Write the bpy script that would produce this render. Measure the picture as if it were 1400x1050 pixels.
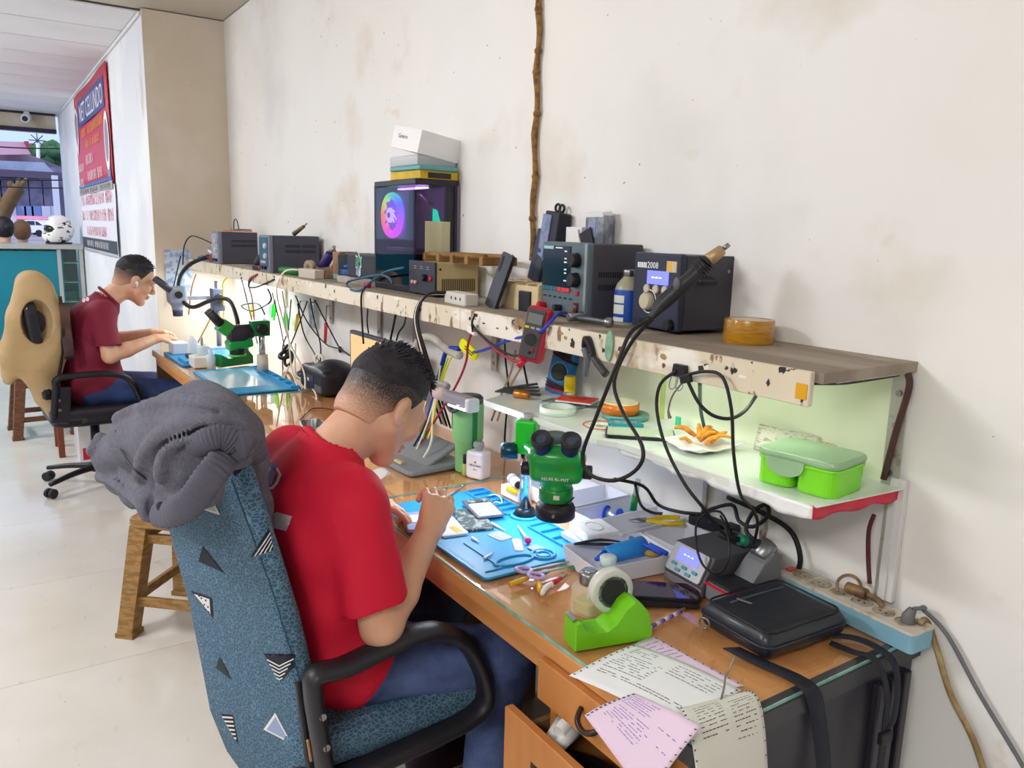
import bpy, bmesh, math, random
import numpy as np
from mathutils import Vector, Matrix
from mathutils.bvhtree import BVHTree
random.seed(7); rng = np.random.RandomState(3)
PI = math.pi
S = bpy.context.scene
for o in list(bpy.data.objects): bpy.data.objects.remove(o)

# ------------------------------------------------------------------ camera
CX, CY, CH = 0.0, -1.389, 1.46
FOC = 1078.0
Vx = Vector((0.55521371, 0.16920799, -0.81431345))      # world X axis seen from the lens (right, down, forward)
Vy = Vector((0.83132188, -0.08308492, 0.54954598))
Vz = Vector((0.0253304, -0.98207205, -0.18679619))
M = Matrix((Vx, Vy, Vz))                                 # lens frame -> world
camd = bpy.data.cameras.new('camera'); cam = bpy.data.objects.new('camera', camd)
S.collection.objects.link(cam); S.camera = cam
camd.sensor_width = 36.0; camd.lens = FOC/1400*36.0; camd.clip_start = 0.02; camd.clip_end = 300
R3 = Matrix((M.col[0], -M.col[1], -M.col[2])).transposed()
cam.matrix_world = Matrix.Translation((CX, CY, CH)) @ R3.to_4x4()

# ------------------------------------------------------------------ world, sun, lights, exposure
S.view_settings.view_transform = 'Standard'; S.view_settings.look = 'None'
S.view_settings.gamma = 1.0; S.view_settings.use_curve_mapping = False
S.view_settings.exposure = 0.42
w = bpy.data.worlds.new('world'); S.world = w; w.use_nodes = True
bg = w.node_tree.nodes['Background']; bg.inputs[0].default_value = (0.50, 0.66, 1.0, 1); bg.inputs[1].default_value = 0.95

def light(name, kind, loc, energy, color=(1, 1, 1), size=1.0, size_y=None, aim=None, spread=None):
    l = bpy.data.lights.new(name, kind); l.energy = energy; l.color = color
    if kind == 'AREA':
        l.shape = 'RECTANGLE' if size_y else 'SQUARE'; l.size = size
        if size_y: l.size_y = size_y
        if spread: l.spread = spread
    elif kind == 'SUN': l.angle = 0.02
    else: l.shadow_soft_size = size
    o = bpy.data.objects.new(name, l); S.collection.objects.link(o); o.location = loc
    if aim is not None:
        o.rotation_euler = (Vector(aim)-Vector(loc)).to_track_quat('-Z', 'Y').to_euler()
    return o
light('sun', 'SUN', (-14, -6, 12), 2.6, (1.0, 0.95, 0.9), aim=(-17, 1, 0))
light('ceiling_tube_light', 'AREA', (-2.6, -2.9, 2.62), 34, (0.98, 0.98, 1.0), 1.2, 0.25, aim=(-2.1, -1.5, 0))
light('ceiling_tube_light', 'AREA', (-6.0, -2.9, 2.62), 34, (0.96, 0.97, 1.0), 1.2, 0.25, aim=(-6.0, -2.0, 0))
light('ceiling_tube_light', 'AREA', (0.6, -3.0, 2.62), 30, (1.0, 0.97, 0.93), 1.2, 0.25, aim=(-0.2, -1.5, 0.4))
light('ceiling_tube_light', 'AREA', (-8.8, -2.4, 2.62), 30, (0.95, 0.97, 1.0), 1.2, 0.25, aim=(-9, -1.6, 0))
light('ceiling_fill_light', 'POINT', (-6.6, -2.7, 2.3), 16, (.97, .98, 1.0), .12)  # unseen fill lamp added to brighten the ceiling, not a real bulb
light('ceiling_fill_light', 'POINT', (-2.4, -3.4, 2.3), 16, (1.0, .98, .96), .12)  # second added fill below the ceiling, out of view
light('under_shelf_tube_light', 'AREA', (-4.75, -0.17, 1.18), 6, (0.93, 1.0, 0.96), 0.9, 0.04, aim=(-4.75, -0.2, 0))
light('under_shelf_tube_light', 'AREA', (-1.13, -0.17, 1.19), 0.35, (0.90, 1.0, 0.86), 0.55, 0.03, aim=(-1.13, -0.12, 0))
light('desk_lamp_light', 'AREA', (-1.74, -0.36, 1.005), 1.0, (0.83, 0.88, 1.0), 0.10, 0.02, aim=(-1.56, -0.42, 0.75))
light('ring_lamp_light', 'AREA', (-1.47, -0.31, 0.885), 0.35, (0.84, 0.9, 1.0), 0.07, aim=(-1.47, -0.33, 0))

# ------------------------------------------------------------------ pixel -> point on a known plane (used only to read off real positions)
def _ray(px, py): return M @ Vector((px-700.0, py-525.0, FOC))
def PZ(px, py, z):
    d = _ray(px, py); return Vector((CX, CY, CH)) + d*((z-CH)/d.z)
def PY(px, py, y):
    d = _ray(px, py); return Vector((CX, CY, CH)) + d*((y-CY)/d.y)
def PX(px, py, x):
    d = _ray(px, py); return Vector((CX, CY, CH)) + d*((x-CX)/d.x)

# ------------------------------------------------------------------ materials
def C(h):
    h = h.lstrip('#'); v = [int(h[i:i+2], 16)/255 for i in (0, 2, 4)]
    return tuple(((c/12.92) if c <= 0.04045 else ((c+0.055)/1.055)**2.4) for c in v)+(1,)
def mat(name, col, rough=0.5, metal=0.0, col2=None, nscale=8, nlo=0.4, nhi=0.6, bump=0, bscale=60, emit=0, ecol=None, trans=0, alpha=1, coat=0, stretch=None, spec=None, ior=1.45):
    m = bpy.data.materials.new(name); m.use_nodes = True
    nt = m.node_tree; b = nt.nodes['Principled BSDF']
    c = C(col) if isinstance(col, str) else col
    b.inputs['Base Color'].default_value = c
    b.inputs['Roughness'].default_value = rough; b.inputs['Metallic'].default_value = metal
    b.inputs['IOR'].default_value = ior
    if coat: b.inputs['Coat Weight'].default_value = coat; b.inputs['Coat Roughness'].default_value = 0.08
    if spec is not None: b.inputs['Specular IOR Level'].default_value = spec
    if trans: b.inputs['Transmission Weight'].default_value = trans
    if alpha < 1: b.inputs['Alpha'].default_value = alpha
    if emit:
        b.inputs['Emission Strength'].default_value = emit
        b.inputs['Emission Color'].default_value = C(ecol) if ecol else c
    if col2 or bump:
        tc = nt.nodes.new('ShaderNodeTexCoord'); mp = nt.nodes.new('ShaderNodeMapping')
        nt.links.new(tc.outputs['Object'], mp.inputs[0])
        if stretch: mp.inputs['Scale'].default_value = stretch
    if col2:
        n = nt.nodes.new('ShaderNodeTexNoise'); n.inputs['Scale'].default_value = nscale; n.inputs['Detail'].default_value = 5
        r = nt.nodes.new('ShaderNodeValToRGB'); r.color_ramp.elements[0].position = nlo; r.color_ramp.elements[1].position = nhi
        r.color_ramp.elements[0].color = c; r.color_ramp.elements[1].color = C(col2)
        nt.links.new(mp.outputs[0], n.inputs['Vector']); nt.links.new(n.outputs['Fac'], r.inputs[0]); nt.links.new(r.outputs[0], b.inputs['Base Color'])
    if bump:
        n2 = nt.nodes.new('ShaderNodeTexNoise'); n2.inputs['Scale'].default_value = bscale; n2.inputs['Detail'].default_value = 4
        bp = nt.nodes.new('ShaderNodeBump'); bp.inputs['Strength'].default_value = bump; bp.inputs['Distance'].default_value = 0.005
        nt.links.new(mp.outputs[0], n2.inputs['Vector']); nt.links.new(n2.outputs['Fac'], bp.inputs['Height']); nt.links.new(bp.outputs[0], b.inputs['Normal'])
    return m
def layer(m, col, nscale, lo, hi, stretch=None, kind='noise', detail=6, seed=0.0):
    """mixes one more noise-driven patch colour over a material's base colour"""
    nt = m.node_tree; b = nt.nodes['Principled BSDF']
    inp = b.inputs['Base Color']; mix = nt.nodes.new('ShaderNodeMix'); mix.data_type = 'RGBA'
    if inp.is_linked: nt.links.new(inp.links[0].from_socket, mix.inputs['A'])
    else: mix.inputs['A'].default_value = inp.default_value
    mix.inputs['B'].default_value = C(col)
    tc = nt.nodes.new('ShaderNodeTexCoord'); mp = nt.nodes.new('ShaderNodeMapping'); nt.links.new(tc.outputs['Object'], mp.inputs[0])
    if stretch: mp.inputs['Scale'].default_value = stretch
    mp.inputs['Location'].default_value = (seed, seed*1.7, seed*.6)
    if kind == 'noise':
        n = nt.nodes.new('ShaderNodeTexNoise'); n.inputs['Detail'].default_value = detail; out = n.outputs['Fac']
    else:
        n = nt.nodes.new('ShaderNodeTexVoronoi'); n.feature = 'DISTANCE_TO_EDGE' if kind == 'crack' else 'F1'; out = n.outputs['Distance']
    n.inputs['Scale'].default_value = nscale
    nt.links.new(mp.outputs[0], n.inputs['Vector'])
    r = nt.nodes.new('ShaderNodeMapRange'); r.inputs['From Min'].default_value = lo; r.inputs['From Max'].default_value = hi
    nt.links.new(out, r.inputs['Value']); nt.links.new(r.outputs[0], mix.inputs['Factor']); nt.links.new(mix.outputs['Result'], inp)
    return m

# ------------------------------------------------------------------ mesh helpers
COL = S.collection
def obj(name, me, m=None, parent=None, smooth=None, loc=None, rot=None):
    """links a mesh (or MB) as one object"""
    if isinstance(me, MB): me = me.mesh(name)
    o = bpy.data.objects.new(name, me); COL.objects.link(o)
    if m is not None:
        me.materials.clear()
        for mm in (m if isinstance(m, (list, tuple)) else [m]): me.materials.append(mm)
    if parent is not None: o.parent = parent
    if loc is not None: o.location = loc
    if rot is not None: o.rotation_euler = rot
    return o
def thing(name, label, cat, loc=(0, 0, 0), rz=0.0, group=None, rot=None):
    o = bpy.data.objects.new(name, None); COL.objects.link(o); o.location = loc; o.empty_display_size = 0.05
    o.rotation_euler = rot if rot is not None else (0, 0, rz)
    return tag(o, label, cat, group)
def tag(o, label, cat, group=None):
    o['label'] = label; o['category'] = cat
    if group: o['group'] = group
    return o
def struct(o): o['kind'] = 'structure'; return o
def TR(loc=(0, 0, 0), rot=(0, 0, 0), sc=(1, 1, 1)):
    from mathutils import Euler
    return Matrix.LocRotScale(Vector(loc), Euler(rot), Vector(sc))
def axis_mat(a, b):
    """matrix taking +Z to direction a->b, origin a"""
    a = Vector(a); b = Vector(b); d = b-a
    q = d.to_track_quat('Z', 'Y') if d.length > 1e-9 else Vector((0, 0, 1)).to_track_quat('Z', 'Y')
    return Matrix.Translation(a) @ q.to_matrix().to_4x4(), d.length
class MB:
    def __init__(s): s.v = []; s.f = []; s.mi = []; s.sm = []; s.T = Matrix.Identity(4)
    def add(s, vs, fs, T=None, mi=0, sm=False):
        n = len(s.v); T = s.T @ T if T is not None else s.T
        s.v += [tuple(T @ Vector(p)) for p in vs]
        s.f += [tuple(i+n for i in f) for f in fs]; s.mi += [mi]*len(fs); s.sm += [sm]*len(fs)
        return s
    def bm(s, b, T=None, mi=0, sm=False):
        b.verts.index_update()
        vs = [v.co.copy() for v in b.verts]; fs = [[v.index for v in f.verts] for f in b.faces]; b.free()
        return s.add(vs, fs, T, mi, sm)
    def box(s, c, d, rot=(0, 0, 0), r=0.0, seg=2, mi=0, T=None):
        """box centred at c with size d, edges rounded by r"""
        b = bmesh.new(); bmesh.ops.create_cube(b, size=1.0)
        for v in b.verts: v.co = Vector((v.co.x*d[0], v.co.y*d[1], v.co.z*d[2]))
        if r > 0:
            r = min(r, min(d)*0.49)
            bmesh.ops.bevel(b, geom=list(b.edges), offset=r, segments=seg, profile=0.5, affect='EDGES')
        m = TR(c, rot); return s.bm(b, T @ m if T is not None else m, mi, False)
    def vbox(s, c, d, rv, seg=5, rot=(0, 0, 0), mi=0, re=0.0, T=None):
        """slab whose four vertical edges are rounded by rv (and rims by re); c = centre of the base"""
        w2, d2 = d[0]/2, d[1]/2; rv = min(rv, w2*.99, d2*.99); pts = []
        for cx, cy, a0 in ((w2-rv, d2-rv, 0), (-w2+rv, d2-rv, 90), (-w2+rv, -d2+rv, 180), (w2-rv, -d2+rv, 270)):
            for k in range(seg+1):
                a = math.radians(a0+90*k/seg); pts.append((cx+rv*math.cos(a), cy+rv*math.sin(a)))
        return s.prism(pts, 0, d[2], TR(c, rot) if T is None else T @ TR(c, rot), mi, re)
    def prism(s, pts, z0, z1, T=None, mi=0, re=0.0, sm=False):
        n = len(pts)
        if re > 0:
            cx = sum(p[0] for p in pts)/n; cy = sum(p[1] for p in pts)/n
            def ins(p, e):
                v = Vector((p[0]-cx, p[1]-cy)); L = v.length
                return (p[0]-v.x/L*e, p[1]-v.y/L*e) if L > e else p
            rings = [([ins(p, re) for p in pts], z0), ([ins(p, re*.3) for p in pts], z0+re*.3), (pts, z0+re), (pts, z1-re), ([ins(p, re*.3) for p in pts], z1-re*.3), ([ins(p, re) for p in pts], z1)]
        else: rings = [(pts, z0), (pts, z1)]
        vs = [(p[0], p[1], z) for r, z in rings for p in r]; fs = [tuple(reversed(range(n)))]
        for k in range(len(rings)-1):
            for i in range(n): j = (i+1) % n; fs.append((k*n+i, k*n+j, (k+1)*n+j, (k+1)*n+i))
        fs.append(tuple(range((len(rings)-1)*n, len(rings)*n)))
        return s.add(vs, fs, T, mi, sm)
    def lathe(s, prof, seg=20, T=None, mi=0, sm=True, arc=2*PI):
        """profile [(r, z)...] turned about Z"""
        vs = []; fs = []; n = seg; full = arc > 6.28
        m = n if full else n+1
        for r, z in prof:
            for i in range(m): a = arc*i/n; vs.append((r*math.cos(a), r*math.sin(a), z))
        for k in range(len(prof)-1):
            for i in range(n): j = (i+1) % m; fs.append((k*m+i, k*m+j, (k+1)*m+j, (k+1)*m+i))
        if full:
            if prof[0][0] > 1e-6: fs.append(tuple(reversed(range(m))))
            if prof[-1][0] > 1e-6: fs.append(tuple(range((len(prof)-1)*m, len(prof)*m)))
        return s.add(vs, fs, T, mi, sm)
    def cyl(s, a, b, r, r2=None, seg=16, mi=0, sm=True, bev=0.0):
        T, L = axis_mat(a, b); r2 = r if r2 is None else r2
        pf = [(r-bev, 0), (r, bev), (r2, L-bev), (r2-bev, L)] if bev else [(r, 0), (r2, L)]
        vs = []; fs = []
        for q, z in pf:
            for i in range(seg): t = 2*PI*i/seg; vs.append((q*math.cos(t), q*math.sin(t), z))
        K = len(pf)
        s.add(vs, [(k*seg+i, k*seg+(i+1) % seg, (k+1)*seg+(i+1) % seg, (k+1)*seg+i) for k in range(K-1) for i in range(seg)], T, mi, sm)
        n = len(s.v)-len(vs)
        s.f += [tuple(n+i for i in reversed(range(seg))), tuple(n+(K-1)*seg+i for i in range(seg))]; s.mi += [mi]*2; s.sm += [False]*2
        return s
    def ball(s, c, r, seg=14, rings=9, mi=0, rot=(0, 0, 0)):
        r = (r, r, r) if isinstance(r, (int, float)) else r
        b = bmesh.new(); bmesh.ops.create_uvsphere(b, u_segments=seg, v_segments=rings, radius=1.0)
        return s.bm(b, TR(c, rot, r), mi, True)
    def torus(s, c, R, r, rot=(0, 0, 0), seg=28, k=8, mi=0, sc=(1, 1, 1)):
        vs = []; fs = []
        for i in range(seg):
            a = 2*PI*i/seg
            for j in range(k):
                t = 2*PI*j/k; q = R+r*math.cos(t); vs.append((q*math.cos(a), q*math.sin(a), r*math.sin(t)))
        for i in range(seg):
            for j in range(k): fs.append((i*k+j, ((i+1) % seg)*k+j, ((i+1) % seg)*k+(j+1) % k, i*k+(j+1) % k))
        return s.add(vs, fs, TR(c, rot, sc), mi, True)
    def tube(s, pts, r, k=7, mi=0, spline=True, sub=5, flat=1.0, closed=False, up=None):
        """round (or flattened) tube along points; r a number or a list"""
        P = [Vector(p) for p in pts]; n0 = len(P)
        rs = list(r) if isinstance(r, (list, tuple)) else [r]*n0
        if spline and n0 > 2:
            Q = []; q = []
            for i in range(n0-1):
                p0 = P[max(i-1, 0)]; p1 = P[i]; p2 = P[i+1]; p3 = P[min(i+2, n0-1)]
                for t in range(sub):
                    u = t/sub
                    Q.append(0.5*((2*p1)+(p2-p0)*u+(2*p0-5*p1+4*p2-p3)*u*u+(3*p1-p0-3*p2+p3)*u**3)); q.append(rs[i]*(1-u)+rs[i+1]*u)
            Q.append(P[-1]); q.append(rs[-1]); P = Q; rs = q
        vs = []; fs = []; n = len(P)
        t = (P[1]-P[0]).normalized(); u = Vector(up) if up else (Vector((0, 0, 1)) if abs(t.z) < .9 else Vector((1, 0, 0)))
        u = (u-t*u.dot(t)).normalized()
        for i in range(n):
            t = (P[min(i+1, n-1)]-P[max(i-1, 0)])
            if t.length < 1e-9: t = Vector((0, 0, 1))
            t.normalize(); uu = u-t*u.dot(t)
            if uu.length > 1e-6: u = uu.normalized()
            v = t.cross(u)
            for j in range(k):
                a = 2*PI*j/k; vs.append(tuple(P[i]+u*(math.cos(a)*rs[i]*flat)+v*(math.sin(a)*rs[i])))
        for i in range(n-1):
            for j in range(k): fs.append((i*k+j, (i+1)*k+j, (i+1)*k+(j+1) % k, i*k+(j+1) % k))
        fs.append(tuple(range(k))); fs.append(tuple(reversed(range((n-1)*k, n*k))))
        return s.add(vs, fs, None, mi, True)
    def sheet(s, fn, nu, nv, th=0.0, mi=0, sm=True, T=None):
        """grid surface fn(u, v) in 0..1 with thickness th along its normal"""
        P = [[Vector(fn(i/nu, j/nv)) for j in range(nv+1)] for i in range(nu+1)]
        def nrm(i, j):
            a = P[min(i+1, nu)][j]-P[max(i-1, 0)][j]; b = P[i][min(j+1, nv)]-P[i][max(j-1, 0)]
            c = a.cross(b); return c.normalized() if c.length > 1e-12 else Vector((0, 0, 1))
        W = nv+1; vs = [tuple(P[i][j]) for i in range(nu+1) for j in range(W)]
        fs = [(i*W+j, (i+1)*W+j, (i+1)*W+j+1, i*W+j+1) for i in range(nu) for j in range(nv)]
        if th:
            n = len(vs); vs += [tuple(P[i][j]-nrm(i, j)*th) for i in range(nu+1) for j in range(W)]
            fs += [(n+i*W+j+1, n+(i+1)*W+j+1, n+(i+1)*W+j, n+i*W+j) for i in range(nu) for j in range(nv)]
            for i in range(nu): a = i*W; b = (i+1)*W; fs.append((a, n+a, n+b, b)); a += nv; b += nv; fs.append((b, n+b, n+a, a))
            for j in range(nv): a = j; fs.append((a+1, n+a+1, n+a, a)); a += nu*W; fs.append((a, n+a, n+a+1, a+1))
        return s.add(vs, fs, T, mi, sm)
    def mesh(s, name='m'):
        me = bpy.data.meshes.new(name); me.from_pydata(s.v, [], s.f)
        me.polygons.foreach_set('material_index', s.mi); me.polygons.foreach_set('use_smooth', s.sm); me.update()
        return me
def part(name, mb, m, parent, **k): return obj(name, mb, m, parent, **k)
def single(name, mb, m, label, cat, loc=(0, 0, 0), rz=0, group=None, rot=None):
    o = obj(name, mb, m); o.location = loc; o.rotation_euler = rot if rot is not None else (0, 0, rz); return tag(o, label, cat, group)
def text_mb(txt, size, depth=0.0004, align='CENTER', sp=1.0):
    cu = bpy.data.curves.new('t', 'FONT'); cu.body = txt; cu.size = size; cu.extrude = depth/2; cu.resolution_u = 2
    cu.align_x = align; cu.align_y = 'CENTER'; cu.space_character = sp
    o = bpy.data.objects.new('t', cu); COL.objects.link(o)
    me = bpy.data.meshes.new_from_object(o.evaluated_get(bpy.context.evaluated_depsgraph_get()))
    b = MB(); b.add([v.co.copy() for v in me.vertices], [tuple(p.vertices) for p in me.polygons])
    bpy.data.objects.remove(o); bpy.data.curves.remove(cu); bpy.data.meshes.remove(me)
    return b
def text_part(name, txt, size, m, parent, T, sp=1.0, align='CENTER', depth=0.0004):
    b = text_mb(txt, size, depth, align, sp); o = MB(); o.add(b.v, b.f, T); return obj(name, o, m, parent)
# orientation helpers for lettering: faces -Y (towards the room), +X (towards the camera end), +Z
FRONT = Matrix.Rotation(PI/2, 4, 'X')
RIGHT = Matrix.Rotation(PI/2, 4, 'Z') @ Matrix.Rotation(PI/2, 4, 'X')
def At(x, y, z, R=None): return Matrix.Translation((x, y, z)) @ (R if R is not None else Matrix.Identity(4))
def copy_tree(o, parent=None):
    c = o.copy(); COL.objects.link(c); c.parent = parent
    for ch in [x for x in bpy.data.objects if x.parent is o]: copy_tree(ch, c)
    return c

# ------------------------------------------------------------------ implicit surfaces for soft bodies
def vnoise(P, sc, seed=0, n=5):
    r = np.random.RandomState(seed); out = 0
    x, y, z = P[0]*sc, P[1]*sc, P[2]*sc
    for i in range(n):
        d = r.normal(size=3); d /= np.linalg.norm(d); ph = r.uniform(0, 6.28); f = r.uniform(.6, 1.9)
        out = out + np.sin((d[0]*x+d[1]*y+d[2]*z)*f+ph+1.3*np.sin((d[1]*x+d[2]*y-d[0]*z)*f*.7+ph*2))
    return out/n
class Field:
    def __init__(s, lo, hi, h):
        s.lo = np.array(lo, float); s.h = h; s.n = np.ceil((np.array(hi)-s.lo)/h).astype(int)+1
        s.F = np.full(tuple(s.n), 0.05, np.float32)
    def sub(s, a, b, m):
        a = np.maximum(np.floor((np.array(a)-m-s.lo)/s.h).astype(int), 0); b = np.minimum(np.ceil((np.array(b)+m-s.lo)/s.h).astype(int)+1, s.n)
        if (b <= a).any(): return None
        sl = tuple(slice(a[i], b[i]) for i in range(3))
        g = [(s.lo[i]+np.arange(a[i], b[i])*s.h).astype(np.float32) for i in range(3)]
        return sl, (g[0][:, None, None], g[1][None, :, None], g[2][None, None, :])
    def smin(s, sl, d, k):
        f = s.F[sl]
        if k <= 0: s.F[sl] = np.minimum(f, d); return
        e = np.maximum(k-np.abs(f-d), 0)/k; s.F[sl] = np.minimum(f, d)-e*e*k*.25
    def cap(s, a, b, r1, r2=None, k=.02, cut=False):
        r2 = r1 if r2 is None else r2; a = np.array(a, float); b = np.array(b, float); R = max(r1, r2)
        q = s.sub(np.minimum(a, b), np.maximum(a, b), R+k+.02)
        if q is None: return s
        sl, (x, y, z) = q; ba = b-a; L = max((ba*ba).sum(), 1e-9)
        t = np.clip(((x-a[0])*ba[0]+(y-a[1])*ba[1]+(z-a[2])*ba[2])/L, 0, 1)
        d = np.sqrt((x-a[0]-t*ba[0])**2+(y-a[1]-t*ba[1])**2+(z-a[2]-t*ba[2])**2)-(r1+(r2-r1)*t)
        if cut: s.F[sl] = np.maximum(s.F[sl], -d)
        else: s.smin(sl, d, k)
        return s
    def chain(s, pts, rs, k=.015):
        for i in range(len(pts)-1): s.cap(pts[i], pts[i+1], rs[i], rs[i+1], k)
        return s
    def ell(s, c, r, k=.02, R=None, cut=False):
        c = np.array(c, float); r = np.array(r, float); m = r.max()
        q = s.sub(c-m, c+m, k+.02)
        if q is None: return s
        sl, (x, y, z) = q; x = x-c[0]; y = y-c[1]; z = z-c[2]
        if R is not None:
            A = np.array(R.to_3x3()).T; x, y, z = (A[i, 0]*x+A[i, 1]*y+A[i, 2]*z for i in range(3))
        k0 = np.sqrt((x/r[0])**2+(y/r[1])**2+(z/r[2])**2); k1 = np.sqrt((x/r[0]**2)**2+(y/r[1]**2)**2+(z/r[2]**2)**2)
        d = k0*(k0-1)/np.maximum(k1, 1e-6)
        if cut: s.F[sl] = np.maximum(s.F[sl], -d)
        else: s.smin(sl, d, k)
        return s
    def rbox(s, c, half, r, k=.02, R=None):
        c = np.array(c, float); hh = np.array(half, float); m = np.linalg.norm(hh)
        q = s.sub(c-m, c+m, k+.02); sl, (x, y, z) = q; x = x-c[0]; y = y-c[1]; z = z-c[2]
        if R is not None:
            A = np.array(R.to_3x3()).T; x, y, z = (A[i, 0]*x+A[i, 1]*y+A[i, 2]*z for i in range(3))
        qx = np.abs(x)-hh[0]+r; qy = np.abs(y)-hh[1]+r; qz = np.abs(z)-hh[2]+r
        d = np.sqrt(np.maximum(qx, 0)**2+np.maximum(qy, 0)**2+np.maximum(qz, 0)**2)+np.minimum(np.maximum(qx, np.maximum(qy, qz)), 0)-r
        s.smin(sl, d, k); return s
    def grid(s):
        g = [(s.lo[i]+np.arange(s.n[i])*s.h).astype(np.float32) for i in range(3)]
        return g[0][:, None, None], g[1][None, :, None], g[2][None, None, :]
    def plane(s, p, n):
        """removes everything on the side n points to"""
        x, y, z = s.grid(); n = np.array(n, float); n /= np.linalg.norm(n)
        s.F = np.maximum(s.F, ((x-p[0])*n[0]+(y-p[1])*n[1]+(z-p[2])*n[2]).astype(np.float32)); return s
    def disp(s, amp, sc, seed=0, mask=None, st=(1, 1, 1), n=5):
        x, y, z = s.grid(); d = vnoise((x*st[0], y*st[1], z*st[2]), sc, seed, n).astype(np.float32)*amp
        if mask is not None: d = d*mask(x, y, z)
        s.F = s.F+d; return s
    def mesh(s, name, origin=(0, 0, 0)):
        F = s.F; F[0] = F[-1] = .05; F[:, 0] = F[:, -1] = .05; F[:, :, 0] = F[:, :, -1] = .05
        B = F < 0; nx, ny, nz = F.shape
        cnt = np.zeros((nx-1, ny-1, nz-1), np.int8)
        for a in (0, 1):
            for b in (0, 1):
                for c in (0, 1): cnt += B[a:nx-1+a, b:ny-1+b, c:nz-1+c]
        act = (cnt > 0) & (cnt < 8); idx = np.full(act.shape, -1, np.int32); I = np.nonzero(act); N = len(I[0]); idx[I] = np.arange(N)
        val = {}
        for a in (0, 1):
            for b in (0, 1):
                for c in (0, 1): val[(a, b, c)] = F[I[0]+a, I[1]+b, I[2]+c]
        acc = np.zeros((N, 3)); num = np.zeros(N)
        for p in val:
            for ax in range(3):
                if p[ax] == 0:
                    q = list(p); q[ax] = 1; q = tuple(q); fa = val[p]; fb = val[q]; msk = (fa < 0) != (fb < 0)
                    t = np.where(msk, fa/np.where(msk, fa-fb, 1), 0)
                    for d in range(3): acc[:, d] += np.where(msk, p[d]+(t if d == ax else 0), 0)
                    num += msk
        V = s.lo+s.h*(np.stack(I, 1)+acc/num[:, None])-np.array(origin)
        Q = []
        for ax in range(3):
            sl0 = [slice(None)]*3; sl1 = [slice(None)]*3; sl0[ax] = slice(0, -1); sl1[ax] = slice(1, None)
            ch = B[tuple(sl0)] != B[tuple(sl1)]; E = np.nonzero(ch); ins = B[tuple(sl0)][E]
            u, v = [(1, 2), (2, 0), (0, 1)][ax]
            def cell(du, dv):
                J = list(E); J[u] = J[u]-du; J[v] = J[v]-dv; return idx[tuple(J)]
            q = np.stack([cell(1, 1), cell(0, 1), cell(0, 0), cell(1, 0)], 1); q[~ins] = q[~ins][:, ::-1]; Q.append(q)
        Q = np.concatenate(Q)
        me = bpy.data.meshes.new(name); me.vertices.add(N); me.vertices.foreach_set('co', V.astype(np.float32).ravel())
        me.loops.add(len(Q)*4); me.loops.foreach_set('vertex_index', Q.astype(np.int32).ravel())
        me.polygons.add(len(Q)); me.polygons.foreach_set('loop_start', np.arange(0, len(Q)*4, 4, dtype=np.int32))
        me.polygons.foreach_set('use_smooth', np.ones(len(Q), bool)); me.update(calc_edges=True); me.validate()
        return me
def bvh_of(o):
    me = o.data; return BVHTree.FromPolygons([v.co.copy() for v in me.vertices], [tuple(p.vertices) for p in me.polygons])
def decal(name, polys, m, parent, surf, T, dirn, off=0.0015, grid=0.006, bvh=None):
    """flat print laid on a curved surface: 2D polygons are diced, placed by T, then dropped along dirn onto surf"""
    b = bmesh.new()
    for poly in polys:
        vs = [b.verts.new((p[0], p[1], 0)) for p in poly]
        try: b.faces.new(vs)
        except ValueError: pass
    bmesh.ops.triangulate(b, faces=list(b.faces))
    for _ in range(6):
        e = [x for x in b.edges if x.calc_length() > grid]
        if not e: break
        bmesh.ops.subdivide_edges(b, edges=e, cuts=1); bmesh.ops.triangulate(b, faces=[f for f in b.faces if len(f.verts) > 3])
    bv = bvh or bvh_of(surf); d = Vector(dirn).normalized()
    bad = []
    for v in b.verts:
        p = T @ v.co; hit = bv.ray_cast(p-d*.3, d)
        if hit[0] is None: bad.append(v); continue
        v.co = hit[0]-d*off
    if bad: bmesh.ops.delete(b, geom=bad, context='VERTS')
    o = MB(); o.bm(b, sm=True); return obj(name, o, m, parent)
def polys_of_text(txt, size, sp=1.0):
    b = text_mb(txt, size, 0.0, 'CENTER', sp); return [[(b.v[i][0], b.v[i][1]) for i in f] for f in b.f]

def thin_glass(name, tint='#eef7f2', refl=1.0, body=0.0):
    m = bpy.data.materials.new(name); m.use_nodes = True; nt = m.node_tree; nt.nodes.clear()
    out = nt.nodes.new('ShaderNodeOutputMaterial'); mx = nt.nodes.new('ShaderNodeMixShader'); tr = nt.nodes.new('ShaderNodeBsdfTransparent'); gl = nt.nodes.new('ShaderNodeBsdfGlossy')
    lw = nt.nodes.new('ShaderNodeLayerWeight'); fr = nt.nodes.new('ShaderNodeMath'); fr.operation = 'POWER'; fr.inputs[1].default_value = 4.0; lw.inputs[0].default_value = .5; nt.links.new(lw.outputs['Facing'], fr.inputs[0]); tr.inputs[0].default_value = C(tint); gl.inputs['Roughness'].default_value = 0.03
    ma = nt.nodes.new('ShaderNodeMath'); ma.operation = 'MULTIPLY_ADD'; ma.inputs[1].default_value = refl; ma.inputs[2].default_value = body+.035
    nt.links.new(fr.outputs[0], ma.inputs[0]); nt.links.new(ma.outputs[0], mx.inputs[0]); nt.links.new(tr.outputs[0], mx.inputs[1]); nt.links.new(gl.outputs[0], mx.inputs[2]); nt.links.new(mx.outputs[0], out.inputs[0])
    return m
GLASS = thin_glass('clear_glass'); DARKGLASS = thin_glass('smoked_glass', '#8d8798')
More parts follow.
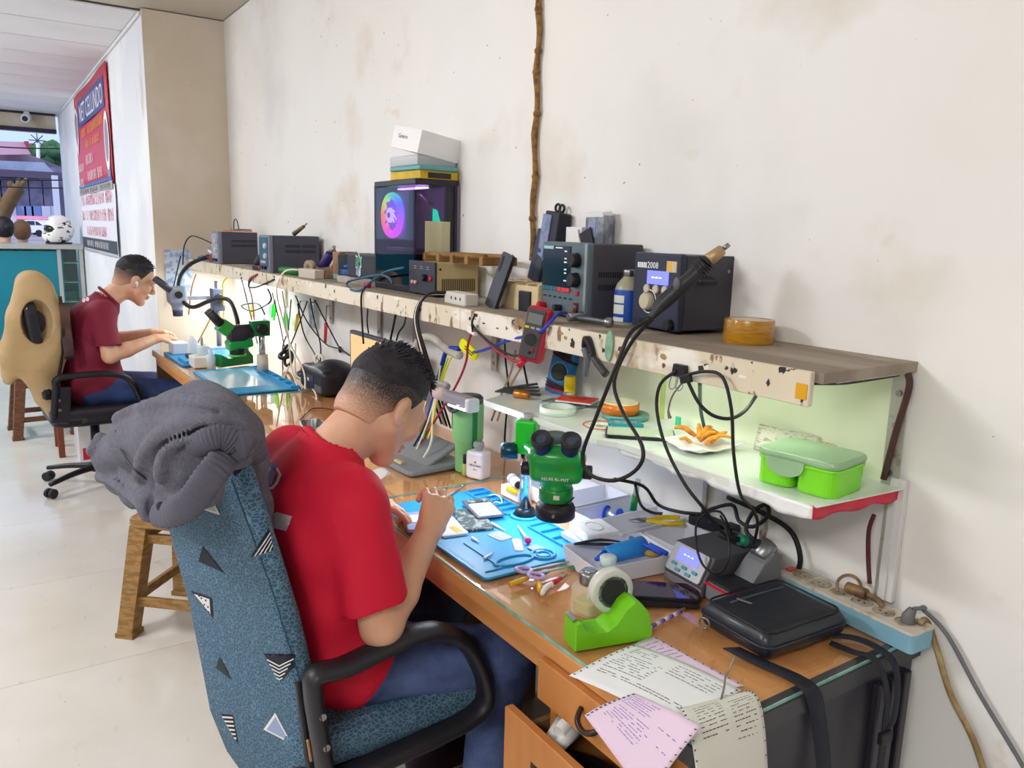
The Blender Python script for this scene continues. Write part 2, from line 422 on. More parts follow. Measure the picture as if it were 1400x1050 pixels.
# shared materials
BLK = mat('black_plastic', '#1b1a22', 0.45); BLK2 = mat('soft_black', '#26252d', 0.6, bump=.15, bscale=150); RUB = mat('black_rubber_cable', '#16161a', 0.5)
GRY = mat('grey_plastic', '#5a5c66', 0.5); LGRY = mat('light_grey_plastic', '#a9abb0', 0.5); WHT = mat('white_plastic', '#eeeef0', 0.35); CHR = mat('chrome', '#d9dce2', 0.12, 1.0)
STL = mat('steel', '#9a9ca0', 0.35, 1.0); PAPER = mat('white_paper', '#f2f2f0', 0.8); GLOWSCR = mat('blue_lcd', '#6a70ff', 0.4, emit=.9, ecol='#6f78ff')
RED = mat('red_plastic', '#c3142f', 0.4); YEL = mat('yellow_plastic', '#e8cf10', 0.4); BLU = mat('blue_plastic', '#1c4fd0', 0.4); GRN = mat('green_plastic', '#12803c', 0.4)
CREAM = mat('cream_plastic', '#d8cfae', 0.45); INK = mat('print_ink', '#33333a', 0.8); INKB = mat('violet_ink', '#4a4aa8', 0.8); WINK = mat('white_ink', '#f4f4f6', 0.6)
# walls
WALL = mat('plaster_wall', '#eff0f1', 0.75, col2='#ebe8e4', nscale=1.1, nlo=.35, nhi=.7, bump=.18, bscale=9)
layer(WALL, '#d9cdbc', 2.3, .57, .76, seed=3); layer(WALL, '#dddcdc', 1.4, .55, .75, seed=14); layer(WALL, '#dccfbd', 7, .68, .80, seed=21); layer(WALL, '#8a847c', 38, .715, .735, detail=3, seed=5); layer(WALL, '#f2f0ec', .9, .55, .7, seed=9)
PILM = mat('pillar_plaster', '#dfd4c6', 0.8, col2='#d3c5b2', nscale=1.6, nlo=.35, nhi=.65, bump=.15, bscale=12)
layer(PILM, '#e2dcd6', 1.6, .52, .7, seed=4); layer(PILM, '#4f463e', 30, .75, .77, seed=2)
WALLW = mat('white_paint_wall', '#eef0f2', 0.6, col2='#dfe2e8', nscale=1.5, bump=.1, bscale=12)
layer(WALLW, '#b7a27e', 3.2, .66, .8, stretch=(1, 1, .4), seed=6); layer(WALLW, '#6e6860', 22, .74, .76, seed=8)
CEIL = mat('ceiling_panel', '#efefef', 0.5, col2='#e8e5e6', nscale=1.2); CEILP = mat('ceiling_plaster', '#d4ccc0', 0.8, col2='#c5bbac', nscale=1.5)
TILE = mat('floor_tile', '#e4e2dc', 0.16, col2='#d6d2ca', nscale=2.2, nlo=.3, nhi=.75, coat=.3); layer(TILE, '#bcb6ac', 7, .66, .82, stretch=(1, 2.5, 1), seed=2); layer(TILE, '#5f5850', 34, .76, .78, seed=7)
GROUT = mat('grout', '#6f6b66', 0.9)

# ------------------------------------------------------------------ room shell
XR, YF = 2.6, -5.2
ZC = 2.712
fl = struct(obj('floor', MB().box(((-11.1+XR)/2, (YF)/2, -0.03), (XR+11.1, -YF, 0.052)), GROUT))
tm = MB().box((0, 0, -0.002), (0.7985, 0.7985, 0.0038)).mesh('floor_tile'); tm.materials.append(TILE)
for i in range(17):
    for j in range(7):
        xx = -2.778+0.4-0.8*(i-6); yy = -0.35-0.4+0.05-0.8*(j-0)
        xx = -2.778-0.4+0.8*(i-10); yy = -0.70+0.4-0.8*j
        if xx-0.4 < -11.1 or xx+0.4 > XR+.01 or yy-.4 < YF-.01: continue
        obj('floor_tile', tm, None, fl, loc=(xx, yy, 0))
# main wall, the pier with its beige end, the white banner wall
struct(obj('wall_back', MB().box(((-5.37+XR)/2, 0.06, ZC/2), (XR+5.37, 0.12, ZC)), WALL))
pw = MB(); pw.box((-8.25, -0.20, ZC/2), (5.76, 0.535, ZC), mi=0)
struct(obj('wall_left', pw, WALLW))
struct(obj('wall_pier', MB().box((-5.37, -0.2025, ZC/2), (0.012, 0.537, ZC-.002)), PILM))
struct(obj('wall_right', MB().box((XR+.05, YF/2, ZC/2), (.1, -YF, ZC)), WALL))
struct(obj('wall_front', MB().box(((XR-11.1)/2, YF-.05, ZC/2), (XR+11.2, .1, ZC)), WALL))
# shopfront: lintel above the open front, jamb
sf = MB(); sf.box((-11.13, YF/2-.25, (2.49+ZC)/2), (.16, -YF-.5, ZC-2.49)); sf.box((-11.13, -4.9, 1.3), (.16, .6, 2.5))
struct(obj('wall_shopfront', sf, mat('lintel_paint', '#cfc6b4', .7, col2='#bcae98', nscale=4)))
tr = MB(); tr.box((-11.03, -2.55, 2.505), (.05, 4.1, .045)); struct(obj('trim_1', tr, mat('dark_blue_trim', '#231c3c', .5)))
tr = MB(); tr.box((-11.02, -2.55, 2.693), (.03, 4.1, .03)); struct(obj('trim_2', tr, BLK))
struct(obj('ceiling', MB().box(((XR-11.2)/2, YF/2, ZC+.05), (XR+11.3, -YF+.3, .09)), CEILP))
ce = bpy.data.objects['ceiling']
pm = MB().box((0, -2.62, 0), (.577, 4.28+.9, .010)).mesh('ceiling_panel'); pm.materials.append(CEIL)
struct(obj('trim_4', MB().box((-8.27, -2.62, ZC), (5.7, 5.1, .008)), mat('panel_joint', '#4a4744', .8)))
x0 = -5.42
while x0 > -11.1:
    wd = .59; obj('ceiling_panel', pm, None, ce, loc=(x0-wd/2, 0, ZC-.006)); x0 -= wd
bd = MB(); bd.box((-8.1, -.478, 2.69), (5.4, .012, .016)); struct(obj('trim_3', bd, WHT))

# ------------------------------------------------------------------ outside, seen through the open front
GND = mat('street_ground', '#8d8a96', .9, col2='#7a7784', nscale=.3)
struct(obj('ground', MB().box((-90, 5, 0.05), (157, 120, .1)), GND))
SHED = mat('weathered_concrete', '#9c93a8', .9, col2='#7f7690', nscale=.5, stretch=(1, 1, .15)); layer(SHED, '#6f6880', 1.2, .5, .7, stretch=(1, 1, .1), seed=3)
ROOFM = mat('tin_roof', '#aab4cc', .5, col2='#96a0ba', nscale=.6); ROOF2 = mat('rust_roof', '#8f8290', .7, col2='#6e5f6e', nscale=.5)
def px_box(name, m, parent, X, x0, x1, y0, y1, th=1.0, mi=0):
    a = PX(x0, y1, X); b = PX(x1, y0, X)
    mb = MB(); mb.box((X-th/2, (a.y+b.y)/2, (a.z+b.z)/2), (th, abs(b.y-a.y), abs(b.z-a.z))); return obj(name, mb, m, parent)
sh = thing('warehouse', 'grey weathered warehouse with pale tin roof across the street', 'building')
px_box('wall', SHED, sh, -108, -40, 130, 232, 305, 8)
def px_poly(name, m, parent, X, pts, th):
    P = [PX(p[0], p[1], X) for p in pts]; mb = MB(); n = len(P)
    vs = [(X, p.y, p.z) for p in P]+[(X-th, p.y, p.z) for p in P]
    fs = [tuple(range(n)), tuple(reversed(range(n, 2*n)))]+[(i, i+n, (i+1) % n+n, (i+1) % n) for i in range(n)]
    mb.add(vs, fs); return obj(name, mb, m, parent)
px_poly('roof', ROOFM, sh, -106, [(-40, 236), (-40, 218), (60, 222), (74, 236)], 3)
px_poly('gable_roof', ROOF2, sh, -112, [(-40, 225), (-40, 205), (42, 212), (84, 228), (84, 240), (70, 236)], 2)
px_poly('facade_panel', mat('pink_panel', '#d9a9b8', .7), sh, -110, [(-40, 212), (-40, 192), (34, 194), (42, 211)], 1.5)
px_poly('red_edge', mat('red_panel', '#b04058', .7), sh, -109, [(33, 193), (39, 193), (42, 204), (38, 203)], 1.0)
px_box('eave_pipe', mat('eave_dark', '#5c4f66', .7), sh, -105, -40, 84, 236, 239, .4)
for k, xx in enumerate((-16, 3, 22, 41, 60)): px_box('wall_panel', mat('wall_panel', '#9088a0', .9, col2='#77708a', nscale=.8), sh, -107.4, xx, xx+17, 246, 285, .6)
gt = thing('metal_gate', 'row of pale blue and white sheet gates behind the parked car', 'gate')
for k, (xx, m) in enumerate(((26, '#8ea0cc'), (36, '#7d92c4'), (46, '#7488c0'), (60, '#c9cbe0'), (72, '#c3c6d8'))):
    px_box('gate_panel', mat('gate_sheet', m, .6), gt, -98, xx, xx+9.4, 282, 321, .3)
px_box('gate_post', mat('post_white', '#d8d8e4', .7), gt, -97, 77, 79, 240, 321, .4)
bx = thing('white_hut', 'small white hut beside the parked car', 'building')
px_box('wall', mat('hut_white', '#dcd6e4', .8), bx, -97, 5, 21, 276, 322, 2); px_box('roof', ROOF2, bx, -96.5, 4, 22, 273, 276, 3)
LEAF = mat('distant_foliage', '#3d6b45', .9, col2='#24472f', nscale=.6)
def px_tree(label, X, cx, cy, rx, ry, seed, group=None):
    t = thing('distant_tree', label, 'tree', PX(cx, 300, X), group=group); t.location.z = .1; b = t.location.copy(); c = PX(cx, cy, X); s = (PX(cx+rx, cy, X)-c).length; sz = (PX(cx, cy+ry, X)-c).length
    r = random.Random(seed); mb = MB()
    for k in range(26):
        a = r.uniform(0, 6.28); q = r.random()**.5; p = c-b+Vector((r.uniform(-1, 1), math.cos(a)*q*s, math.sin(a)*q*sz)); mb.ball(p, (1.6, r.uniform(.9, 1.7), r.uniform(.8, 1.4)), 7, 5, rot=(r.random(), r.random(), 0))
    obj('crown', mb, LEAF, t); obj('trunk', MB().cyl((0, 0, 0), c-b, .35, seg=7), mat('bark_far', '#5a4a44', .9), t)
px_tree('broad green tree behind the warehouse gable', -122, 62, 215, 20, 14, 1)
px_tree('green tree at the right edge of the street view', -121, 82, 222, 10, 12, 2)
# bare lopped tree trunk with mossy branches
tk = thing('lopped_tree', 'thick mossy lopped tree trunk standing before the warehouse', 'tree', PX(-2, 320, -70)); tb = tk.location.copy()
def tp(x, y, X=-70): return PX(x, y, X)-tb
BARK = mat('mossy_bark', '#6e5236', .9, col2='#6b6434', nscale=.8, nlo=.45, nhi=.55)
obj('trunk', MB().tube([tp(-2, 322), tp(1, 300), tp(8, 284), tp(18, 266), tp(26, 256)], [.62, .58, .52, .5, .46], 9), BARK, tk)
for q in ([(24, 258), (32, 250), (37, 244)], [(20, 262), (14, 252), (12, 248)], [(24, 258), (26, 250), (25, 244)], [(8, 284), (1, 274), (-2, 268)]):
    obj('branch', MB().tube([tp(*p) for p in q], [.3, .2, .1], 7), BARK, tk)
# utility pole + wires
up = thing('antenna_pole', 'thin white pole with a star shaped antenna behind the roof', 'pole', PX(53, 300, -118)); up.location.z = .1; ub = up.location.copy()
obj('pole', MB().cyl((0, 0, 0), PX(52, 196, -118)-ub, .22, seg=8), mat('pole_grey', '#c8cad4', .6), up)
mb = MB()
for a in range(4): q = PX(51, 192, -118)-ub; d = Vector((0, math.cos(a*PI/4), math.sin(a*PI/4)))*.9; mb.cyl(q-d, q+d, .07, seg=5)
obj('antenna', mb, GRY, up)
for k, (ya, yb, lab) in enumerate(((197, 203, 'highest black street wire crossing the sky'), (241, 246, 'upper black wire in front of the warehouse wall'), (251, 257, 'lower black wire in front of the warehouse wall'))):
    a = PX(-60, ya, -66); b = PX(120, yb, -66); mid = (a+b)/2-Vector((0, 0, .12)); tag(obj('street_wire', MB().tube([a, mid, b], .05, 5), RUB), lab, 'wire', 'street wires')
# parked car
car = thing('car', 'white hatchback parked across the street with a pink board above it', 'car', (PX(38, 321, -88).x, PX(38, 321, -88).y, .1), rz=math.radians(66))
WCAR = mat('white_car_paint', '#e9e4ee', .3, coat=.5); CGL = mat('car_window', '#2c3a52', .15)
side = [(-2.1, .35), (-2.12, .75), (-1.75, .95), (-1.0, 1.02), (-.35, 1.48), (1.2, 1.52), (1.95, 1.0), (2.08, .8), (2.08, .35)]
mb = MB(); mb.prism([(p[0], p[1]) for p in side], -.84, .84, Matrix.Rotation(PI/2, 4, 'X'), re=.06); obj('body', mb, WCAR, car)
for sgn in (-1, 1):
    for pts in ([(-.75, 1.05), (-.28, 1.4), (.25, 1.42), (.25, 1.05)], [(.33, 1.05), (.33, 1.42), (1.0, 1.42), (1.0, 1.05)], [(1.08, 1.05), (1.08, 1.4), (1.25, 1.38), (1.65, 1.05)]):
        m2 = MB(); m2.prism(pts, -.01, .01, At(0, sgn*.845, 0) @ Matrix.Rotation(PI/2, 4, 'X')); obj('window', m2, CGL, car)
    for x in (-1.3, 1.3): obj('wheel', MB().cyl((x, sgn*.7, .32), (x, sgn*.88, .32), .32, seg=16, bev=.03), BLK, car)
obj('roof_board', MB().box((.4, 0, 1.72), (2.8, .08, .32)), mat('pink_board', '#e58aa8', .6), car)

# ------------------------------------------------------------------ shop counter
TEAL = mat('teal_panel', '#0d7f93', .35, col2='#0a7488', nscale=1.5); ALU = mat('aluminium', '#b9bdbb', .4, .6)
ct = thing('shop_counter', 'teal fronted glass shop counter with aluminium frame near the shop entrance', 'counter', (-9.4, -1.5, 0))
obj('front_panel', MB().box((.02, -.72, .66), (.02, 3.1, 1.02)), TEAL, ct)
obj('top', MB().box((-.25, -.25, 1.215), (.62, 2.55+.0, .05), r=.006), ALU, ct)
obj('plinth', MB().box((-.05, -.3, .075), (.2, 2.6, .15)), mat('plinth_pale', '#c9c6bd', .6), ct)
obj('back_panel', MB().box((-.45, -.2, .66), (.02, 2.4, 1.06)), mat('white_board', '#dfe6e6', .6), ct)
for yv in (.80, 1.00): obj('frame_post', MB().box((.02, yv, .68), (.035, .035, 1.05)), ALU, ct)
for k in range(5):
    z = .25+.2*k; obj('shelf', MB().box((-.2, .9, z), (.42, .2, .008)), mat('glass_shelf_edge', '#d9ece6', .3), ct)
for k in range(3): obj('stock_box', MB().box((-.25, .9, .25+.2*k+.05), (.12, .12, .09), r=.004), mat('stock_teal', '#7fb8b4', .5), ct)
obj('side_glass', MB().box((.02, .9, .68), (.004, .17, 1.0)), thin_glass('counter_glass', '#d8ece8'), ct)
# helmet on the counter
hp = PX(82, 325, -9.4)
hm = thing('motorcycle_helmet', 'white motorcycle helmet with black graphics on the counter', 'helmet', (-9.45, hp.y, 1.241), rz=math.radians(-60))
f = Field((-.18, -.16, -.02), (.18, .16, .32), .006); f.ell((0, 0, .15), (.145, .125, .145), 0); f.ell((.06, 0, .08), (.11, .105, .085), .03); f.plane((0, 0, .005), (0, 0, -1)); f.ell((.16, 0, .15), (.09, .10, .042), cut=True)
WH = mat('helmet_shell', '#e9e9e6', .2, coat=.6, col2='#15151a', nscale=13, nlo=.60, nhi=.62, stretch=(1, 1, 1.8))
obj('shell', f.mesh('shell'), WH, hm); obj('visor', MB().ball((.03, 0, .15), (.113, .118, .05), 16, 8), mat('visor', '#23252c', .1), hm)
obj('rim_trim', MB().torus((.01, 0, .01), .105, .008, sc=(1.15, .95, 1)), BLK, hm)

# ------------------------------------------------------------------ upper shelf
SHTOP = 1.253; SX0, SX1 = -5.34, -0.755; SY = -0.275
PLY = mat('worn_plywood', '#a39686', .8, col2='#8a7d70', nscale=3, stretch=(.4, 3, 1), bump=.2, bscale=30); layer(PLY, '#c8bba6', 5, .58, .72, seed=2)
FASC = mat('scuffed_fascia', '#d9cdb4', .7, col2='#e4dccb', nscale=3, bump=.3, bscale=30)
layer(FASC, '#9c7f5c', 9, .60, .66, stretch=(1, 1, 1), seed=1); layer(FASC, '#8b7357', 17, .62, .65, stretch=(1.4, 1, .7), seed=4); layer(FASC, '#2f2822', 34, .67, .69, stretch=(1, 1, .8), seed=8); layer(FASC, '#f0ece2', 6, .58, .64, stretch=(.8, 1, 1.4), seed=12)
us = thing('wall_shelf', 'long scuffed plywood wall shelf carrying the power supplies and computer', 'shelf', (0, 0, 0))
obj('board', MB().box(((SX0+SX1)/2, SY/2, SHTOP-.009), (SX1-SX0, -SY, .018)), PLY, us)
for a, b in ((-5.34, -4.1), (-4.1, -2.9), (-2.9, -1.9), (-1.9, -.77)): obj('fascia', MB().box(((a+b)/2, SY-.006, SHTOP-.029), (b-a-.002, .012, .058), r=.0015, seg=1), FASC, us)
obj('yellow_tape', MB().box((-.786, SY-.0125, SHTOP-.034), (.022, .002, .026), r=.0008), mat('yellow_tape', '#e0a416', .5), us)
BRK = mat('galvanised_bracket', '#b9b6ae', .5, .4, col2='#8a6a4c', nscale=25, nlo=.58, nhi=.7)
for x in (-.775, -2.15, -2.72, -3.05, -3.6, -4.4):
    b = MB(); b.box((x, -.012, SHTOP-.125), (.032, .003, .22)); b.box((x, -.12, SHTOP-.02), (.03, .22, .003))
    k = obj('bracket', b, BRK, us)
    for z in (.04, .1, .19): obj('screw', MB().cyl((x, -.0135, SHTOP-z-.02), (x, -.018, SHTOP-z-.02), .006, seg=8), STL, k)
obj('black_edging', MB().tube([(SX1-.03, SY+.02, SHTOP-.022), (SX1-.02, -.18, SHTOP-.024), (SX1-.012, -.04, SHTOP-.022)], [.004, .006, .004], 6), BLK2, us)
# print scraps, stickers and pencil marks on the fascia
sx = thing('fascia_stickers', 'small torn stickers and paper scraps stuck along the shelf front', 'sticker', (0, SY-.0125, 0))
rr = random.Random(5); cols = ['#7b4a2c', '#3a3530', '#c9bfa9', '#efe9dc', '#5d3b44', '#a8905f']; mm = [mat('scrap', c, .8) for c in cols]
for k in range(46):
    x = rr.uniform(-2.0, -.85) if k < 30 else rr.uniform(-4.2, -2.0); z = SHTOP-rr.uniform(.008, .042); w_, h_ = rr.uniform(.004, .016), rr.uniform(.003, .010)
    n = rr.randint(3, 6); pts = [(w_*math.cos(2*PI*i/n)*rr.uniform(.6, 1), h_*math.sin(2*PI*i/n)*rr.uniform(.6, 1)) for i in range(n)]
    obj('scrap', MB().prism(pts, -.0003, .0003, At(x, 0, z, FRONT)), rr.choice(mm), sx)

# ------------------------------------------------------------------ lower shelf wrapped in white film
L0 = 1.018
FILM = mat('white_film', '#e9f0e8', .3, col2='#dfe9df', nscale=5, bump=.35, bscale=14, coat=.2)
ls = thing('low_shelf', 'lower white film wrapped shelf holding the lunch box', 'shelf', (0, 0, 0))
def wave(x): return .0035*math.sin(x*41)+.002*math.sin(x*97+1)
b = MB(); pts = [(-1.77, -.285), (-1.30, -.28), (-1.26, -.255), (-.775, -.245), (-.755, -.004), (-1.85, -.004), (-1.85, -.10)]
b.prism(pts, L0-.016, L0, re=.002); obj('board', b, FILM, ls)
b = MB(); b.sheet(lambda u, v: (-1.26+u*.49, -.2465-.003*math.sin(u*60)*v-.001, L0+.001-v*(.026+.004*math.sin(u*23))), 60, 4, .001); obj('film_edge', b, mat('film_edge', '#f1f4f6', .25, bump=.4, bscale=30), ls)
REDT = mat('red_tape', '#cc2440', .45, bump=.3, bscale=60)
b = MB(); b.sheet(lambda u, v: (-.772+.019*u+.0015*math.sin(u*25), -.247+.245*u, L0+.002-v*(.024+.003*math.sin(u*17))), 30, 4, .0015); obj('red_tape', b, REDT, ls)
b = MB(); b.box((-.765, -.125, L0+.001), (.022, .24, .002), rot=(0, 0, -.078)); obj('red_tape_top', b, mat('red_tape_underlap', '#dfe6dd', .4), ls)
for x in (-.775, -1.05, -1.22): obj('shelf_rail', MB().box((x, -.006, .90), (.012, .008, .22)), BRK, ls)
b = MB(); b.box((-.757, -.009, .915), (.030, .014, .24), r=.002); b.box((-.7565, -.018, .915), (.004, .004, .235)); tag(obj('cable_duct', b, mat('duct_white', '#dcdcdc', .5)), 'white plastic cable duct on the wall below the red taped shelf end', 'duct')
# plastic sheet lining the wall between the shelves
lin = tag(obj('wall_lining', MB().box((-1.16, -.002, 1.12), (.79, .003, .245)), mat('pale_green_lining', '#eef2dc', .5, col2='#e6ecd0', nscale=4)), 'pale green plastic sheet lining the wall above the lunch box shelf', 'wall lining')
b = MB(); b.box((-1.38, -.0052, 1.12), (.014, .003, .23)); tag(obj('lining_strip', b, mat('lime_strip', '#cfdf8a', .5)), 'narrow lime strip on the pale green lining', 'strip')

# ------------------------------------------------------------------ desks
WOOD = mat('orange_wood', '#e0a468', .45, col2='#d08e50', nscale=2.2, stretch=(1.2, 9, 9), nlo=.3, nhi=.7, bump=.05, bscale=20)
WOODD = mat('orange_wood_drawer', '#cf8d50', .5, col2='#bd783c', nscale=2.5, stretch=(8, 8, 1), nlo=.3, nhi=.7); layer(WOODD, '#3a2a1e', 12, .70, .73, seed=2)
WOODB = mat('brown_wood', '#7a6046', .5, col2='#8c7153', nscale=2, stretch=(1.2, 6, 6)); DKSIDE = mat('dark_laminate', '#2b2833', .35, col2='#35313d', nscale=2)
GEDGE = mat('glass_edge', '#7fb0a4', .15, col2='#9cc7bb', nscale=20)
DESKG = thin_glass('desk_glass', '#ffffff')
def desk(x0, x1, label, wood, side=False, drawers=False, group=None):
    cx = (x0+x1)/2; w_ = x1-x0; t = thing('desk', label, 'desk', (cx, -.3, 0), group=group); h = .745
    obj('top', MB().box((0, 0, h-.015), (w_-.002, .598, .03), r=.002, seg=1), wood, t)
    obj('glass_pane', MB().add([(-w_/2+.003, -.295, h+.0065), (w_/2-.003, -.295, h+.0065), (w_/2-.003, .295, h+.0065), (-w_/2+.003, .295, h+.0065)], [(0, 1, 2, 3)]), DESKG, t)
    b = MB(); b.box((0, -.2955, h+.0035), (w_-.006, .0015, .0062)); b.box((w_/2-.003, 0, h+.0035), (.0015, .59, .0062)); obj('glass_rim', b, GEDGE, t)
    obj('front_rail', MB().box((0, -.27, h-.055), (w_-.04, .02, .05)), wood, t)
    obj('back_panel', MB().box((0, .27, .45), (w_-.04, .015, .55)), WOODB, t)
    obj('side_panel', MB().box((-w_/2+.012, 0, .358), (.02, .56, .714)), WOODB, t)
    obj('side_panel', MB().box((w_/2-.012, 0, .358), (.02, .56, .714)), DKSIDE if side else WOODB, t)
    if side:
        obj('edge_band', MB().box((w_/2-.011, 0, h-.0155), (.026, .601, .0325)), mat('dark_edge_band', '#3a3b40', .4), t)
        for yv in (.17, .21, .25): obj('corner_post', MB().box((w_/2+.004, yv, .35), (.016, .02, .70), r=.003), DKSIDE, t)
    return t
d1 = desk(-1.872, -.686, 'near orange wood desk with glass top where the man in red works', WOOD, side=True)
d2 = desk(-3.36, -1.874, 'middle orange wood desk behind the man in red, glass topped', WOOD)
d3 = desk(-4.9, -3.362, 'far glass topped desk where the man in maroon works', WOOD)
# drawer pedestal of the near desk (local frame of the desk: centre x = -1.279, y = -.3)
def drawer(parent, x0, x1, z0, z1, out, name='drawer'):
    fr = obj(name, MB().box(((x0+x1)/2, -.30-out, (z0+z1)/2), (x1-x0, .018, z1-z0), r=.002, seg=1), WOODD, parent)
    b = MB(); zc = z0+.03
    b.box((x0+.02, -.30-out+.22, (z0+z1)/2-.015), (.012, .42, z1-z0-.05)); b.box((x1-.02, -.30-out+.22, (z0+z1)/2-.015), (.012, .42, z1-z0-.05)); b.box(((x0+x1)/2, -.30-out+.22, z0+.012), (x1-x0-.04, .42, .008)); b.box(((x0+x1)/2, -.30-out+.425, (z0+z1)/2-.015), (x1-x0-.04, .012, z1-z0-.05))
    obj('drawer_box', b, WOODB, fr)
    xc = (x0+x1)/2; zc = (z0+z1)/2
    obj('handle', MB().tube([(xc-.03, -.31-out, zc+.012), (xc-.02, -.326-out, zc), (xc+.0, -.33-out, zc-.008), (xc+.02, -.326-out, zc), (xc+.03, -.31-out, zc+.012)], .005, 8), mat('dark_handle', '#33211a', .4), fr)
    return fr
px0, px1 = .235, .55
obj('pedestal', MB().box((px0+.008, 0, .36), (.016, .56, .70)), WOODD, d1)
drawer(d1, px0, px1, .635, .714, .004)
dr2 = drawer(d1, px0-.035, px1, .40, .615, .05)
drawer(d1, px0, px1, .06, .39, .0)
st = MB(); st.box((px0+.082, -.30-.05-.0095, .53), (.06, .001, .05)); obj('sticker', st, mat('black_sticker', '#141418', .5), dr2)
text_part('sticker_lettering', 'H', .03, WINK, dr2, At(px0+.07, -.3606, .532, FRONT)); obj('sticker_mark', MB().box((px0+.097, -.3607, .532), (.014, .0006, .03)), RED, dr2)
# things in the open drawer
rollg = 'paper rolls in the open drawer'
for k, (x, y, z, a) in enumerate(((-1.005, -.60, .575, .5), (-.975, -.60, .58, .2), (-.99, -.585, .60, .35))):
    o = MB(); o.cyl((0, -.025, 0), (0, .04, .012), .012, seg=16); o.cyl((0, -.0255, 0), (0, -.0245, 0), .009, seg=12, mi=1)
    tag(obj('paper_roll', o, [PAPER, mat('roll_core', '#a8a6ac', .8)], loc=(x, y, z), rot=(0, 0, a)), ['white paper roll lying lowest in the open drawer', 'white paper roll second from the drawer front', 'white paper roll lying on top of the others in the drawer'][k], 'paper roll', rollg)
single('black_bag', MB().ball((0, 0, 0), (.10, .09, .045), 18, 10), BLK2, 'black cloth pouch stuffed in the open drawer', 'pouch', (-.95, -.60, .50))

# ------------------------------------------------------------------ banner wall
def bars(b, x0, x1, z, h, n, r, y=0):
    """unreadable lettering: a run of upright strokes of uneven width"""
    x = x0; step = (x1-x0)/n
    for k in range(n):
        if r.random() < .1: continue
        xx = x0+step*(k+.5); ww = step*r.uniform(.35, .8)
        b.box((xx, y, z), (ww*.35, .0008, h*r.uniform(.85, 1)), ); b.box((xx+ww*.2, y, z+h*r.uniform(-.4, .4)), (ww*.5, .0008, h*.16))
bn = thing('banner', 'red shop banner with white and yellow lettering high on the white wall', 'banner', (-8.0, -.478, 1.77))
BR = mat('banner_red', '#c02340', .45, col2='#cf3350', nscale=.8); BB = mat('banner_blue', '#2b3f8c', .4)
w2 = 1.16
obj('cloth', MB().sheet(lambda u, v: (-w2+2*w2*u, -.004-.006*math.sin(u*9)*v, .0+v*.88), 24, 8, .002), BR, bn)
obj('title_panel', MB().box((.1, -.012, .685), (1.80, .0015, .23)), BB, bn)
text_part('title_lettering', 'NET CELLINDO', .225, WINK, bn, At(.12, -.014, .675, FRONT), sp=1.05)
ri = random.Random(2); YI = mat('yellow_ink', '#f0b428', .5)
b = MB(); bars(b, -.62, .86, .50, .075, 24, ri, -.0135); bars(b, -.35, .6, .385, .065, 17, ri, -.0135); obj('yellow_lettering', b, YI, bn)['kind'] = 'stuff'
b = MB(); bars(b, -1.05, -.6, .21, .08, 8, ri, -.0135); bars(b, -.45, .1, .255, .09, 8, ri, -.0135); bars(b, -1.02, -.72, .07, .08, 4, ri, -.0135); bars(b, -.4, .62, .11, .09, 14, ri, -.0135); obj('white_lettering', b, WINK, bn)['kind'] = 'stuff'
obj('blue_stripe', MB().box((0, -.0125, -.0+.035), (2.26, .0015, .03)), BB, bn); obj('grey_stripe', MB().box((0, -.0125, -.015), (2.3, .002, .06)), mat('banner_grey', '#a79f9a', .5), bn)
b = MB(); bars(b, -1.05, 1.05, -.015, .045, 30, ri, -.0145); obj('stripe_lettering', b, INK, bn)['kind'] = 'stuff'
def shieldp(s): return [(0, -1.25*s), (.62*s, -.5*s), (.7*s, .62*s), (0, 1.0*s), (-.7*s, .62*s), (-.62*s, -.5*s)]
obj('shield_emblem', MB().prism(shieldp(.2), 0, .001, At(-1.0, -.0125, .58, FRONT)), WINK, bn); obj('shield_centre', MB().prism(shieldp(.15), 0, .001, At(-1.0, -.0142, .59, FRONT)), mat('shield_grey', '#8d7f96', .5), bn)
obj('round_emblem', MB().prism([(.13*math.cos(a*PI/10), .22*math.sin(a*PI/10)) for a in range(20)], 0, .001, At(1.0, -.0125, .32, FRONT)), WINK, bn); obj('round_emblem_centre', MB().prism([(.09*math.cos(a*PI/10), .16*math.sin(a*PI/10)) for a in range(20)], 0, .001, At(1.0, -.0142, .32, FRONT)), mat('emblem_grey', '#8a92a2', .5), bn)
obj('bottle_picture', MB().box((1.02, -.0125, .07), (.14, .001, .2)), mat('picture_blue', '#7d8ab0', .5), bn)
b2 = thing('banner', 'white notice banner with three red lines hanging below the red banner', 'banner', (-8.0, -.478, 1.2))
obj('cloth', MB().sheet(lambda u, v: (-1.2+2.4*u, -.003-.008*abs(math.sin(u*7+v*3)), v*.56), 24, 8, .002), mat('banner_white', '#e6e6ee', .5), b2)
RI = mat('red_ink', '#d4455c', .5); b = MB(); bars(b, -1.05, 1.05, .47, .10, 30, ri, -.0135); bars(b, -1.05, 1.1, .33, .10, 30, ri, -.0135); bars(b, -.75, .6, .19, .09, 16, ri, -.0135); obj('red_lettering', b, RI, b2)['kind'] = 'stuff'
obj('black_strip', MB().box((0, -.012, .075), (2.36, .0015, .10)), mat('strip_black', '#3a3c46', .5), b2); b = MB(); bars(b, -.8, .7, .075, .06, 18, ri, -.0135); obj('strip_lettering', b, WINK, b2)['kind'] = 'stuff'
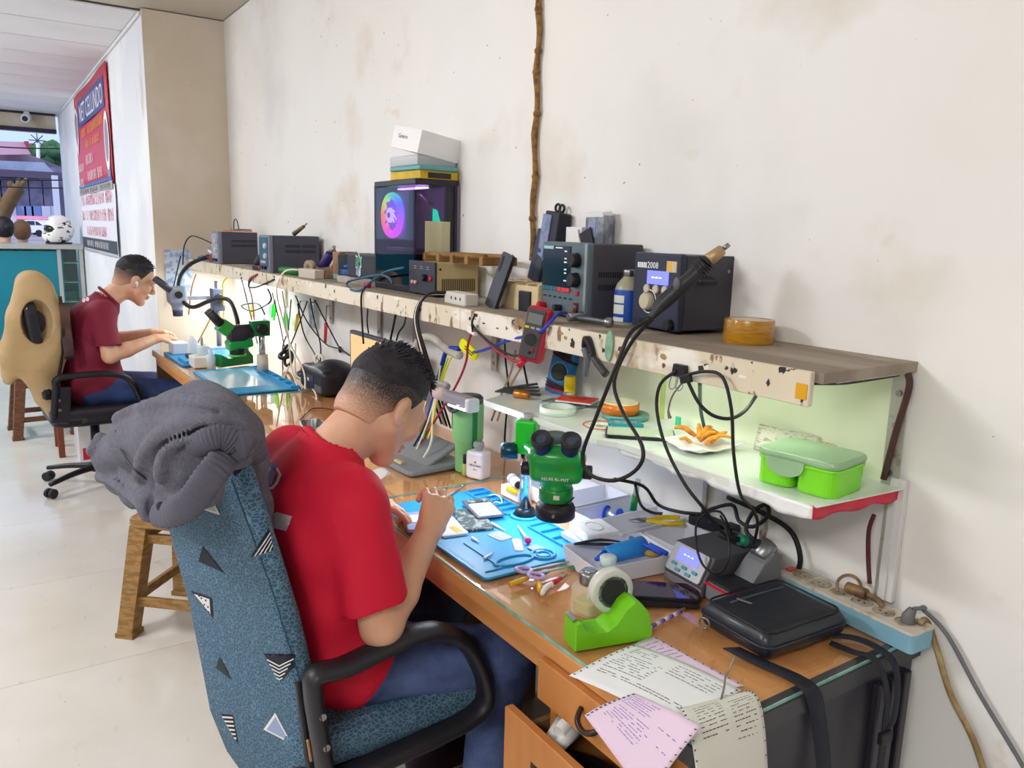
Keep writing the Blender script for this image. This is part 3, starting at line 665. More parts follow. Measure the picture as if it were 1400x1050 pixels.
# cctv camera on the lintel
cc = thing('security_camera', 'small white security camera fixed above the shop front', 'camera', (-10.9, -.79, 2.69))
obj('mount', MB().cyl((-.1, 0, 0), (-.02, 0, -.03), .03, seg=12), WHT, cc); obj('body', MB().cyl((-.06, .0, -.045), (.10, -.03, -.09), .045, seg=16, bev=.01), WHT, cc); obj('lens', MB().cyl((.10, -.03, -.09), (.112, -.032, -.093), .03, seg=14), BLK, cc)
# poster on the pier
po = thing('poster', 'small pale blue notice pasted on the beige pier', 'poster', (-5.36, -.34, 1.16)); obj('sheet', MB().box((0, 0, 0), (.001, .16, .30)), mat('poster_blue', '#c9d8ee', .6, col2='#93abd4', nscale=30, nlo=.5, nhi=.55), po)
# bamboo stick / vine hanging on the wall
bs = MB(); pts = []
for k in range(14): t = k/13; q = PY(727+11*t+1.6*math.sin(k*1.9), 356-372*t, -.012); pts.append(q)
bs.tube(pts, [.0085+.0015*math.sin(k*2.3) for k in range(14)], 8)
for k in (2, 4, 7, 9, 10, 12): bs.tube([pts[k], pts[k]+Vector((.012, -.006, .014))], [.005, .002], 6, spline=False); bs.ball(pts[k], .0115, 8, 6)
tag(obj('dry_branch', bs, mat('dry_bark', '#9c7440', .8, col2='#6f4f2a', nscale=60, bump=.5, bscale=80)), 'long dry brown branch hanging straight down the white wall', 'branch')

# ================================================================== things on the upper shelf
def knob(parent, x, y, z, r, m, d=.02, name='knob', dirn=(0, -1, 0)):
    p = Vector((x, y, z)); d_ = Vector(dirn); b = MB(); b.cyl(p, p+d_*d, r, r*.9, seg=20, bev=r*.12)
    return obj(name, b, m, parent)
T = SHTOP
# --- packing tape
tp_ = thing('packing_tape', 'thick brown roll of packing tape at the right end of the wall shelf', 'tape', (-1.068, -.085, T))
BT = mat('brown_tape', '#c08a1c', .3, col2='#a8720f', nscale=30, stretch=(1, 1, 8), coat=.5)
obj('tape', MB().lathe([(.038, 0), (.050, 0), (.0505, .001), (.0505, .047), (.050, .048), (.038, .048), (.038, 0)], 40), BT, tp_)
obj('core', MB().lathe([(.0355, .0005), (.0385, .0005), (.0385, .0475), (.0355, .0475), (.0355, .0005)], 32), mat('tape_core', '#d9d2c4', .7), tp_)
# --- hot air station
NAVY = mat('navy_panel', '#2a2f45', .45); DKG = mat('dark_case', '#3d3c45', .5, bump=.1, bscale=200); BEI = mat('beige_knob', '#c9c0a8', .5)
ha = thing('hot_air_station', 'dark blue hot air rework station with blue display on the right part of the shelf', 'soldering station', (-1.29, -.135, T), rz=math.radians(-6))
hw, hd, hh = .165, .14, .168
obj('case', MB().box((0, hd/2+.012, hh/2+.006), (hw, hd, hh-.006), r=.003), DKG, ha)
obj('front_panel', MB().box((0, .004, hh/2+.006), (hw, .018, hh), r=.005), NAVY, ha)
text_part('lettering', '2008', .020, WINK, ha, At(-.012, -.0056, hh-.022, FRONT)); b = MB(); ri = random.Random(1)
for k in range(5): b.box((-.065+k*.007, -.0054, hh-.022), (.005, .0006, .012))
obj('maker_mark', b, WINK, ha)
obj('yellow_label', MB().box((.054, -.0055, hh-.022), (.034, .0012, .024)), mat('label_amber', '#e3b458', .6), ha); obj('label_code', MB().box((.063, -.0062, hh-.022), (.013, .0008, .02)), mat('label_grey', '#c9c4b4', .6), ha)
lc = obj('display', MB().box((.008, -.0055, hh-.048), (.075, .002, .030)), GLOWSCR, ha)
b = MB()
for k in range(3): b.box((-.008+k*.013, -.0068, hh-.048), (.008, .0008, .0025))
obj('display_digits', b, mat('lcd_digit', '#eef0ff', .4, emit=1.2), lc)
for k in range(3): knob(ha, -.028+k*.032, -.004, hh-.074, .0105, BEI, .006, 'button')
knob(ha, -.02, -.003, .066, .020, BEI, .018); obj('dial_ring', MB().torus((-.02, -.0055, .066), .026, .0012, rot=(PI/2, 0, 0)), WINK, ha)
knob(ha, .02, -.004, .068, .007, BEI, .004, 'button')
obj('switch', MB().box((-.035, -.006, .022), (.03, .006, .016), r=.002), BLK, ha)
for x, z in ((.06, .02),): obj('cable_gland', MB().cyl((x, -.004, z), (x, -.018, z), .013, .010, seg=16), BLK, ha)
for z in (.03, hh-.03): obj('screw', MB().cyl((hw/2, .13, z), (hw/2+.002, .13, z), .004, seg=8), STL, ha)
obj('handle_cradle', MB().box((hw/2+.012, .055, hh-.05), (.03, .05, .012), rot=(0, .3, 0), r=.003), BLK, ha)
# --- hot air handle lying against its case
hg = thing('hot_air_gun', 'black hot air gun handle with brass nozzle resting on the blue station', 'tool', PX(890, 432, -1.17))
o = hg.location
def rel(p, b=o): return Vector(p)-b
P0 = PX(889, 435, -1.17); P1 = PX(905, 415, -1.165); P2 = PX(950, 375, -1.13); P3 = PX(968, 356, -1.115); P4 = PX(988, 341, -1.10); P5 = PX(997, 334, -1.09)
obj('grip', MB().tube([rel(P0), rel(P0.lerp(P1, .5)), rel(P1), rel(P1.lerp(P2, .5)), rel(P2), rel(P2.lerp(P3, .8))], [.006, .011, .0155, .0165, .0145, .014], 16), mat('grip_black', '#2b2a30', .42), hg)
b = MB()
for k in range(5): q = P2.lerp(P3, .2+.16*k); q2 = P2.lerp(P3, .26+.16*k); b.cyl(rel(q), rel(q2), .0185, seg=16)
obj('collar', b, BLK, hg)
obj('heater_tube', MB().cyl(rel(P3), rel(P4), .0135, .0115, seg=16, bev=.002), mat('brass_tube', '#b79a74', .45, .5), hg)
obj('nozzle', MB().cyl(rel(P4), rel(P5), .0048, seg=12), STL, hg)
obj('button', MB().ball(rel(PX(925, 388, -1.13)), (.009, .004, .013)), GRY, hg)
# cables of the station looping down to the lower shelf
tag(obj('hot_air_hose', MB().tube([PX(888, 437, -1.19), PY(862, 455, -.31), PY(843, 500, -.34), PY(815, 570, -.35), PY(797, 620, -.36), PY(806, 648, -.36), PY(840, 657, -.36), PY(872, 640, -.345), PY(878, 610, -.335), PY(850, 560, -.31), PY(840, 520, -.30), PY(862, 470, -.295), PX(892, 436, -1.2)], .0042, 8), RUB), 'black hose looping from the hot air gun down in front of the microscope', 'cable')
# --- solvent bottle
bt = thing('solvent_bottle', 'clear solvent bottle with blue label and steel cap beside the hot air station', 'bottle', (-1.418, -.105, T))
CLR = thin_glass('clear_plastic', '#e9ecdc', 1, .08)
obj('body', MB().lathe([(.0, 0), (.030, 0), (.031, .003), (.031, .085), (.026, .098), (.014, .112), (.013, .118)], 24), mat('cloudy_bottle', '#b9b79c', .25, alpha=.75), bt)
obj('label', MB().lathe([(.0316, .008), (.0318, .009), (.0318, .083), (.0316, .084)], 24), mat('blue_label', '#1b50b0', .4), bt)
b = MB(); 
for z, h_ in ((.062, .018), (.038, .022), (.014, .010)): b.lathe([(.0321, z-h_/2), (.0321, z+h_/2)], 8, T=Matrix.Rotation(math.radians(-125), 4, 'Z'), arc=1.2)
obj('label_panel', b, mat('label_white', '#d8dcd6', .5), bt)
obj('cap', MB().lathe([(0, .131), (.0135, .131), (.0145, .129), (.0145, .116), (.0135, .115), (0, .115)], 24), STL, bt)
# --- bench supply, grey front
PSF = mat('supply_front', '#5f7078', .45, .2); PSC = mat('supply_case', '#44424c', .5)
ps = thing('bench_power_supply', 'grey fronted bench power supply with two black knobs and red buttons', 'power supply', (-1.598, -.158, T), rz=math.radians(-8))
w_, d_, h_ = .232, .145, .185
obj('case', MB().box((0, d_/2+.01, h_/2+.006), (w_, d_, h_-.004), r=.004), PSC, ps); obj('front_panel', MB().box((0, .005, h_/2+.006), (w_, .02, h_), r=.006), PSF, ps)
obj('side_trim', MB().box((w_/2-.006, -.0055, h_/2+.006), (.010, .004, h_-.006), r=.001), mat('trim_grey', '#9aa3a6', .4, .4), ps)
obj('screen', MB().box((-.035, -.006, .128), (.145, .003, .105), r=.001), mat('dark_screen', '#141d2b', .12, coat=.4), ps)
obj('title_strip', MB().box((-.075, -.0078, .176), (.052, .0008, .008)), mat('strip_teal', '#9fd0cc', .5), ps)
b = MB(); r_ = random.Random(4)
for z in (.168, .15, .141, .123, .114, .095): b.box((.015, -.0079, z), (r_.uniform(.01, .02), .0006, .0035))
b.box((-.02, -.0079, .176), (.035, .0006, .003)); obj('screen_lettering', b, WINK, ps)
for z in (.148, .100): knob(ps, .070, -.005, z, .0185, BLK, .022)
for k in range(7): obj('button', MB().box((-.096+k*.021, -.0075, .072), (.019, .004, .011), r=.001), mat('btn', '#2d6f7c' if k < 4 else '#dd3b4c', .4), ps)
obj('power_button', MB().box((.075, -.0075, .068), (.014, .004, .010), r=.001), RED, ps)
b = MB()
for k in range(6): b.box((-.093+k*.027, -.0058, .051), (.012, .002, .004))
obj('usb_port', b, BLK, ps)
b = MB(); [b.box((.045+k*.026, -.0058, .020), (.013, .002, .006)) for k in range(2)]; obj('terminal', b, mat('orange_port', '#a8502a', .5), ps)
for x, m in ((-.09, RED), (-.005, BLK)): obj('jack', MB().cyl((x, -.005, .025), (x, -.028, .026), .0085, seg=14, bev=.001), m, ps)
for x in (-.07, .05):
    pass
b = MB()
for z in (.115, .085):
    for k in range(12): b.box((w_/2+.0005, .03+k*.0065, z), (.001, .003, .014))
obj('vent_slot', b, BLK, ps)
[obj('foot', MB().cyl((x, y, 0), (x, y, .006), .009, seg=12), BLK, ps) for x in (-.09, .09) for y in (.03, .13)]
pj = Vector(PX(790, 432, -1.62)); 
tag(obj('red_test_lead', MB().tube([PX(768, 423, -1.63), PX(752, 431, -1.66), PX(775, 424, -1.63), PX(788, 427, -1.59)], .005, 8), RED), 'red banana plug lead at the foot of the grey fronted supply', 'cable')
BLUC = mat('blue_cable', '#1e3fb8', .4); REDC = mat('red_cable', '#a82038', .45); WHC = mat('white_cable', '#ece6d6', .45); YELC = mat('yellow_cable', '#e8e020', .45)
tag(obj('blue_test_lead', MB().tube([PX(786, 430, -1.59), PY(765, 428, -.25), PY(752, 441, -.29), PY(735, 456, -.30), PY(700, 464, -.28), PY(652, 481, -.25), PY(628, 476, -.22)], .0042, 8), BLUC), 'blue twisted lead running from the supply to the yellow tag', 'cable')
# --- hammer lying in front of the bottle
hmr = thing('small_hammer', 'small steel hammer lying on the shelf edge before the blue labelled bottle', 'hammer', (-1.44, -.20, T+.012))
obj('handle', MB().tube([(-.06, 0, 0), (0, .004, .001), (.05, .01, 0)], .0065, 10), mat('hammer_handle', '#6d7076', .4, .6), hmr); obj('head', MB().cyl((-.055, -.022, .002), (-.055, .026, .004), .011, seg=16, bev=.002), STL, hmr); obj('end_cap', MB().ball((.055, .01, .0), .0125), STL, hmr)
obj('grip_stub', MB().cyl((-.055, 0, .008), (-.056, .0, .036), .006, .008, seg=12), mat('copper_stub', '#6a4038', .4, .5), hmr)
single('black_power_brick', MB().vbox((0, 0, 0), (.055, .05, .055), .004, re=.002), mat('black_boxy', '#20222c', .4), 'small black charger box between the wooden organiser and the grey supply', 'charger', (-1.775, -.135, T))
# --- wooden organiser
WD = mat('pale_plywood', '#dcc9a0', .6, col2='#cdb688', nscale=3, stretch=(1, 1, 8))
og = thing('wooden_organiser', 'pale plywood slotted organiser tray leaning against the wall', 'organiser', (-1.84, -.085, T), rz=math.radians(-4))
b = MB(); b.box((0, -.06, .035), (.26, .004, .07)); obj('front_panel', b, WD, og); obj('back_panel', MB().box((0, .07, .045), (.26, .004, .09)), WD, og)
for x in (-.13, -.065, 0, .065, .13): obj('divider', MB().box((x, .005, .037), (.003, .13, .074)), WD, og)
for y in (-.025, .01, .045): obj('slat', MB().box((0, y, .05), (.26, .003, .05)), WD, og)
obj('base', MB().box((0, .005, .002), (.26, .13, .004)), WD, og); obj('slot', MB().box((-.09, -.0622, .035), (.012, .001, .035), r=.0004), mat('slot_dark', '#6b5a3c', .7), og)
# --- phones leaning
def slab_phone(name, label, loc, rot, size, m, cams=True, group=None, cat='phone'):
    t = thing(name, label, cat, loc, rot=rot, group=group); w, h, th = size
    obj('body', MB().vbox((0, 0, 0), (w, th, h), .001) if False else MB().prism([(x, y) for x, y in rr2d(w, h, .008)], -th/2, th/2, At(0, 0, h/2, FRONT), re=.0015), m, t)
    if cams:
        obj('camera_bump', MB().prism(rr2d(.02, .045, .006), 0, .0015, At(-w/2+.016, -th/2, h-.034, FRONT)), BLK, t)
        for k in range(3): obj('lens', MB().cyl((-w/2+.013, -th/2-.001, h-.02-.014*k), (-w/2+.013, -th/2-.003, h-.02-.014*k), .0052, seg=14), mat('lens', '#4a4c56', .15, .6), t)
    return t
def rr2d(w, h, r, seg=4):
    pts = []
    for cx, cy, a0 in ((w/2-r, h/2-r, 0), (-w/2+r, h/2-r, 90), (-w/2+r, -h/2+r, 180), (w/2-r, -h/2+r, 270)):
        for k in range(seg+1): a = math.radians(a0+90*k/seg); pts.append((cx+r*math.cos(a), cy+r*math.sin(a)))
    return pts
slab_phone('phone_case', 'black phone standing on end and leaning back on the shelf edge', (-1.895, -.19, T), (math.radians(-16), math.radians(9), math.radians(-12)), (.078, .16, .011), mat('phone_black', '#262a38', .45, bump=.1, bscale=200))
ph = thing('display_phone_stand', 'dark blue phone shaped stand leaning on the branch behind the organiser', 'phone', (-1.905, -.035, T+.072), rot=(math.radians(-8), math.radians(10), math.radians(-14)))
NV = mat('navy_case', '#2d3548', .5)
obj('body', MB().box((0, 0, .075), (.085, .014, .15), r=.004), NV, ph); obj('screen', MB().box((-.005, -.0075, .11), (.05, .001, .045)), mat('grey_screen', '#3a4460', .2), ph); obj('side_screen', MB().box((.032, -.009, .105), (.016, .004, .055), r=.002), mat('pale_screen', '#8d9cc0', .25), ph)
obj('seam', MB().box((-.005, -.0072, .04), (.001, .001, .07)), BLK, ph)
ph2 = thing('black_phone_box', 'tall black box with two ring loops on top behind the dark blue phone', 'box', (-1.845, -.028, T+.072), rot=(math.radians(-5), math.radians(6), math.radians(-14)))
obj('body', MB().box((0, 0, .10), (.10, .04, .20), r=.004), mat('black_box', '#22222e', .5), ph2); obj('front_card', MB().box((-.025, -.022, .125), (.06, .003, .13)), mat('pale_blue_card', '#8c9ab8', .4, col2='#6b7ca4', nscale=60), ph2)
for x in (-.012, .018): obj('ring', MB().torus((x, 0, .212), .010, .0035, rot=(PI/2, 0, .3)), BLK, ph2)
wb = thing('white_carton', 'upright white carton against the wall behind the grey supply', 'box', (-1.715, -.02, T), rz=math.radians(-4)); obj('carton', MB().box((0, -.012, .115), (.075, .02, .23), r=.001), mat('carton_white', '#e6e6ea', .6), wb); obj('lid_flap', MB().box((.005, -.024, .20), (.05, .002, .05), rot=(.2, 0, 0)), PAPER, wb)
wb2 = thing('white_carton', 'lower white carton leaning right of the black box', 'box', (-1.635, -.022, T), rz=math.radians(4)); obj('carton', MB().box((0, -.0, .105), (.07, .02, .21), r=.001), mat('carton_white2', '#f0f0f2', .6), wb2)
pb = thing('opened_phone_box', 'opened phone box with torn dark flap standing against the wall', 'box', (-1.625, -.03, T+.03), rz=math.radians(-6))
obj('carton', MB().box((.0, 0, .18), (.085, .03, .10), r=.001), mat('box_print', '#5a5f68', .5, col2='#9a9fae', nscale=25), pb); obj('white_lid', MB().box((-.002, -.002, .234), (.082, .03, .012), rot=(.15, 0, 0)), WHT, pb)
obj('stand', MB().box((0, 0, .065), (.08, .028, .13)), mat('box_dark', '#6b6458', .6), pb); obj('torn_flap', MB().box((-.01, -.022, .13), (.055, .003, .13), rot=(0, -.35, 0)), BLK2, pb); obj('screen_print', MB().box((-.01, -.0158, .195), (.035, .001, .04)), mat('screen_print', '#8f98c4', .4), pb)
# --- old beige power supply with bamboo rack on top
AMPB = mat('aged_beige', '#cdbb8c', .55, col2='#b9a473', nscale=6)
am = thing('old_power_supply', 'old beige sided power supply with black front and vent slots', 'power supply', (-2.335, -.175, T), rz=math.radians(-3))
w_, d_, h_ = .20, .15, .102
obj('case', MB().box((0, d_/2, h_/2+.008), (w_, d_, h_), r=.002), AMPB, am); obj('front_panel', MB().box((0, -.004, h_/2+.008), (w_+.004, .008, h_+.004), r=.001), mat('slate_front', '#30343f', .5), am)
knob(am, .035, -.008, .06, .012, BLK, .016); knob(am, .075, -.008, .06, .009, RED, .006, 'rocker')
for x in (-.06, -.035): obj('jack', MB().cyl((x, -.008, .042), (x, -.018, .042), .006, seg=12), mat('jack_pink', '#d6a0a4', .4), am)
b = MB(); [b.box((x, -.0084, z), (.018, .0006, .002)) for x in (-.05, .05, .0) for z in (.095, .088)]; obj('lettering', b, LGRY, am)
b = MB(); [b.box((w_/2+.0006, .02+k*.0068, .04), (.0012, .0034, .04)) for k in range(18)]; obj('vent_slot', b, mat('slot_brown', '#4b3f28', .7), am)
[obj('foot', MB().cyl((x, y, 0), (x, y, .008), .01, seg=12), BLK, am) for x in (-.08, .08) for y in (.015, .135)]
obj('side_dot', MB().cyl((w_/2, .012, .09), (w_/2+.002, .012, .09), .004, seg=8), BLK, am)
bd_ = mat('bamboo', '#a5804c', .6, col2='#86602f', nscale=12)
br = thing('bamboo_rack', 'low brown bamboo rack lying on top of the old power supply', 'rack', (-2.25, -.09, T+.1125), rz=math.radians(-3))
for y in (-.045, .045): obj('rail', MB().cyl((-.14, y, .022), (.26, y, .026), .008, seg=10), bd_, br)
for x in (-.15, -.04, .06, .16, .255): obj('block', MB().box((x, 0, .013), (.022, .12, .026), r=.003), bd_, br)
obj('end_post', MB().box((-.165, -.06, -.02), (.02, .02, .075), r=.003), mat('wood_post', '#b98a5c', .6), am) if False else None
ew = single('wood_wedge', MB().prism([(-.02, 0), (.02, 0), (.02, .10), (.008, .10)], -.008, .008, FRONT), mat('wedge_wood', '#a67c50', .6), 'upright brown wood wedge between the black device and the old supply', 'wood block', (-2.475, -.14, T))
# --- white power strip on the shelf edge with four plugs
wp = thing('power_strip', 'white socket strip on the shelf edge with black and white cords plugged in', 'power strip', (-2.02, -.215, T), rz=math.radians(-6))
obj('body', MB().vbox((0, 0, 0), (.15, .045, .034), .006, re=.003), mat('aged_white', '#dcd8d2', .45), wp)
for k in range(3): obj('socket', MB().cyl((-.02+k*.032, -.0235, .018), (-.02+k*.032, -.0225, .018), .005, seg=12), GRY, wp)
obj('red_end', MB().box((-.082, 0, .018), (.016, .03, .018), r=.003), RED, wp)
for k, (m, dx, lab) in enumerate(((RUB, 0, 'leftmost black cord from the white shelf strip'), (WHC, .006, 'white cord beside the black ones from the white shelf strip'), (RUB, .012, 'middle black cord from the white shelf strip'), (RUB, .02, 'rightmost black cord hanging from the white shelf strip'))):
    tag(obj('power_cable', MB().tube([(-2.10+dx, -.225, T+.022+.003*k), (-2.14+dx, -.275, T+.012+.003*k), (-2.16+dx, -.297, T-.05), (-2.15+dx*2, -.28, T-.16), (-2.19+dx*3, -.22, T-.3), (-2.25+dx*3, -.15, T-.42)], .0038, 7), m), lab, 'cable', group='cords from the white shelf strip')
# --- glass sided gaming computer
pc = thing('desktop_computer', 'black desktop computer tower with glass sides and glowing rainbow fan', 'computer', (-2.565, -.09, T))
w_, d_, h_ = .33, .165, .38; x0, x1, y0, y1 = -w_/2, w_/2, -d_/2, d_/2
DK = mat('pc_black', '#1d1b26', .4)
obj('base', MB().box((0, 0, .012), (w_, d_, .024), r=.003), DK, pc); obj('top', MB().box((0, 0, h_-.010), (w_, d_, .02), r=.003), DK, pc); obj('back_panel', MB().box((0, y1-.003, h_/2), (w_, .006, h_-.03)), mat('pc_grey_inner', '#8a7a98', .5), pc)
obj('left_panel', MB().box((x0+.003, 0, h_/2), (.006, d_, h_-.03)), DK, pc)
for x, y in ((x0+.006, y0+.006), (x1-.004, y1-.012)): obj('corner_post', MB().box((x, y, h_/2), (.012, .012, h_-.03), r=.001), DK, pc)
obj('rear_column', MB().box((x1-.008, y1-.030, h_/2), (.012, .04, h_-.04)), DK, pc)
obj('front_glass', MB().box((0, y0+.002, h_/2), (w_-.014, .003, h_-.044)), thin_glass('tinted_glass_front', '#b8b2c8'), pc); obj('side_glass', MB().box((x1-.002, -.012, h_/2), (.003, d_-.03, h_-.044)), thin_glass('tinted_glass_side', '#cfc8dc'), pc)
def rainbow(name, strength):
    m = bpy.data.materials.new(name); m.use_nodes = True; nt = m.node_tree; b = nt.nodes['Principled BSDF']
    tc = nt.nodes.new('ShaderNodeTexCoord'); gr = nt.nodes.new('ShaderNodeTexGradient'); gr.gradient_type = 'RADIAL'; mp = nt.nodes.new('ShaderNodeMapping'); mp.inputs['Rotation'].default_value = (PI/2, 0, 0)
    rp = nt.nodes.new('ShaderNodeValToRGB'); e = rp.color_ramp.elements; cs = [(0, '#ff8a2a'), (.14, '#c8ff3c'), (.28, '#40f0a0'), (.42, '#6a70ff'), (.6, '#e040ff'), (.8, '#ff40c0'), (1, '#ff8a2a')]
    e[0].position = 0; e[0].color = C(cs[0][1]); e[1].position = 1; e[1].color = C(cs[-1][1])
    for p, c in cs[1:-1]: q = e.new(p); q.color = C(c)
    nt.links.new(tc.outputs['Object'], mp.inputs[0]); nt.links.new(mp.outputs[0], gr.inputs[0]); nt.links.new(gr.outputs[0], rp.inputs[0]); nt.links.new(rp.outputs[0], b.inputs['Emission Color']); nt.links.new(rp.outputs[0], b.inputs['Base Color']); b.inputs['Emission Strength'].default_value = strength
    return m
fx, fz = -.072, .262
fan = obj('fan', MB().torus((0, 0, 0), .068, .013, rot=(PI/2, 0, 0), seg=36), rainbow('fan_light', 3.0), pc, loc=(fx, -.055, fz))
for k in range(9):
    a = 2*PI*k/9; b = MB(); b.box((.040, 0, 0), (.045, .003, .024), rot=(.5, 0, 0)); o_ = obj('fan_blade', b, rainbow('blade_light', 1.3) if k == 0 else bpy.data.materials['blade_light'], fan, rot=(0, a, 0))
obj('fan_hub', MB().cyl((0, -.012, 0), (0, .006, 0), .026, seg=24), mat('hub_light', '#fff0ff', .4, emit=2.2, ecol='#ffe6ff'), fan); obj('hub_cap', MB().cyl((0, -.015, 0), (0, -.012, 0), .010, seg=20), mat('hub_cap', '#c48ad0', .4, emit=.5, ecol='#c080ff'), fan)
obj('fan_frame', MB().box((fx, -.035, fz), (.165, .012, .165), r=.004), mat('fan_plate', '#8c7fa0', .5, emit=.12, ecol='#b080d0'), pc)
obj('light_bar', MB().box((.02, -.02, h_-.026), (.20, .02, .005)), mat('bar_light', '#a0e8ff', .4, emit=6, ecol='#e8b0ff', col2='#ffd060'), pc)
obj('mesh_plate', MB().box((-.06, -.03, h_-.048), (.10, .003, .018)), mat('mesh_plate', '#cdb8e0', .4, col2='#5a5068', nscale=120, nlo=.48, nhi=.52), pc)
obj('shroud', MB().box((-.02, -.02, .075), (w_-.05, .09, .11), r=.002), mat('shroud', '#211f30', .4), pc); obj('graphics_card', MB().box((-.01, -.05, .145), (.14, .05, .012), r=.003), mat('card', '#b8b4cc', .3, .4), pc)
obj('radiator_block', MB().box((.11, .02, .2), (.04, .05, .06), r=.004), mat('block_pink', '#b05c8c', .4, emit=.3, ecol='#ff60b0'), pc)
obj('green_light', MB().prism([(-.014, 0), (.014, 0), (.018, .03), (.004, .075), (-.012, .08)], 0, .004, At(x1-.03, .01, .205, RIGHT)), mat('led_green', '#20d8a8', .4, emit=1.6, ecol='#10e8a0'), pc)
for k in range(3): obj('tubing', MB().tube([(.04+.02*k, .03, .30), (.08+.02*k, -.02, .33-.01*k), (.13, .0, .27), (.12, .03, .22)], .004, 8), mat('tube_rose', '#b07898', .4), pc)
cdp = obj('paper_panel', MB().box((x1+.0015, .0, .13), (.002, .095, .225)), mat('yellowed_paper', '#d2cfae', .6, col2='#c3bf9c', nscale=6, stretch=(1, 8, .5)), pc)
# boxes on the computer
bz = T+.38
yb = thing('yellow_box', 'flat yellow and teal box lying on top of the computer', 'box', (-2.50, -.09, bz), rz=math.radians(4)); obj('carton', MB().box((0, 0, .014), (.20, .15, .028), r=.002), mat('box_yellow', '#d9b81c', .5, col2='#c9a420', nscale=20), yb); obj('teal_lid', MB().box((.012, -.01, .035), (.20, .15, .014), r=.004), mat('teal_lid', '#5fa6ad', .45), yb); obj('dark_gap', MB().box((.101, 0, .012), (.002, .09, .018)), BLK, yb)
cb = thing('clear_box', 'clear plastic box between the teal lid and the white carton on the computer', 'box', (-2.51, -.09, bz+.0425), rz=math.radians(3)); obj('box', MB().box((0, 0, .018), (.19, .15, .034), r=.003), mat('frosted_box', '#c3c8cc', .2, alpha=.7), cb); obj('contents', MB().box((.02, 0, .014), (.14, .11, .022), r=.003), mat('contents', '#8a8f96', .5, col2='#c8ccd0', nscale=60), cb)
wb = thing('white_box', 'white carton tilted on top of the stack on the computer', 'box', (-2.50, -.09, bz+.082), rot=(math.radians(-8), math.radians(10), math.radians(4))); obj('carton', MB().box((0, 0, .04), (.18, .165, .075), r=.001), mat('carton_clean', '#f0eff0', .5), wb); text_part('lettering', 'Gmicro', .02, INK, wb, At(-.02, -.083, .045, FRONT))
single('wifi_antenna', MB().cyl((0, 0, 0), (0, 0, .05), .006, .004, seg=10), BLK, 'short black antenna stub beside the computer tower', 'antenna', (-2.79, -.15, T))
# --- black device with stickers, router and cables
dv = thing('black_device_box', 'black box shaped device with green and white stickers in front of the computer', 'device', (-2.84, -.12, T+.028), rz=math.radians(8))
DVM = mat('device_slate', '#30343e', .5)
obj('case', MB().box((0, 0, .045), (.26, .10, .09), r=.006), DVM, dv)
pts = [(-.02, -.025), (.0, -.035), (.02, -.022), (.018, .0), (.024, .018), (.01, .014), (.004, .03), (-.004, .016), (-.02, .022), (-.016, .002)]
obj('sticker_outline', MB().prism([(p[0]*1.0, p[1]) for p in pts], 0, .001, At(-.04, -.0505, .062, FRONT)), WINK, dv); obj('green_sticker', MB().prism([(p[0]*.8, p[1]*.8) for p in pts], 0, .001, At(-.04, -.0517, .062, FRONT)), mat('sticker_green', '#2a9d6a', .4, col2='#183a30', nscale=80, nlo=.5, nhi=.52), dv)
obj('white_sticker', MB().prism([(.02*math.cos(a*PI/3+.5), .021*math.sin(a*PI/3+.5)) for a in range(6)], 0, .001, At(-.04, -.0505, .022, FRONT)), mat('sticker_white', '#cfd6e4', .4, col2='#8a94ac', nscale=90, nlo=.5, nhi=.53), dv)
obj('drive_slot', MB().box((.05, -.0505, .075), (.08, .001, .004)), BLK, dv)
rt = thing('circuit_rack', 'open grey metal frame with blue circuit parts left of the black device', 'device', (-3.03, -.13, T+.028), rz=math.radians(8))
for k in range(2): obj('side_frame', MB().box((-.05+.1*k, 0, .04), (.006, .09, .08), r=.002), mat('frame_grey', '#60686e', .5), rt)
obj('top_bar', MB().box((0, 0, .082), (.106, .02, .006), r=.002), mat('frame_grey2', '#60686e', .5), rt); obj('board', MB().box((0, 0, .012), (.09, .08, .02), r=.003), mat('blue_board', '#2a62a8', .5, col2='#173a6c', nscale=40), rt); obj('coil', MB().torus((.0, -.02, .035), .018, .006), BLU, rt)
lp_ = single('flat_adapter', MB().vbox((0, 0, 0), (.34, .11, .026), .01, re=.004), mat('flat_grey', '#b8aaa4', .5, col2='#8f8480', nscale=9), 'flat grey pink case lying under the black device on the shelf', 'case', (-2.88, -.13, T), rz=math.radians(5))
tag(obj('teal_usb_cable', MB().tube([PY(553, 366, -.2), PY(527, 372, -.22), PY(505, 387, -.27), PY(492, 397, -.29), PY(478, 395, -.28), PY(475, 386, -.24), PY(495, 380, -.22), PY(520, 376, -.23), PY(533, 381, -.24), PY(536, 388, -.24)], .0045, 8), mat('teal_cable', '#1f5878', .45)), 'dark teal cable curling over the black device with stickers', 'cable')
single('red_connector', MB().vbox((0, 0, 0), (.03, .02, .02), .004, re=.003), RED, 'small red connector at the end of the teal cable', 'connector', PZ(538, 393, T+.02) if False else (-2.70, -.215, T))
tag(obj('hanging_black_cable', MB().tube([PY(500, 392, -.29), PY(494, 405, -.294), PY(495, 440, -.294), PY(497, 470, -.29)], .0035, 7), RUB), 'black cord hanging from the shelf edge before the monitor', 'cable')
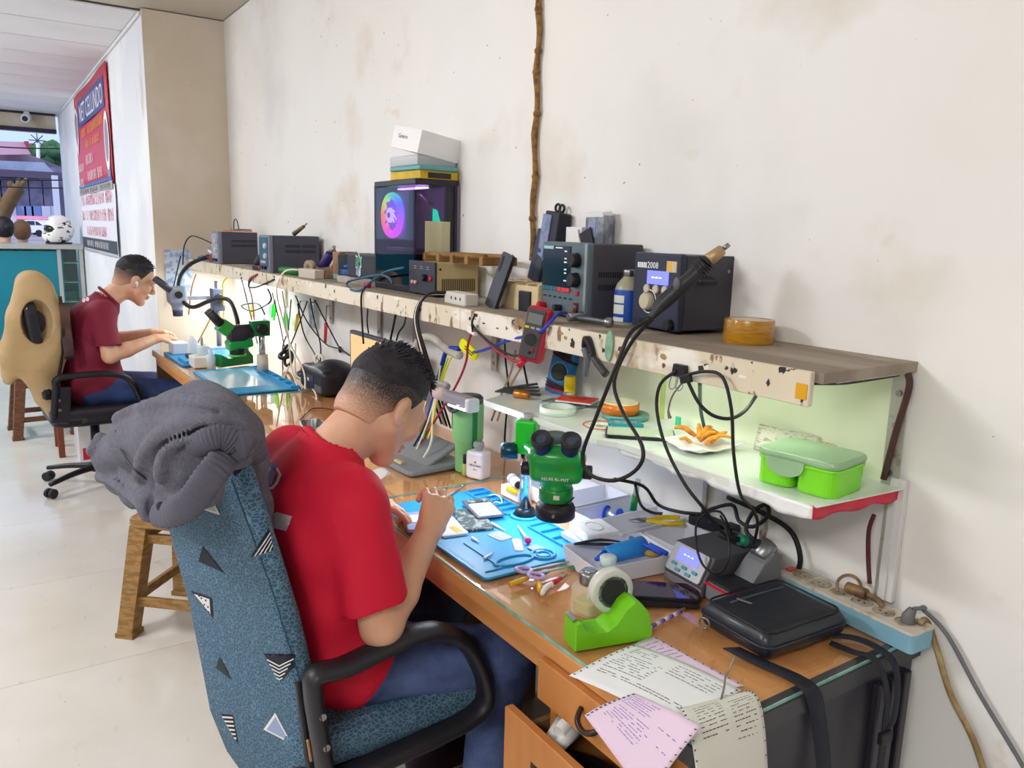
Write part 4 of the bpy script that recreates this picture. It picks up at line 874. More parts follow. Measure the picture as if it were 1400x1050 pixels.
# --- green torch / tube and white adapter
gt_ = thing('green_tube', 'green plastic tube lying on the shelf edge before the large grey supply', 'tube', (-3.55, -.215, T+.017), rz=math.radians(8)); obj('tube', MB().cyl((-.10, 0, 0), (.08, 0, 0), .017, seg=20, bev=.004), GRN, gt_); obj('cap', MB().cyl((.08, 0, 0), (.095, 0, 0), .0145, seg=16), mat('dark_green', '#0f5f2e', .4), gt_)
ad = thing('white_adapter', 'white brick adapter with red plug beside the green tube', 'adapter', (-3.32, -.205, T), rz=math.radians(4)); obj('body', MB().vbox((0, 0, 0), (.17, .045, .037), .005, re=.003), mat('aged_adapter', '#cfc3b6', .5), ad); obj('red_plug', MB().box((-.095, -.004, .026), (.03, .018, .014), r=.002), RED, ad)
tag(obj('white_cable', MB().tube([(-3.42, -.215, T+.028), (-3.47, -.27, T+.02), (-3.50, -.30, T-.06), (-3.50, -.28, T-.18), (-3.46, -.26, T-.3), (-3.40, -.22, T-.42), (-3.3, -.25, T-.48)], .0042, 7), WHC), 'white cord dropping from the white adapter to the desk', 'cable')
# --- clutter between supply and wood divider
WDK = mat('dark_wood', '#6e4f38', .6)
single('wood_block', MB().box((0, 0, .045), (.05, .09, .09), r=.003), mat('block_wood', '#9c7250', .6, col2='#84593a', nscale=10), 'brown wood block standing left of the open grey frame', 'wood block', (-3.12, -.13, T+.028), rz=.2)
dr = thing('electric_drill', 'small electric drill with dark blue body lying on scraps beside the grey supply', 'drill', (-3.42, -.11, T+.05), rot=(0, math.radians(-50), .4)); obj('body', MB().cyl((-.02, 0, .0), (.07, 0, 0), .025, .02, seg=16, bev=.004), mat('drill_blue', '#2a2468', .4), dr); obj('chuck', MB().cyl((.07, 0, 0), (.11, 0, 0), .014, .007, seg=14), STL, dr); obj('motor_end', MB().ball((-.03, 0, 0), (.02, .024, .024)), mat('drill_brown', '#7a3c34', .5), dr); obj('cable', MB().tube([(.09, .01, 0), (.05, .035, -.02), (-.01, .04, -.035)], .006, 8), mat('drill_cord', '#6e3a30', .5), dr)
fm = thing('small_wood_frame', 'tilted dark square wood framed piece beside the drill', 'frame', (-3.29, -.09, T+.045), rot=(math.radians(-20), math.radians(32), .3)); obj('frame', MB().box((0, 0, 0), (.075, .014, .065), r=.003), mat('frame_tan', '#8c7048', .6), fm); obj('panel', MB().box((0, -.008, 0), (.055, .003, .045)), mat('panel_dark', '#3b3236', .5), fm)
rl = thing('solder_reel', 'small tan reel standing between the grey supply and the wood frame', 'reel', (-3.46, -.16, T+.03), rz=.4); obj('reel', MB().cyl((0, -.012, .01), (0, .012, .01), .03, seg=20, bev=.003), mat('reel_tan', '#a89478', .5), rl); obj('hub', MB().cyl((0, -.0135, .01), (0, .0135, .01), .012, seg=14), mat('hub_grey', '#6f6a66', .5), rl)
single('scrap_pile', MB().box((0, 0, .012), (.26, .13, .024), r=.006).box((.05, .01, .03), (.12, .08, .016), rot=(.1, .1, .4), r=.004).box((-.06, 0, .03), (.09, .07, .016), rot=(-.1, .05, -.3), r=.004), mat('scrap_wood', '#9b7a58', .7, col2='#6e5240', nscale=14), 'pile of flat brown wood scraps beneath the drill', 'wood scraps', (-3.36, -.11, T))
single('teal_sponge', MB().box((0, 0, .02), (.07, .05, .04), r=.006), mat('sponge_teal', '#7fa8a0', .8, bump=.4, bscale=120), 'small teal sponge between the scraps and the wood block', 'sponge', (-3.19, -.12, T))
# --- two dark grey bench supplies
GC = mat('slate_case', '#4a4a58', .5); GCF = mat('supply_bezel', '#7d8290', .5, .2)
def far_supply(label, loc, rz, w_, d_, h_, teal):
    t = thing('bench_power_supply', label, 'power supply', loc, rz=rz, group=None)
    obj('case', MB().box((0, d_/2, h_/2), (w_, d_, h_), r=.004), GC, t); obj('front_frame', MB().box((0, -.008, h_/2), (w_+.006, .02, h_+.004), r=.004), GCF, t)
    obj('front_panel', MB().box((-.005, -.019, h_*.55), (w_*.86, .003, h_*.8), r=.001), mat('panel_teal', teal, .4), t)
    for z in (h_*.72, h_*.45): knob(t, w_*.26, -.018, z, .014, mat('knob_pale', '#c8ccd4', .4), .014)
    for k in range(3): obj('terminal', MB().cyl((-.05+.04*k, -.018, .022), (-.05+.04*k, -.032, .022), .008, seg=12), RED if k == 0 else BLK, t)
    obj('label_strip', MB().box((-.01, -.0208, h_*.28), (w_*.5, .001, .012)), mat('strip_pink', '#d8a0a8', .5), t)
    for zc in (h_*.72, h_*.58):
        for y0_ in (d_*.28, d_*.62):
            b = MB(); [b.box((w_/2+.0006, y0_+k*.008, zc), (.0014, .005, .014)) for k in range(9)]; obj('vent_group', b, mat('vent_dark', '#2f2f3a', .6), t)
    return t
far_supply('nearer of the two dark grey bench supplies on the far shelf', (-3.775, -.250, T), 0, .15, .225, .172, '#1f5a70')
far_supply('farther dark grey bench supply with boards lying on top of it', (-4.70, -.250, T), 0, .15, .20, .178, '#9a9fae')
cl = thing('circuit_board', 'orange and grey circuit boards lying on the farther grey supply', 'circuit board', (-4.70, -.14, T+.181), rz=.1); obj('board', MB().box((0, 0, .005), (.16, .11, .008), r=.002), mat('orange_board', '#c9723c', .5), cl); obj('upper_board', MB().box((.02, .01, .013), (.12, .08, .006), r=.002), mat('steel_board', '#6d8aa0', .5, col2='#4c5f74', nscale=60), cl); obj('wire', MB().tube([(-.06, 0, .01), (-.05, 0, .06), (-.01, 0, .065), (.02, 0, .015)], .003, 6), RUB, cl)
hh_ = thing('iron_holder', 'black soldering iron holder with grey cone on the shelf end by the pier', 'tool holder', (-4.83, -.2, T), rz=.3); obj('base', MB().vbox((0, 0, 0), (.12, .10, .05), .01, re=.006), GRY, hh_); obj('cone', MB().cyl((-.05, 0, .03), (-.10, -.02, .07), .03, .018, seg=18), mat('cone_grey', '#aab0b8', .4, .5), hh_); obj('coil', MB().ball((.03, 0, .085), (.05, .04, .05)), mat('dark_coil', '#2c1a22', .5), hh_)
cn = thing('hot_air_gun', 'black hot air gun head standing between the two grey supplies', 'tool', (-3.98, -.22, T), rz=.2); obj('grip', MB().tube([(-.05, 0, .03), (0, 0, .05), (.05, .01, .10)], [.018, .028, .02], 14), BLK2, cn); obj('nozzle', MB().cyl((.05, .01, .10), (.07, .02, .15), .014, .01, seg=14), GRY, cn); obj('base', MB().vbox((0, 0, 0), (.1, .06, .022), .008, re=.004), BLK, cn)
single('red_clamp', MB().box((0, 0, .014), (.12, .035, .026), r=.006).box((-.05, 0, .02), (.03, .045, .03), r=.004), mat('clamp_red', '#8a2036', .4), 'dark red clamp at the far left end of the wall shelf', 'clamp', (-5.12, -.19, T))
single('blue_clip', MB().torus((0, 0, .014), .03, .010).box((.03, 0, .012), (.05, .02, .02), r=.004), mat('clip_blue', '#2f7cc0', .4), 'light blue clip on the shelf end next to the dark red clamp', 'clip', (-5.27, -.20, T))
single('steel_antenna', MB().cyl((0, 0, 0), (.08, .02, .035), .012, .008, seg=10).cyl((.08, .02, .035), (.11, .025, .05), .003, seg=6), mat('olive_metal', '#7d745a', .4, .4), 'small olive metal connector lying on the nearer grey supply', 'connector', (-3.78, -.12, T+.182))

# ================================================================== things on the lower shelf
L = L0+.0005
LIME = mat('lime_plastic', '#7ee01a', .35, coat=.3); LIDM = mat('frosted_lid', '#a9cfa4', .3, alpha=.8)
lb = thing('lunch_box', 'lime green lunch box with frosted lid at the red taped end of the low shelf', 'lunch box', (-.852, -.145, L), rz=math.radians(8)); lb.scale = (.88, .88, .88)
# body seen from the front: two bays with a notch between them
def bay(x0_, x1_): 
    b = MB(); b.vbox(((x0_+x1_)/2, 0, 0), (x1_-x0_, .135, .058), .022, re=.006); return b
obj('body', bay(-.087, -.009), LIME, lb); obj('body', bay(.0, .087), LIME, lb)
obj('rim', MB().vbox((0, 0, .053), (.180, .142, .007), .024, re=.002), LIME, lb)
obj('lid', MB().vbox((0, 0, .060), (.184, .146, .016), .026, re=.007), LIDM, lb)
obj('clip', MB().prism([(.042*math.cos(a), -.002-.026*max(0, -math.sin(a)) if math.sin(a) < 0 else .006) for a in [PI+PI*k/12 for k in range(13)]]+[(.042, .008), (-.042, .008)], 0, .003, At(-.02, -.072, .055, FRONT)), LIDM, lb)
pl = thing('snack_plate', 'crumpled white paper with golden fritters on the low shelf', 'plate', (-1.135, -.135, L))
obj('paper', MB().sheet(lambda u, v: (-.065+.13*u, -.065+.13*v+.008*math.sin(u*7), .004+.018*((2*u-1)**4+(2*v-1)**4)*.5+.003*math.sin(u*19)*math.sin(v*17)), 18, 18, .001), PAPER, pl)
FR = mat('golden_batter', '#e8a030', .6, col2='#c4741a', nscale=45, bump=.6, bscale=120)
r_ = random.Random(11)
for k in range(15):
    a = r_.uniform(0, 6.28); q = r_.uniform(.0, .03); L_ = r_.uniform(.03, .05); x, y = q*math.cos(a), q*math.sin(a); z = .012+r_.uniform(0, .022)
    d = Vector((math.cos(a+.6), math.sin(a+.6), r_.uniform(-.1, .7))).normalized()
    p = Vector((x, y, z)); e = p+d*L_; m_ = p+d*L_*.5+Vector((0, 0, .006))
    tag(obj('fritter', MB().tube([p, m_, e], [.006, r_.uniform(.005, .008), .003], 7, flat=.7), FR, loc=pl.location), ['lowest', 'leftmost', 'rightmost', 'topmost', 'thickest', 'thinnest', 'front', 'back', 'steepest', 'flattest', 'curved', 'second lowest', 'second topmost', 'middle', 'outermost'][k]+' golden batter fritter in the heap on the white paper', 'fritter', 'fritters heaped on the white paper')
tb_ = thing('tablet', 'black edged phone lying face up on the low shelf before the fritters', 'phone', (-1.275, -.175, L), rz=math.radians(-42)); obj('body', MB().prism(rr2d(.085, .155, .01), 0, .008, re=.0015), BLK, tb_); obj('screen', MB().prism(rr2d(.079, .148, .008), .008, .0086), mat('pale_screen_green', '#c6d3b6', .1), tb_)
nb = thing('note_papers', 'handwritten note sheets leaning at the wall behind the fritters', 'paper', (-1.00, -.03, L), rz=.1); obj('sheet', MB().sheet(lambda u, v: (-.07+.14*u, .015*v-.004*math.sin(u*6), .055*v), 10, 4, .0006), mat('note_paper', '#dcd9c8', .8, col2='#a9a798', nscale=60, stretch=(1, 1, 6), nlo=.55, nhi=.6), nb); obj('card', MB().box((.095, -.01, .026), (.035, .03, .05), r=.002), mat('card_tan', '#b9a67c', .7, col2='#e8e0c4', nscale=30, stretch=(6, 1, 1)), nb)
sl = thing('paper_slip', 'small slip with a red line hanging on the lining under the wall shelf', 'paper', (-1.10, -.006, 1.155)); obj('slip', MB().box((0, 0, 0), (.055, .0008, .05)), mat('slip_green', '#dbe6bf', .7), sl); obj('red_line', MB().box((-.004, -.001, .018), (.042, .0006, .0025), rot=(0, -.1, 0)), RED, sl)
# left part of the low shelf
mmb = thing('multimeter', 'blue multimeter with leads wrapped round it standing on the low shelf', 'multimeter', (-1.745, -.055, L), rot=(math.radians(-10), math.radians(6), math.radians(18)))
BM = mat('meter_blue', '#1f78c4', .45)
obj('body', MB().box((0, 0, .068), (.075, .032, .136), r=.006), BM, mmb); obj('display', MB().box((.0, -.0165, .115), (.058, .003, .026), r=.001), mat('lcd_dark', '#2d3034', .3), mmb); obj('dial', MB().cyl((0, -.016, .062), (0, -.022, .062), .024, seg=28), mat('dial_dark', '#22262c', .4), mmb); obj('dial_ring', MB().torus((0, -.017, .062), .028, .0018, rot=(PI/2, 0, 0)), mat('ring_blue', '#6db0e8', .4), mmb); obj('pointer', MB().box((0, -.0232, .062), (.036, .003, .004)), BLK, mmb)
lw = MB(); 
for k in range(5): lw.torus((0, 0, .018+.006*k if k < 3 else .085+.006*k), .04, .003, sc=(1.05, .62, 1), rot=(.1*math.sin(k), .08*k, 0))
obj('lead_coil', lw, mat('lead_dark', '#3a1c2a', .5), mmb); obj('jack_plate', MB().box((0, -.0165, .018), (.05, .003, .02)), RED, mmb)
gs = thing('glue_stick', 'yellow capped glue stick standing before the blue multimeter', 'glue stick', (-1.665, -.075, L)); obj('cap', MB().cyl((0, 0, .03), (0, 0, .066), .0155, seg=22, bev=.0015), YEL, gs); obj('barrel', MB().cyl((0, 0, 0), (0, 0, .032), .015, seg=22), YEL, gs); obj('label', MB().lathe([(.0153, .004), (.0153, .024)], 14, T=Matrix.Rotation(math.radians(-100), 4, 'Z'), arc=1.6), mat('glue_label', '#dfe2e6', .5, col2='#5a5a60', nscale=90), gs)
rb = thing('red_booklet', 'red covered booklet lying beside the glue stick', 'booklet', (-1.60, -.10, L+.012), rz=math.radians(32)); obj('cover', MB().box((0, 0, .004), (.10, .07, .003), r=.001), mat('booklet_red', '#e5483a', .4), rb); obj('pages', MB().box((0, 0, .001), (.098, .068, .004)), PAPER, rb); obj('print_line', MB().box((.0, .005, .0057), (.05, .003, .0004)).box((.0, -.008, .0057), (.04, .002, .0004)), INK, rb)
pk = thing('parts_packet', 'grey and silver parts packets under the red booklet', 'packet', (-1.62, -.125, L), rz=math.radians(20)); obj('packet', MB().box((0, 0, .003), (.12, .06, .005), r=.001).box((.05, .03, .008), (.09, .05, .005), rot=(0, 0, .4), r=.001), mat('packet_silver', '#9fb3b0', .3, col2='#5e7074', nscale=40), pk)
cu_ = thing('copper_spool', 'small copper coloured roll lying on its side at the left end of the low shelf', 'spool', (-1.735, -.185, L+.012), rz=math.radians(35)); obj('winding', MB().cyl((-.022, 0, 0), (.022, 0, 0), .012, seg=20, bev=.002), mat('copper', '#c07a30', .3, .6), cu_); obj('core', MB().cyl((-.0225, 0, 0), (-.0215, 0, 0), .007, seg=14), BLK, cu_)
bt_ = thing('black_tweezers', 'black flat tools stacked at the left tip of the low shelf', 'tools', (-1.80, -.15, L), rz=math.radians(40))
for k in range(4): obj('blade', MB().box((.0, -.012+.008*k, .003+.005*k), (.13-.01*k, .018, .004), rot=(0, -.05*k, .12*k), r=.001), mat('gunmetal', '#3f454c', .35, .5), bt_)
# rolls of tape
OR = mat('orange_film', '#e07a12', .25, coat=.6, alpha=.92)
def ring(r0, r1, z0, z1): return MB().lathe([(r0, z0), (r1, z0), (r1, z1), (r0, z1), (r0, z0)], 40)
ot = thing('kapton_roll', 'orange translucent film tape roll with cream core', 'tape', (-1.435, -.095, L+.013)); obj('film', ring(.044, .0475, .0, .026), OR, ot); obj('core', ring(.040, .044, .0, .028), mat('core_cream', '#e9e2c4', .6), ot)
tt = thing('teal_roll', 'flat grey teal tape roll under the orange roll', 'tape', (-1.425, -.085, L)); obj('roll', ring(.03, .058, 0, .012), mat('roll_teal', '#6f9d94', .4), tt)
wr = thing('white_tape_roll', 'white tape roll at the front edge of the low shelf above the microscope', 'tape', (-1.545, -.205, L)); obj('roll', ring(.036, .046, 0, .018), mat('roll_white', '#dfeee0', .5), wr)
cd = thing('plastic_disc', 'pale disc with red rim lying on the low shelf', 'disc', (-1.385, -.195, L)); obj('disc', ring(.01, .045, 0, .003), mat('disc_pale', '#dfe6d4', .3), cd); obj('red_rim', MB().torus((0, 0, .003), .044, .0015), mat('rim_red', '#c85a40', .4), cd); obj('yellow_tab', MB().box((.035, .03, .005), (.03, .012, .002)), mat('tab', '#d9c93a', .5), cd)
sc = thing('card_case', 'open turquoise case with small compartments on the low shelf', 'case', (-1.345, -.155, L+.0025), rz=math.radians(55)); TQ = mat('turquoise', '#159fae', .3, coat=.3)
obj('tray', MB().box((0, 0, .005), (.075, .05, .010), r=.002), TQ, sc); obj('rim', MB().box((0, .024, .011), (.075, .003, .006)).box((0, -.024, .011), (.075, .003, .006)), TQ, sc)
for k in range(3): obj('cell_plate', MB().box((-.022+.022*k, 0, .0105), (.017, .036, .002)), mat('cell_grey', '#8fa4a2', .3, col2='#4c605e', nscale=60), sc)
obj('latch', MB().box((-.039, 0, .006), (.006, .015, .008), r=.001), TQ, sc)
single('green_sticker_stand', MB().box((0, 0, .012), (.016, .006, .024), r=.003), mat('mint', '#3fc79a', .4), 'small mint green tab standing on the low shelf', 'tab', (-1.30, -.03, L))

# ================================================================== hanging on the shelf front
mr = thing('multimeter', 'red cased multimeter hanging face out on the shelf front by its leads', 'multimeter', (-1.525, -.312, 1.165), rot=(math.radians(-4), math.radians(10), math.radians(38)))
MRD = mat('meter_red', '#b01a34', .4, coat=.2); FCE = mat('meter_face', '#4a484c', .5)
obj('case', MB().box((0, .010, .062), (.062, .036, .135), r=.012, seg=3), MRD, mr); obj('face', MB().box((-.004, -.0095, .064), (.046, .006, .118), r=.004), FCE, mr); obj('display', MB().box((-.004, -.013, .100), (.036, .002, .024)), mat('meter_lcd', '#7b8078', .3), mr); obj('dial', MB().cyl((-.004, -.012, .05), (-.004, -.018, .05), .014, seg=20), BLK2, mr)
for k in range(3): obj('button', MB().box((-.019+.014*k, -.0135, .078), (.010, .002, .005)), YEL if k == 0 else LGRY, mr)
obj('red_plug', MB().cyl((-.01, -.0, -.002), (-.022, -.004, -.022), .007, seg=12), RED, mr)
tag(obj('red_meter_lead', MB().tube([PY(728, 478, -.315), PY(722, 492, -.31), PY(705, 494, -.3), PY(680, 480, -.3), PY(660, 460, -.3), PY(648, 452, -.3), PY(640, 470, -.28), PY(637, 495, -.26), PY(622, 530, -.25), PY(585, 590, -.26), PY(550, 640, -.3), PY(520, 680, -.36)], .0036, 7), REDC), 'red meter lead looping over the wall hook and down to the desk', 'cable')
tag(obj('black_meter_lead', MB().tube([PY(724, 482, -.32), PY(700, 486, -.305), PY(672, 470, -.31), PY(652, 452, -.305), PY(646, 444, -.3)], .0034, 7), RUB), 'black meter lead twisted beside the red one', 'cable')
hk = thing('cable_hook', 'white cable clip with black hook screwed to the shelf front', 'hook', PY(646, 452, -.295)); obj('clip', MB().box((0, 0, 0), (.04, .012, .018), rot=(0, .2, 0), r=.002), WHT, hk); obj('hook', MB().tube([(.012, -.006, .0), (.018, -.012, .015), (.012, -.008, .028), (.022, -.006, .045)], .003, 6), BLK, hk)
yt = thing('yellow_tag', 'bright yellow tag clipped on the blue lead', 'tag', PY(641, 478, -.25), rot=(.1, math.radians(32), .3)); obj('tag', MB().prism(rr2d(.075, .035, .012), -.004, .004, FRONT, re=.002), mat('neon_yellow', '#eef000', .5), yt); obj('print_line', MB().box((.005, -.0046, .003), (.04, .0006, .003)).box((.005, -.0046, -.004), (.035, .0006, .003)), INK, yt)
tag(obj('wire_harness', MB().tube([PY(628, 477, -.24), PY(612, 478, -.22), PY(604, 500, -.22), PY(594, 540, -.23), PY(580, 590, -.25), PY(572, 605, -.26)], .0075, 8), mat('blue_sleeve', '#2038a8', .45)), 'thick blue wire harness hanging from the yellow tag', 'cable')
for nm, m, pts, lab in (
    ('yellow_wire', YELC, [(618, 486), (608, 510), (598, 545), (590, 585), (585, 600)], 'yellow wire in the bundle hanging from the yellow tag'),
    ('green_yellow_wire', mat('lime_wire', '#9fd030', .45), [(612, 490), (602, 520), (590, 560), (578, 600)], 'lime green wire left of the yellow one in the bundle'),
    ('white_wire', WHC, [(602, 500), (596, 540), (580, 590), (555, 640), (520, 672)], 'white wire at the left of the hanging bundle'),
    ('thick_white_wire', WHC, [(598, 530), (592, 570), (588, 610), (560, 650), (524, 676)], 'thick white cord sweeping down to the desk under the face'),
    ('thin_black_wire', RUB, [(606, 500), (590, 560), (560, 620), (525, 668)], 'thin black wire running along the white cord of the bundle')):
    tag(obj(nm, MB().tube([PY(x, y, -.24-.10*max(0, (y-560)/110)) for x, y in pts], .003 if 'thick' not in nm else .0042, 6), m), lab, 'cable')
pc_ = [RED, YEL, BLU, GRN, WHT]
for k in range(9): a = PY(572+3*(k % 5), 612+3*(k//3), -.25); tag(obj('jumper_plug', MB().cyl(a, a+Vector((.006*math.cos(k*2), -.004, -.018)), .0035, seg=8), pc_[k % 5]), ['red', 'yellow', 'blue', 'green', 'white'][k % 5]+(' upper' if k < 5 else ' lower')+' jumper plug in the bunch over the grey work stand', 'plug', 'jumper plugs over the grey work stand')
# translucent bent hose behind the head, led to the desk lamp
tag(obj('clear_hose', MB().tube([PY(568, 520, -.2), PY(566, 485, -.2), PY(575, 463, -.2), PY(592, 462, -.2), PY(612, 478, -.22), PY(628, 486, -.24)], .013, 12), mat('milky_hose', '#d6d2c6', .25, alpha=.65)), 'clear bent plastic hose behind the head of the man in red', 'hose')
dl = thing('desk_lamp', 'grey clip lamp with glowing tube above the green tumbler', 'lamp', (-1.74, -.38, 1.025), rz=math.radians(4))
LG = mat('lamp_grey', '#9a98a4', .4); obj('head', MB().box((.0, 0, .008), (.115, .036, .032), r=.009, seg=3), LG, dl); obj('tube', MB().cyl((-.035, -.006, -.009), (.052, -.006, -.009), .0055, seg=12), mat('lamp_glow', '#ffffff', .4, emit=9, ecol='#e6ecff'), dl)
obj('end_cap', MB().box((.06, 0, .004), (.02, .037, .036), r=.006), mat('cap_pale', '#dfe3ec', .4), dl); obj('tape_wrap', MB().cyl((-.105, .0, .008), (-.05, 0, .008), .017, seg=18), mat('masking_tape', '#cdb9b2', .6), dl); obj('arm', MB().tube([(-.10, 0, .008), (-.14, .05, .02), PY(568, 520, -.2)-Vector((-1.74, -.38, 1.025))], .008, 8), LG, dl)
# clamp pliers and green tag on the shelf front
cp = thing('spring_clamp', 'black spring clamp with grey handles clipped on the shelf front', 'clamp', PY(803, 462, -.292)); c0 = cp.location
def rl_(x, y, yy=-.295): return PY(x, y, yy)-c0
obj('jaw', MB().tube([rl_(798, 475), rl_(803, 463), rl_(812, 488)], [.006, .012, .007], 10, flat=.6), BLK, cp); obj('handle', MB().tube([rl_(799, 476), rl_(803, 492), rl_(800, 514)], [.008, .008, .005], 10), mat('clamp_grip', '#5b626c', .5), cp); obj('handle', MB().tube([rl_(808, 484), rl_(818, 498), rl_(829, 512)], [.006, .009, .009], 10), mat('clamp_dark', '#2f3434', .5), cp); obj('orange_pad', MB().ball(rl_(800, 463), .007), mat('pad', '#c98a1c', .5), cp); obj('spring', MB().torus(rl_(809, 486), .007, .0018, rot=(PI/2, 0, 0)), BLK, cp)
single('green_oval_tag', MB().prism([(.0125*math.cos(a*PI/12), .033*math.sin(a*PI/12)) for a in range(24)], -.002, .002, FRONT, re=.001), mat('sage', '#8fb89c', .5, col2='#7aa388', nscale=30), 'sage green oval tag hanging on the shelf front right of the clamp', 'tag', PY(833, 473, -.2905), rot=(0, .05, 0))
bc = thing('binder_clip', 'large black binder clip gripping cords on the shelf edge', 'clip', PY(930, 507, -.294)); obj('body', MB().prism([(-.018, -.012), (.018, -.012), (.014, .012), (-.014, .012)], -.006, .006, FRONT, re=.001), BLK, bc)
for dx in (-.009, .009): obj('wire_handle', MB().tube([(dx-.006, -.006, -.01), (dx-.008, -.01, -.03), (dx, -.012, -.036), (dx+.008, -.01, -.03), (dx+.006, -.006, -.01)], .0012, 6), STL, bc)
single('small_clip', MB().box((0, 0, 0), (.026, .01, .016), rot=(0, -.3, 0), r=.002), BLK, 'smaller black clip right below the large binder clip', 'clip', PY(938, 518, -.30))
# iron cord loops through the clip
tag(obj('iron_cable', MB().tube([PY(937, 513, -.3), PY(965, 508, -.302), PY(988, 516, -.302), PY(1000, 560, -.30), PY(1003, 620, -.29), PY(1012, 675, -.275), PY(1028, 695, -.26), PY(1036, 715, -.22), PY(1030, 745, -.2)], .0032, 7), RUB), 'black cord dropping from the binder clip past the fritters', 'cable')
tag(obj('iron_cable', MB().tube([PY(925, 507, -.3), PY(903, 525, -.305), PY(898, 560, -.305), PY(910, 610, -.305), PY(935, 660, -.30), PY(962, 695, -.28), PY(985, 725, -.22), PY(1003, 738, -.17)], .0034, 7), RUB), 'black cord curving left from the binder clip to the green soldering iron', 'cable')
tag(obj('sagging_cable', MB().tube([PY(940, 520, -.3), PY(955, 550, -.29), PY(975, 568, -.27), PY(1000, 572, -.24), PY(1020, 560, -.2), PY(1036, 537, -.13)], .0036, 7), RUB), 'thick black cord sagging under the shelf right of the clip', 'cable')
tag(obj('grey_usb_cable', MB().tube([PY(934, 522, -.298), PY(920, 540, -.3), PY(914, 560, -.3), PY(916, 572, -.3)], [.0018, .0018, .002, .0045], 6), mat('grey_cord', '#6b6763', .5)), 'short grey cord with plug hanging from the clip', 'cable')
tag(obj('teal_cable', MB().tube([PY(957, 520, -.25), PY(958, 560, -.1), PY(966, 597, -.03)], .004, 7), mat('cord_teal_dark', '#34504c', .5)), 'dark teal cord running down the pale green lining', 'cable')
tag(obj('brown_cable', MB().tube([PY(1240, 508, -.022), PY(1243, 530, -.022), PY(1225, 590, -.022), PY(1208, 655, -.022)], .0062, 8), mat('cord_brown', '#4a2b26', .5)), 'thick brown cord running down beside the shelf end bracket', 'cable')
tag(obj('brown_cable', MB().tube([PY(1195, 704, -.024), PY(1188, 725, -.024), PY(1187, 760, -.024), PY(1189, 798, -.03)], .0042, 8), mat('cord_maroon', '#5a1f24', .5)), 'maroon cord continuing below the low shelf to the socket strip', 'cable')

# ================================================================== near desk
D = .7522
BL = mat('blue_silicone', '#2f9fd8', .45, col2='#2a93cc', nscale=3)
mt = thing('work_mat', 'light blue silicone work mat with moulded trays along its back', 'mat', (-1.545, -.415, D))
obj('sheet', MB().vbox((0, 0, 0), (.51, .315, .006), .012, re=.002), BL, mt)
def ridge(name, x0_, x1_, y0_, y1_, n):
    b = MB(); th = .004; h_ = .007
    b.box(((x0_+x1_)/2, y0_, .0065+h_/2-.001), (x1_-x0_, th, h_), r=.001, seg=1); b.box(((x0_+x1_)/2, y1_, .0065+h_/2-.001), (x1_-x0_, th, h_), r=.001, seg=1)
    for k in range(n+1): b.box((x0_+(x1_-x0_)*k/n, (y0_+y1_)/2, .0065+h_/2-.001), (th, y1_-y0_, h_), r=.001, seg=1)
    return obj(name, b, BL, mt)
ridge('tray_ridge', -.24, -.035, .085, .145, 6); ridge('tray_ridge', .06, .20, .085, .145, 3)
obj('scope_ring', MB().torus((-.01, .125, .008), .034, .005), BL, mt); obj('round_cell', MB().torus((.215, .02, .008), .026, .0035).torus((.215, .02, .008), .015, .002), BL, mt)
obj('long_cell', MB().torus((.21, -.055, .008), .03, .003, sc=(.7, 1.6, 1)), BL, mt); b = MB(); b.box((.15, -.10, .007), (.16, .003, .004)); b.box((.228, -.12, .007), (.003, .04, .004)); obj('corner_ridge', b, BL, mt)
b = MB(); [b.box((-.20+k*.008, -.148, .0063), (.0008, .006 if k % 5 else .01, .0005)) for k in range(50)]; obj('ruler_marks', b, mat('ruler_ink', '#1f6f9c', .5), mt)
def flatphone(name, label, px, py, z, rz, w_, h_, m, m2, cat='phone part', th=.006):
    p = PZ(px, py, z); t = thing(name, label, cat, (p.x, p.y, z), rz=rz); obj('body', MB().prism(rr2d(w_, h_, .008), 0, th, re=.001), m, t); obj('face', MB().prism(rr2d(w_*.92, h_*.95, .006), th, th+.0006), m2, t); return t
MZ = D+.0065
SILV = mat('silver_frame', '#b9bec8', .3, .5); DKC = mat('dark_circuit', '#3a4a4c', .5, col2='#8d9c9a', nscale=70, nlo=.52, nhi=.56)
t = flatphone('phone_shell', 'dark opened phone frame under the silver board on the blue mat', 646, 712, MZ, math.radians(72), .075, .145, DKC, DKC)
pp = PZ(660, 696, MZ+.008); t = thing('phone_screen_frame', 'silver phone frame with a grid of white squares on top of the dark one', 'phone part', (pp.x, pp.y, MZ+.0085), rot=(math.radians(1), 0, math.radians(78)))
obj('frame', MB().prism(rr2d(.074, .13, .006), 0, .005, re=.001), mat('frame_dark', '#6e7688', .35, .4), t); obj('white_plate', MB().prism(rr2d(.060, .085, .003), .005, .0058, At(0, -.016, 0)), mat('plate_white', '#e4ebf2', .4), t)
b = MB(); [b.box((-.024+.0096*i, -.05+.0115*j, .0061), (.0025, .0035, .0005)) for i in range(6) for j in range(7)]; obj('grid_dots', b, mat('dot_dark', '#55606c', .5), t); obj('top_parts', MB().box((0, .044, .006), (.05, .02, .003)), DKC, t)
t = flatphone('phone_cover', 'white phone back with a yellow sticker held on the mat', 612, 722, MZ, math.radians(80), .066, .12, mat('phone_white', '#e6ebf4', .3, coat=.3), mat('phone_white2', '#dbe3f0', .3)); obj('yellow_sticker', MB().box((.01, -.03, .0068), (.018, .04, .0006), rot=(0, 0, .2)), mat('sticker_gold', '#e8b41c', .4), t)
t = flatphone('clear_film', 'small lilac translucent film square on the blue mat', 683, 733, MZ, math.radians(8), .055, .04, mat('film_lilac', '#a9b6e4', .2), mat('film_lilac2', '#b3bde8', .2), 'film', .0008)
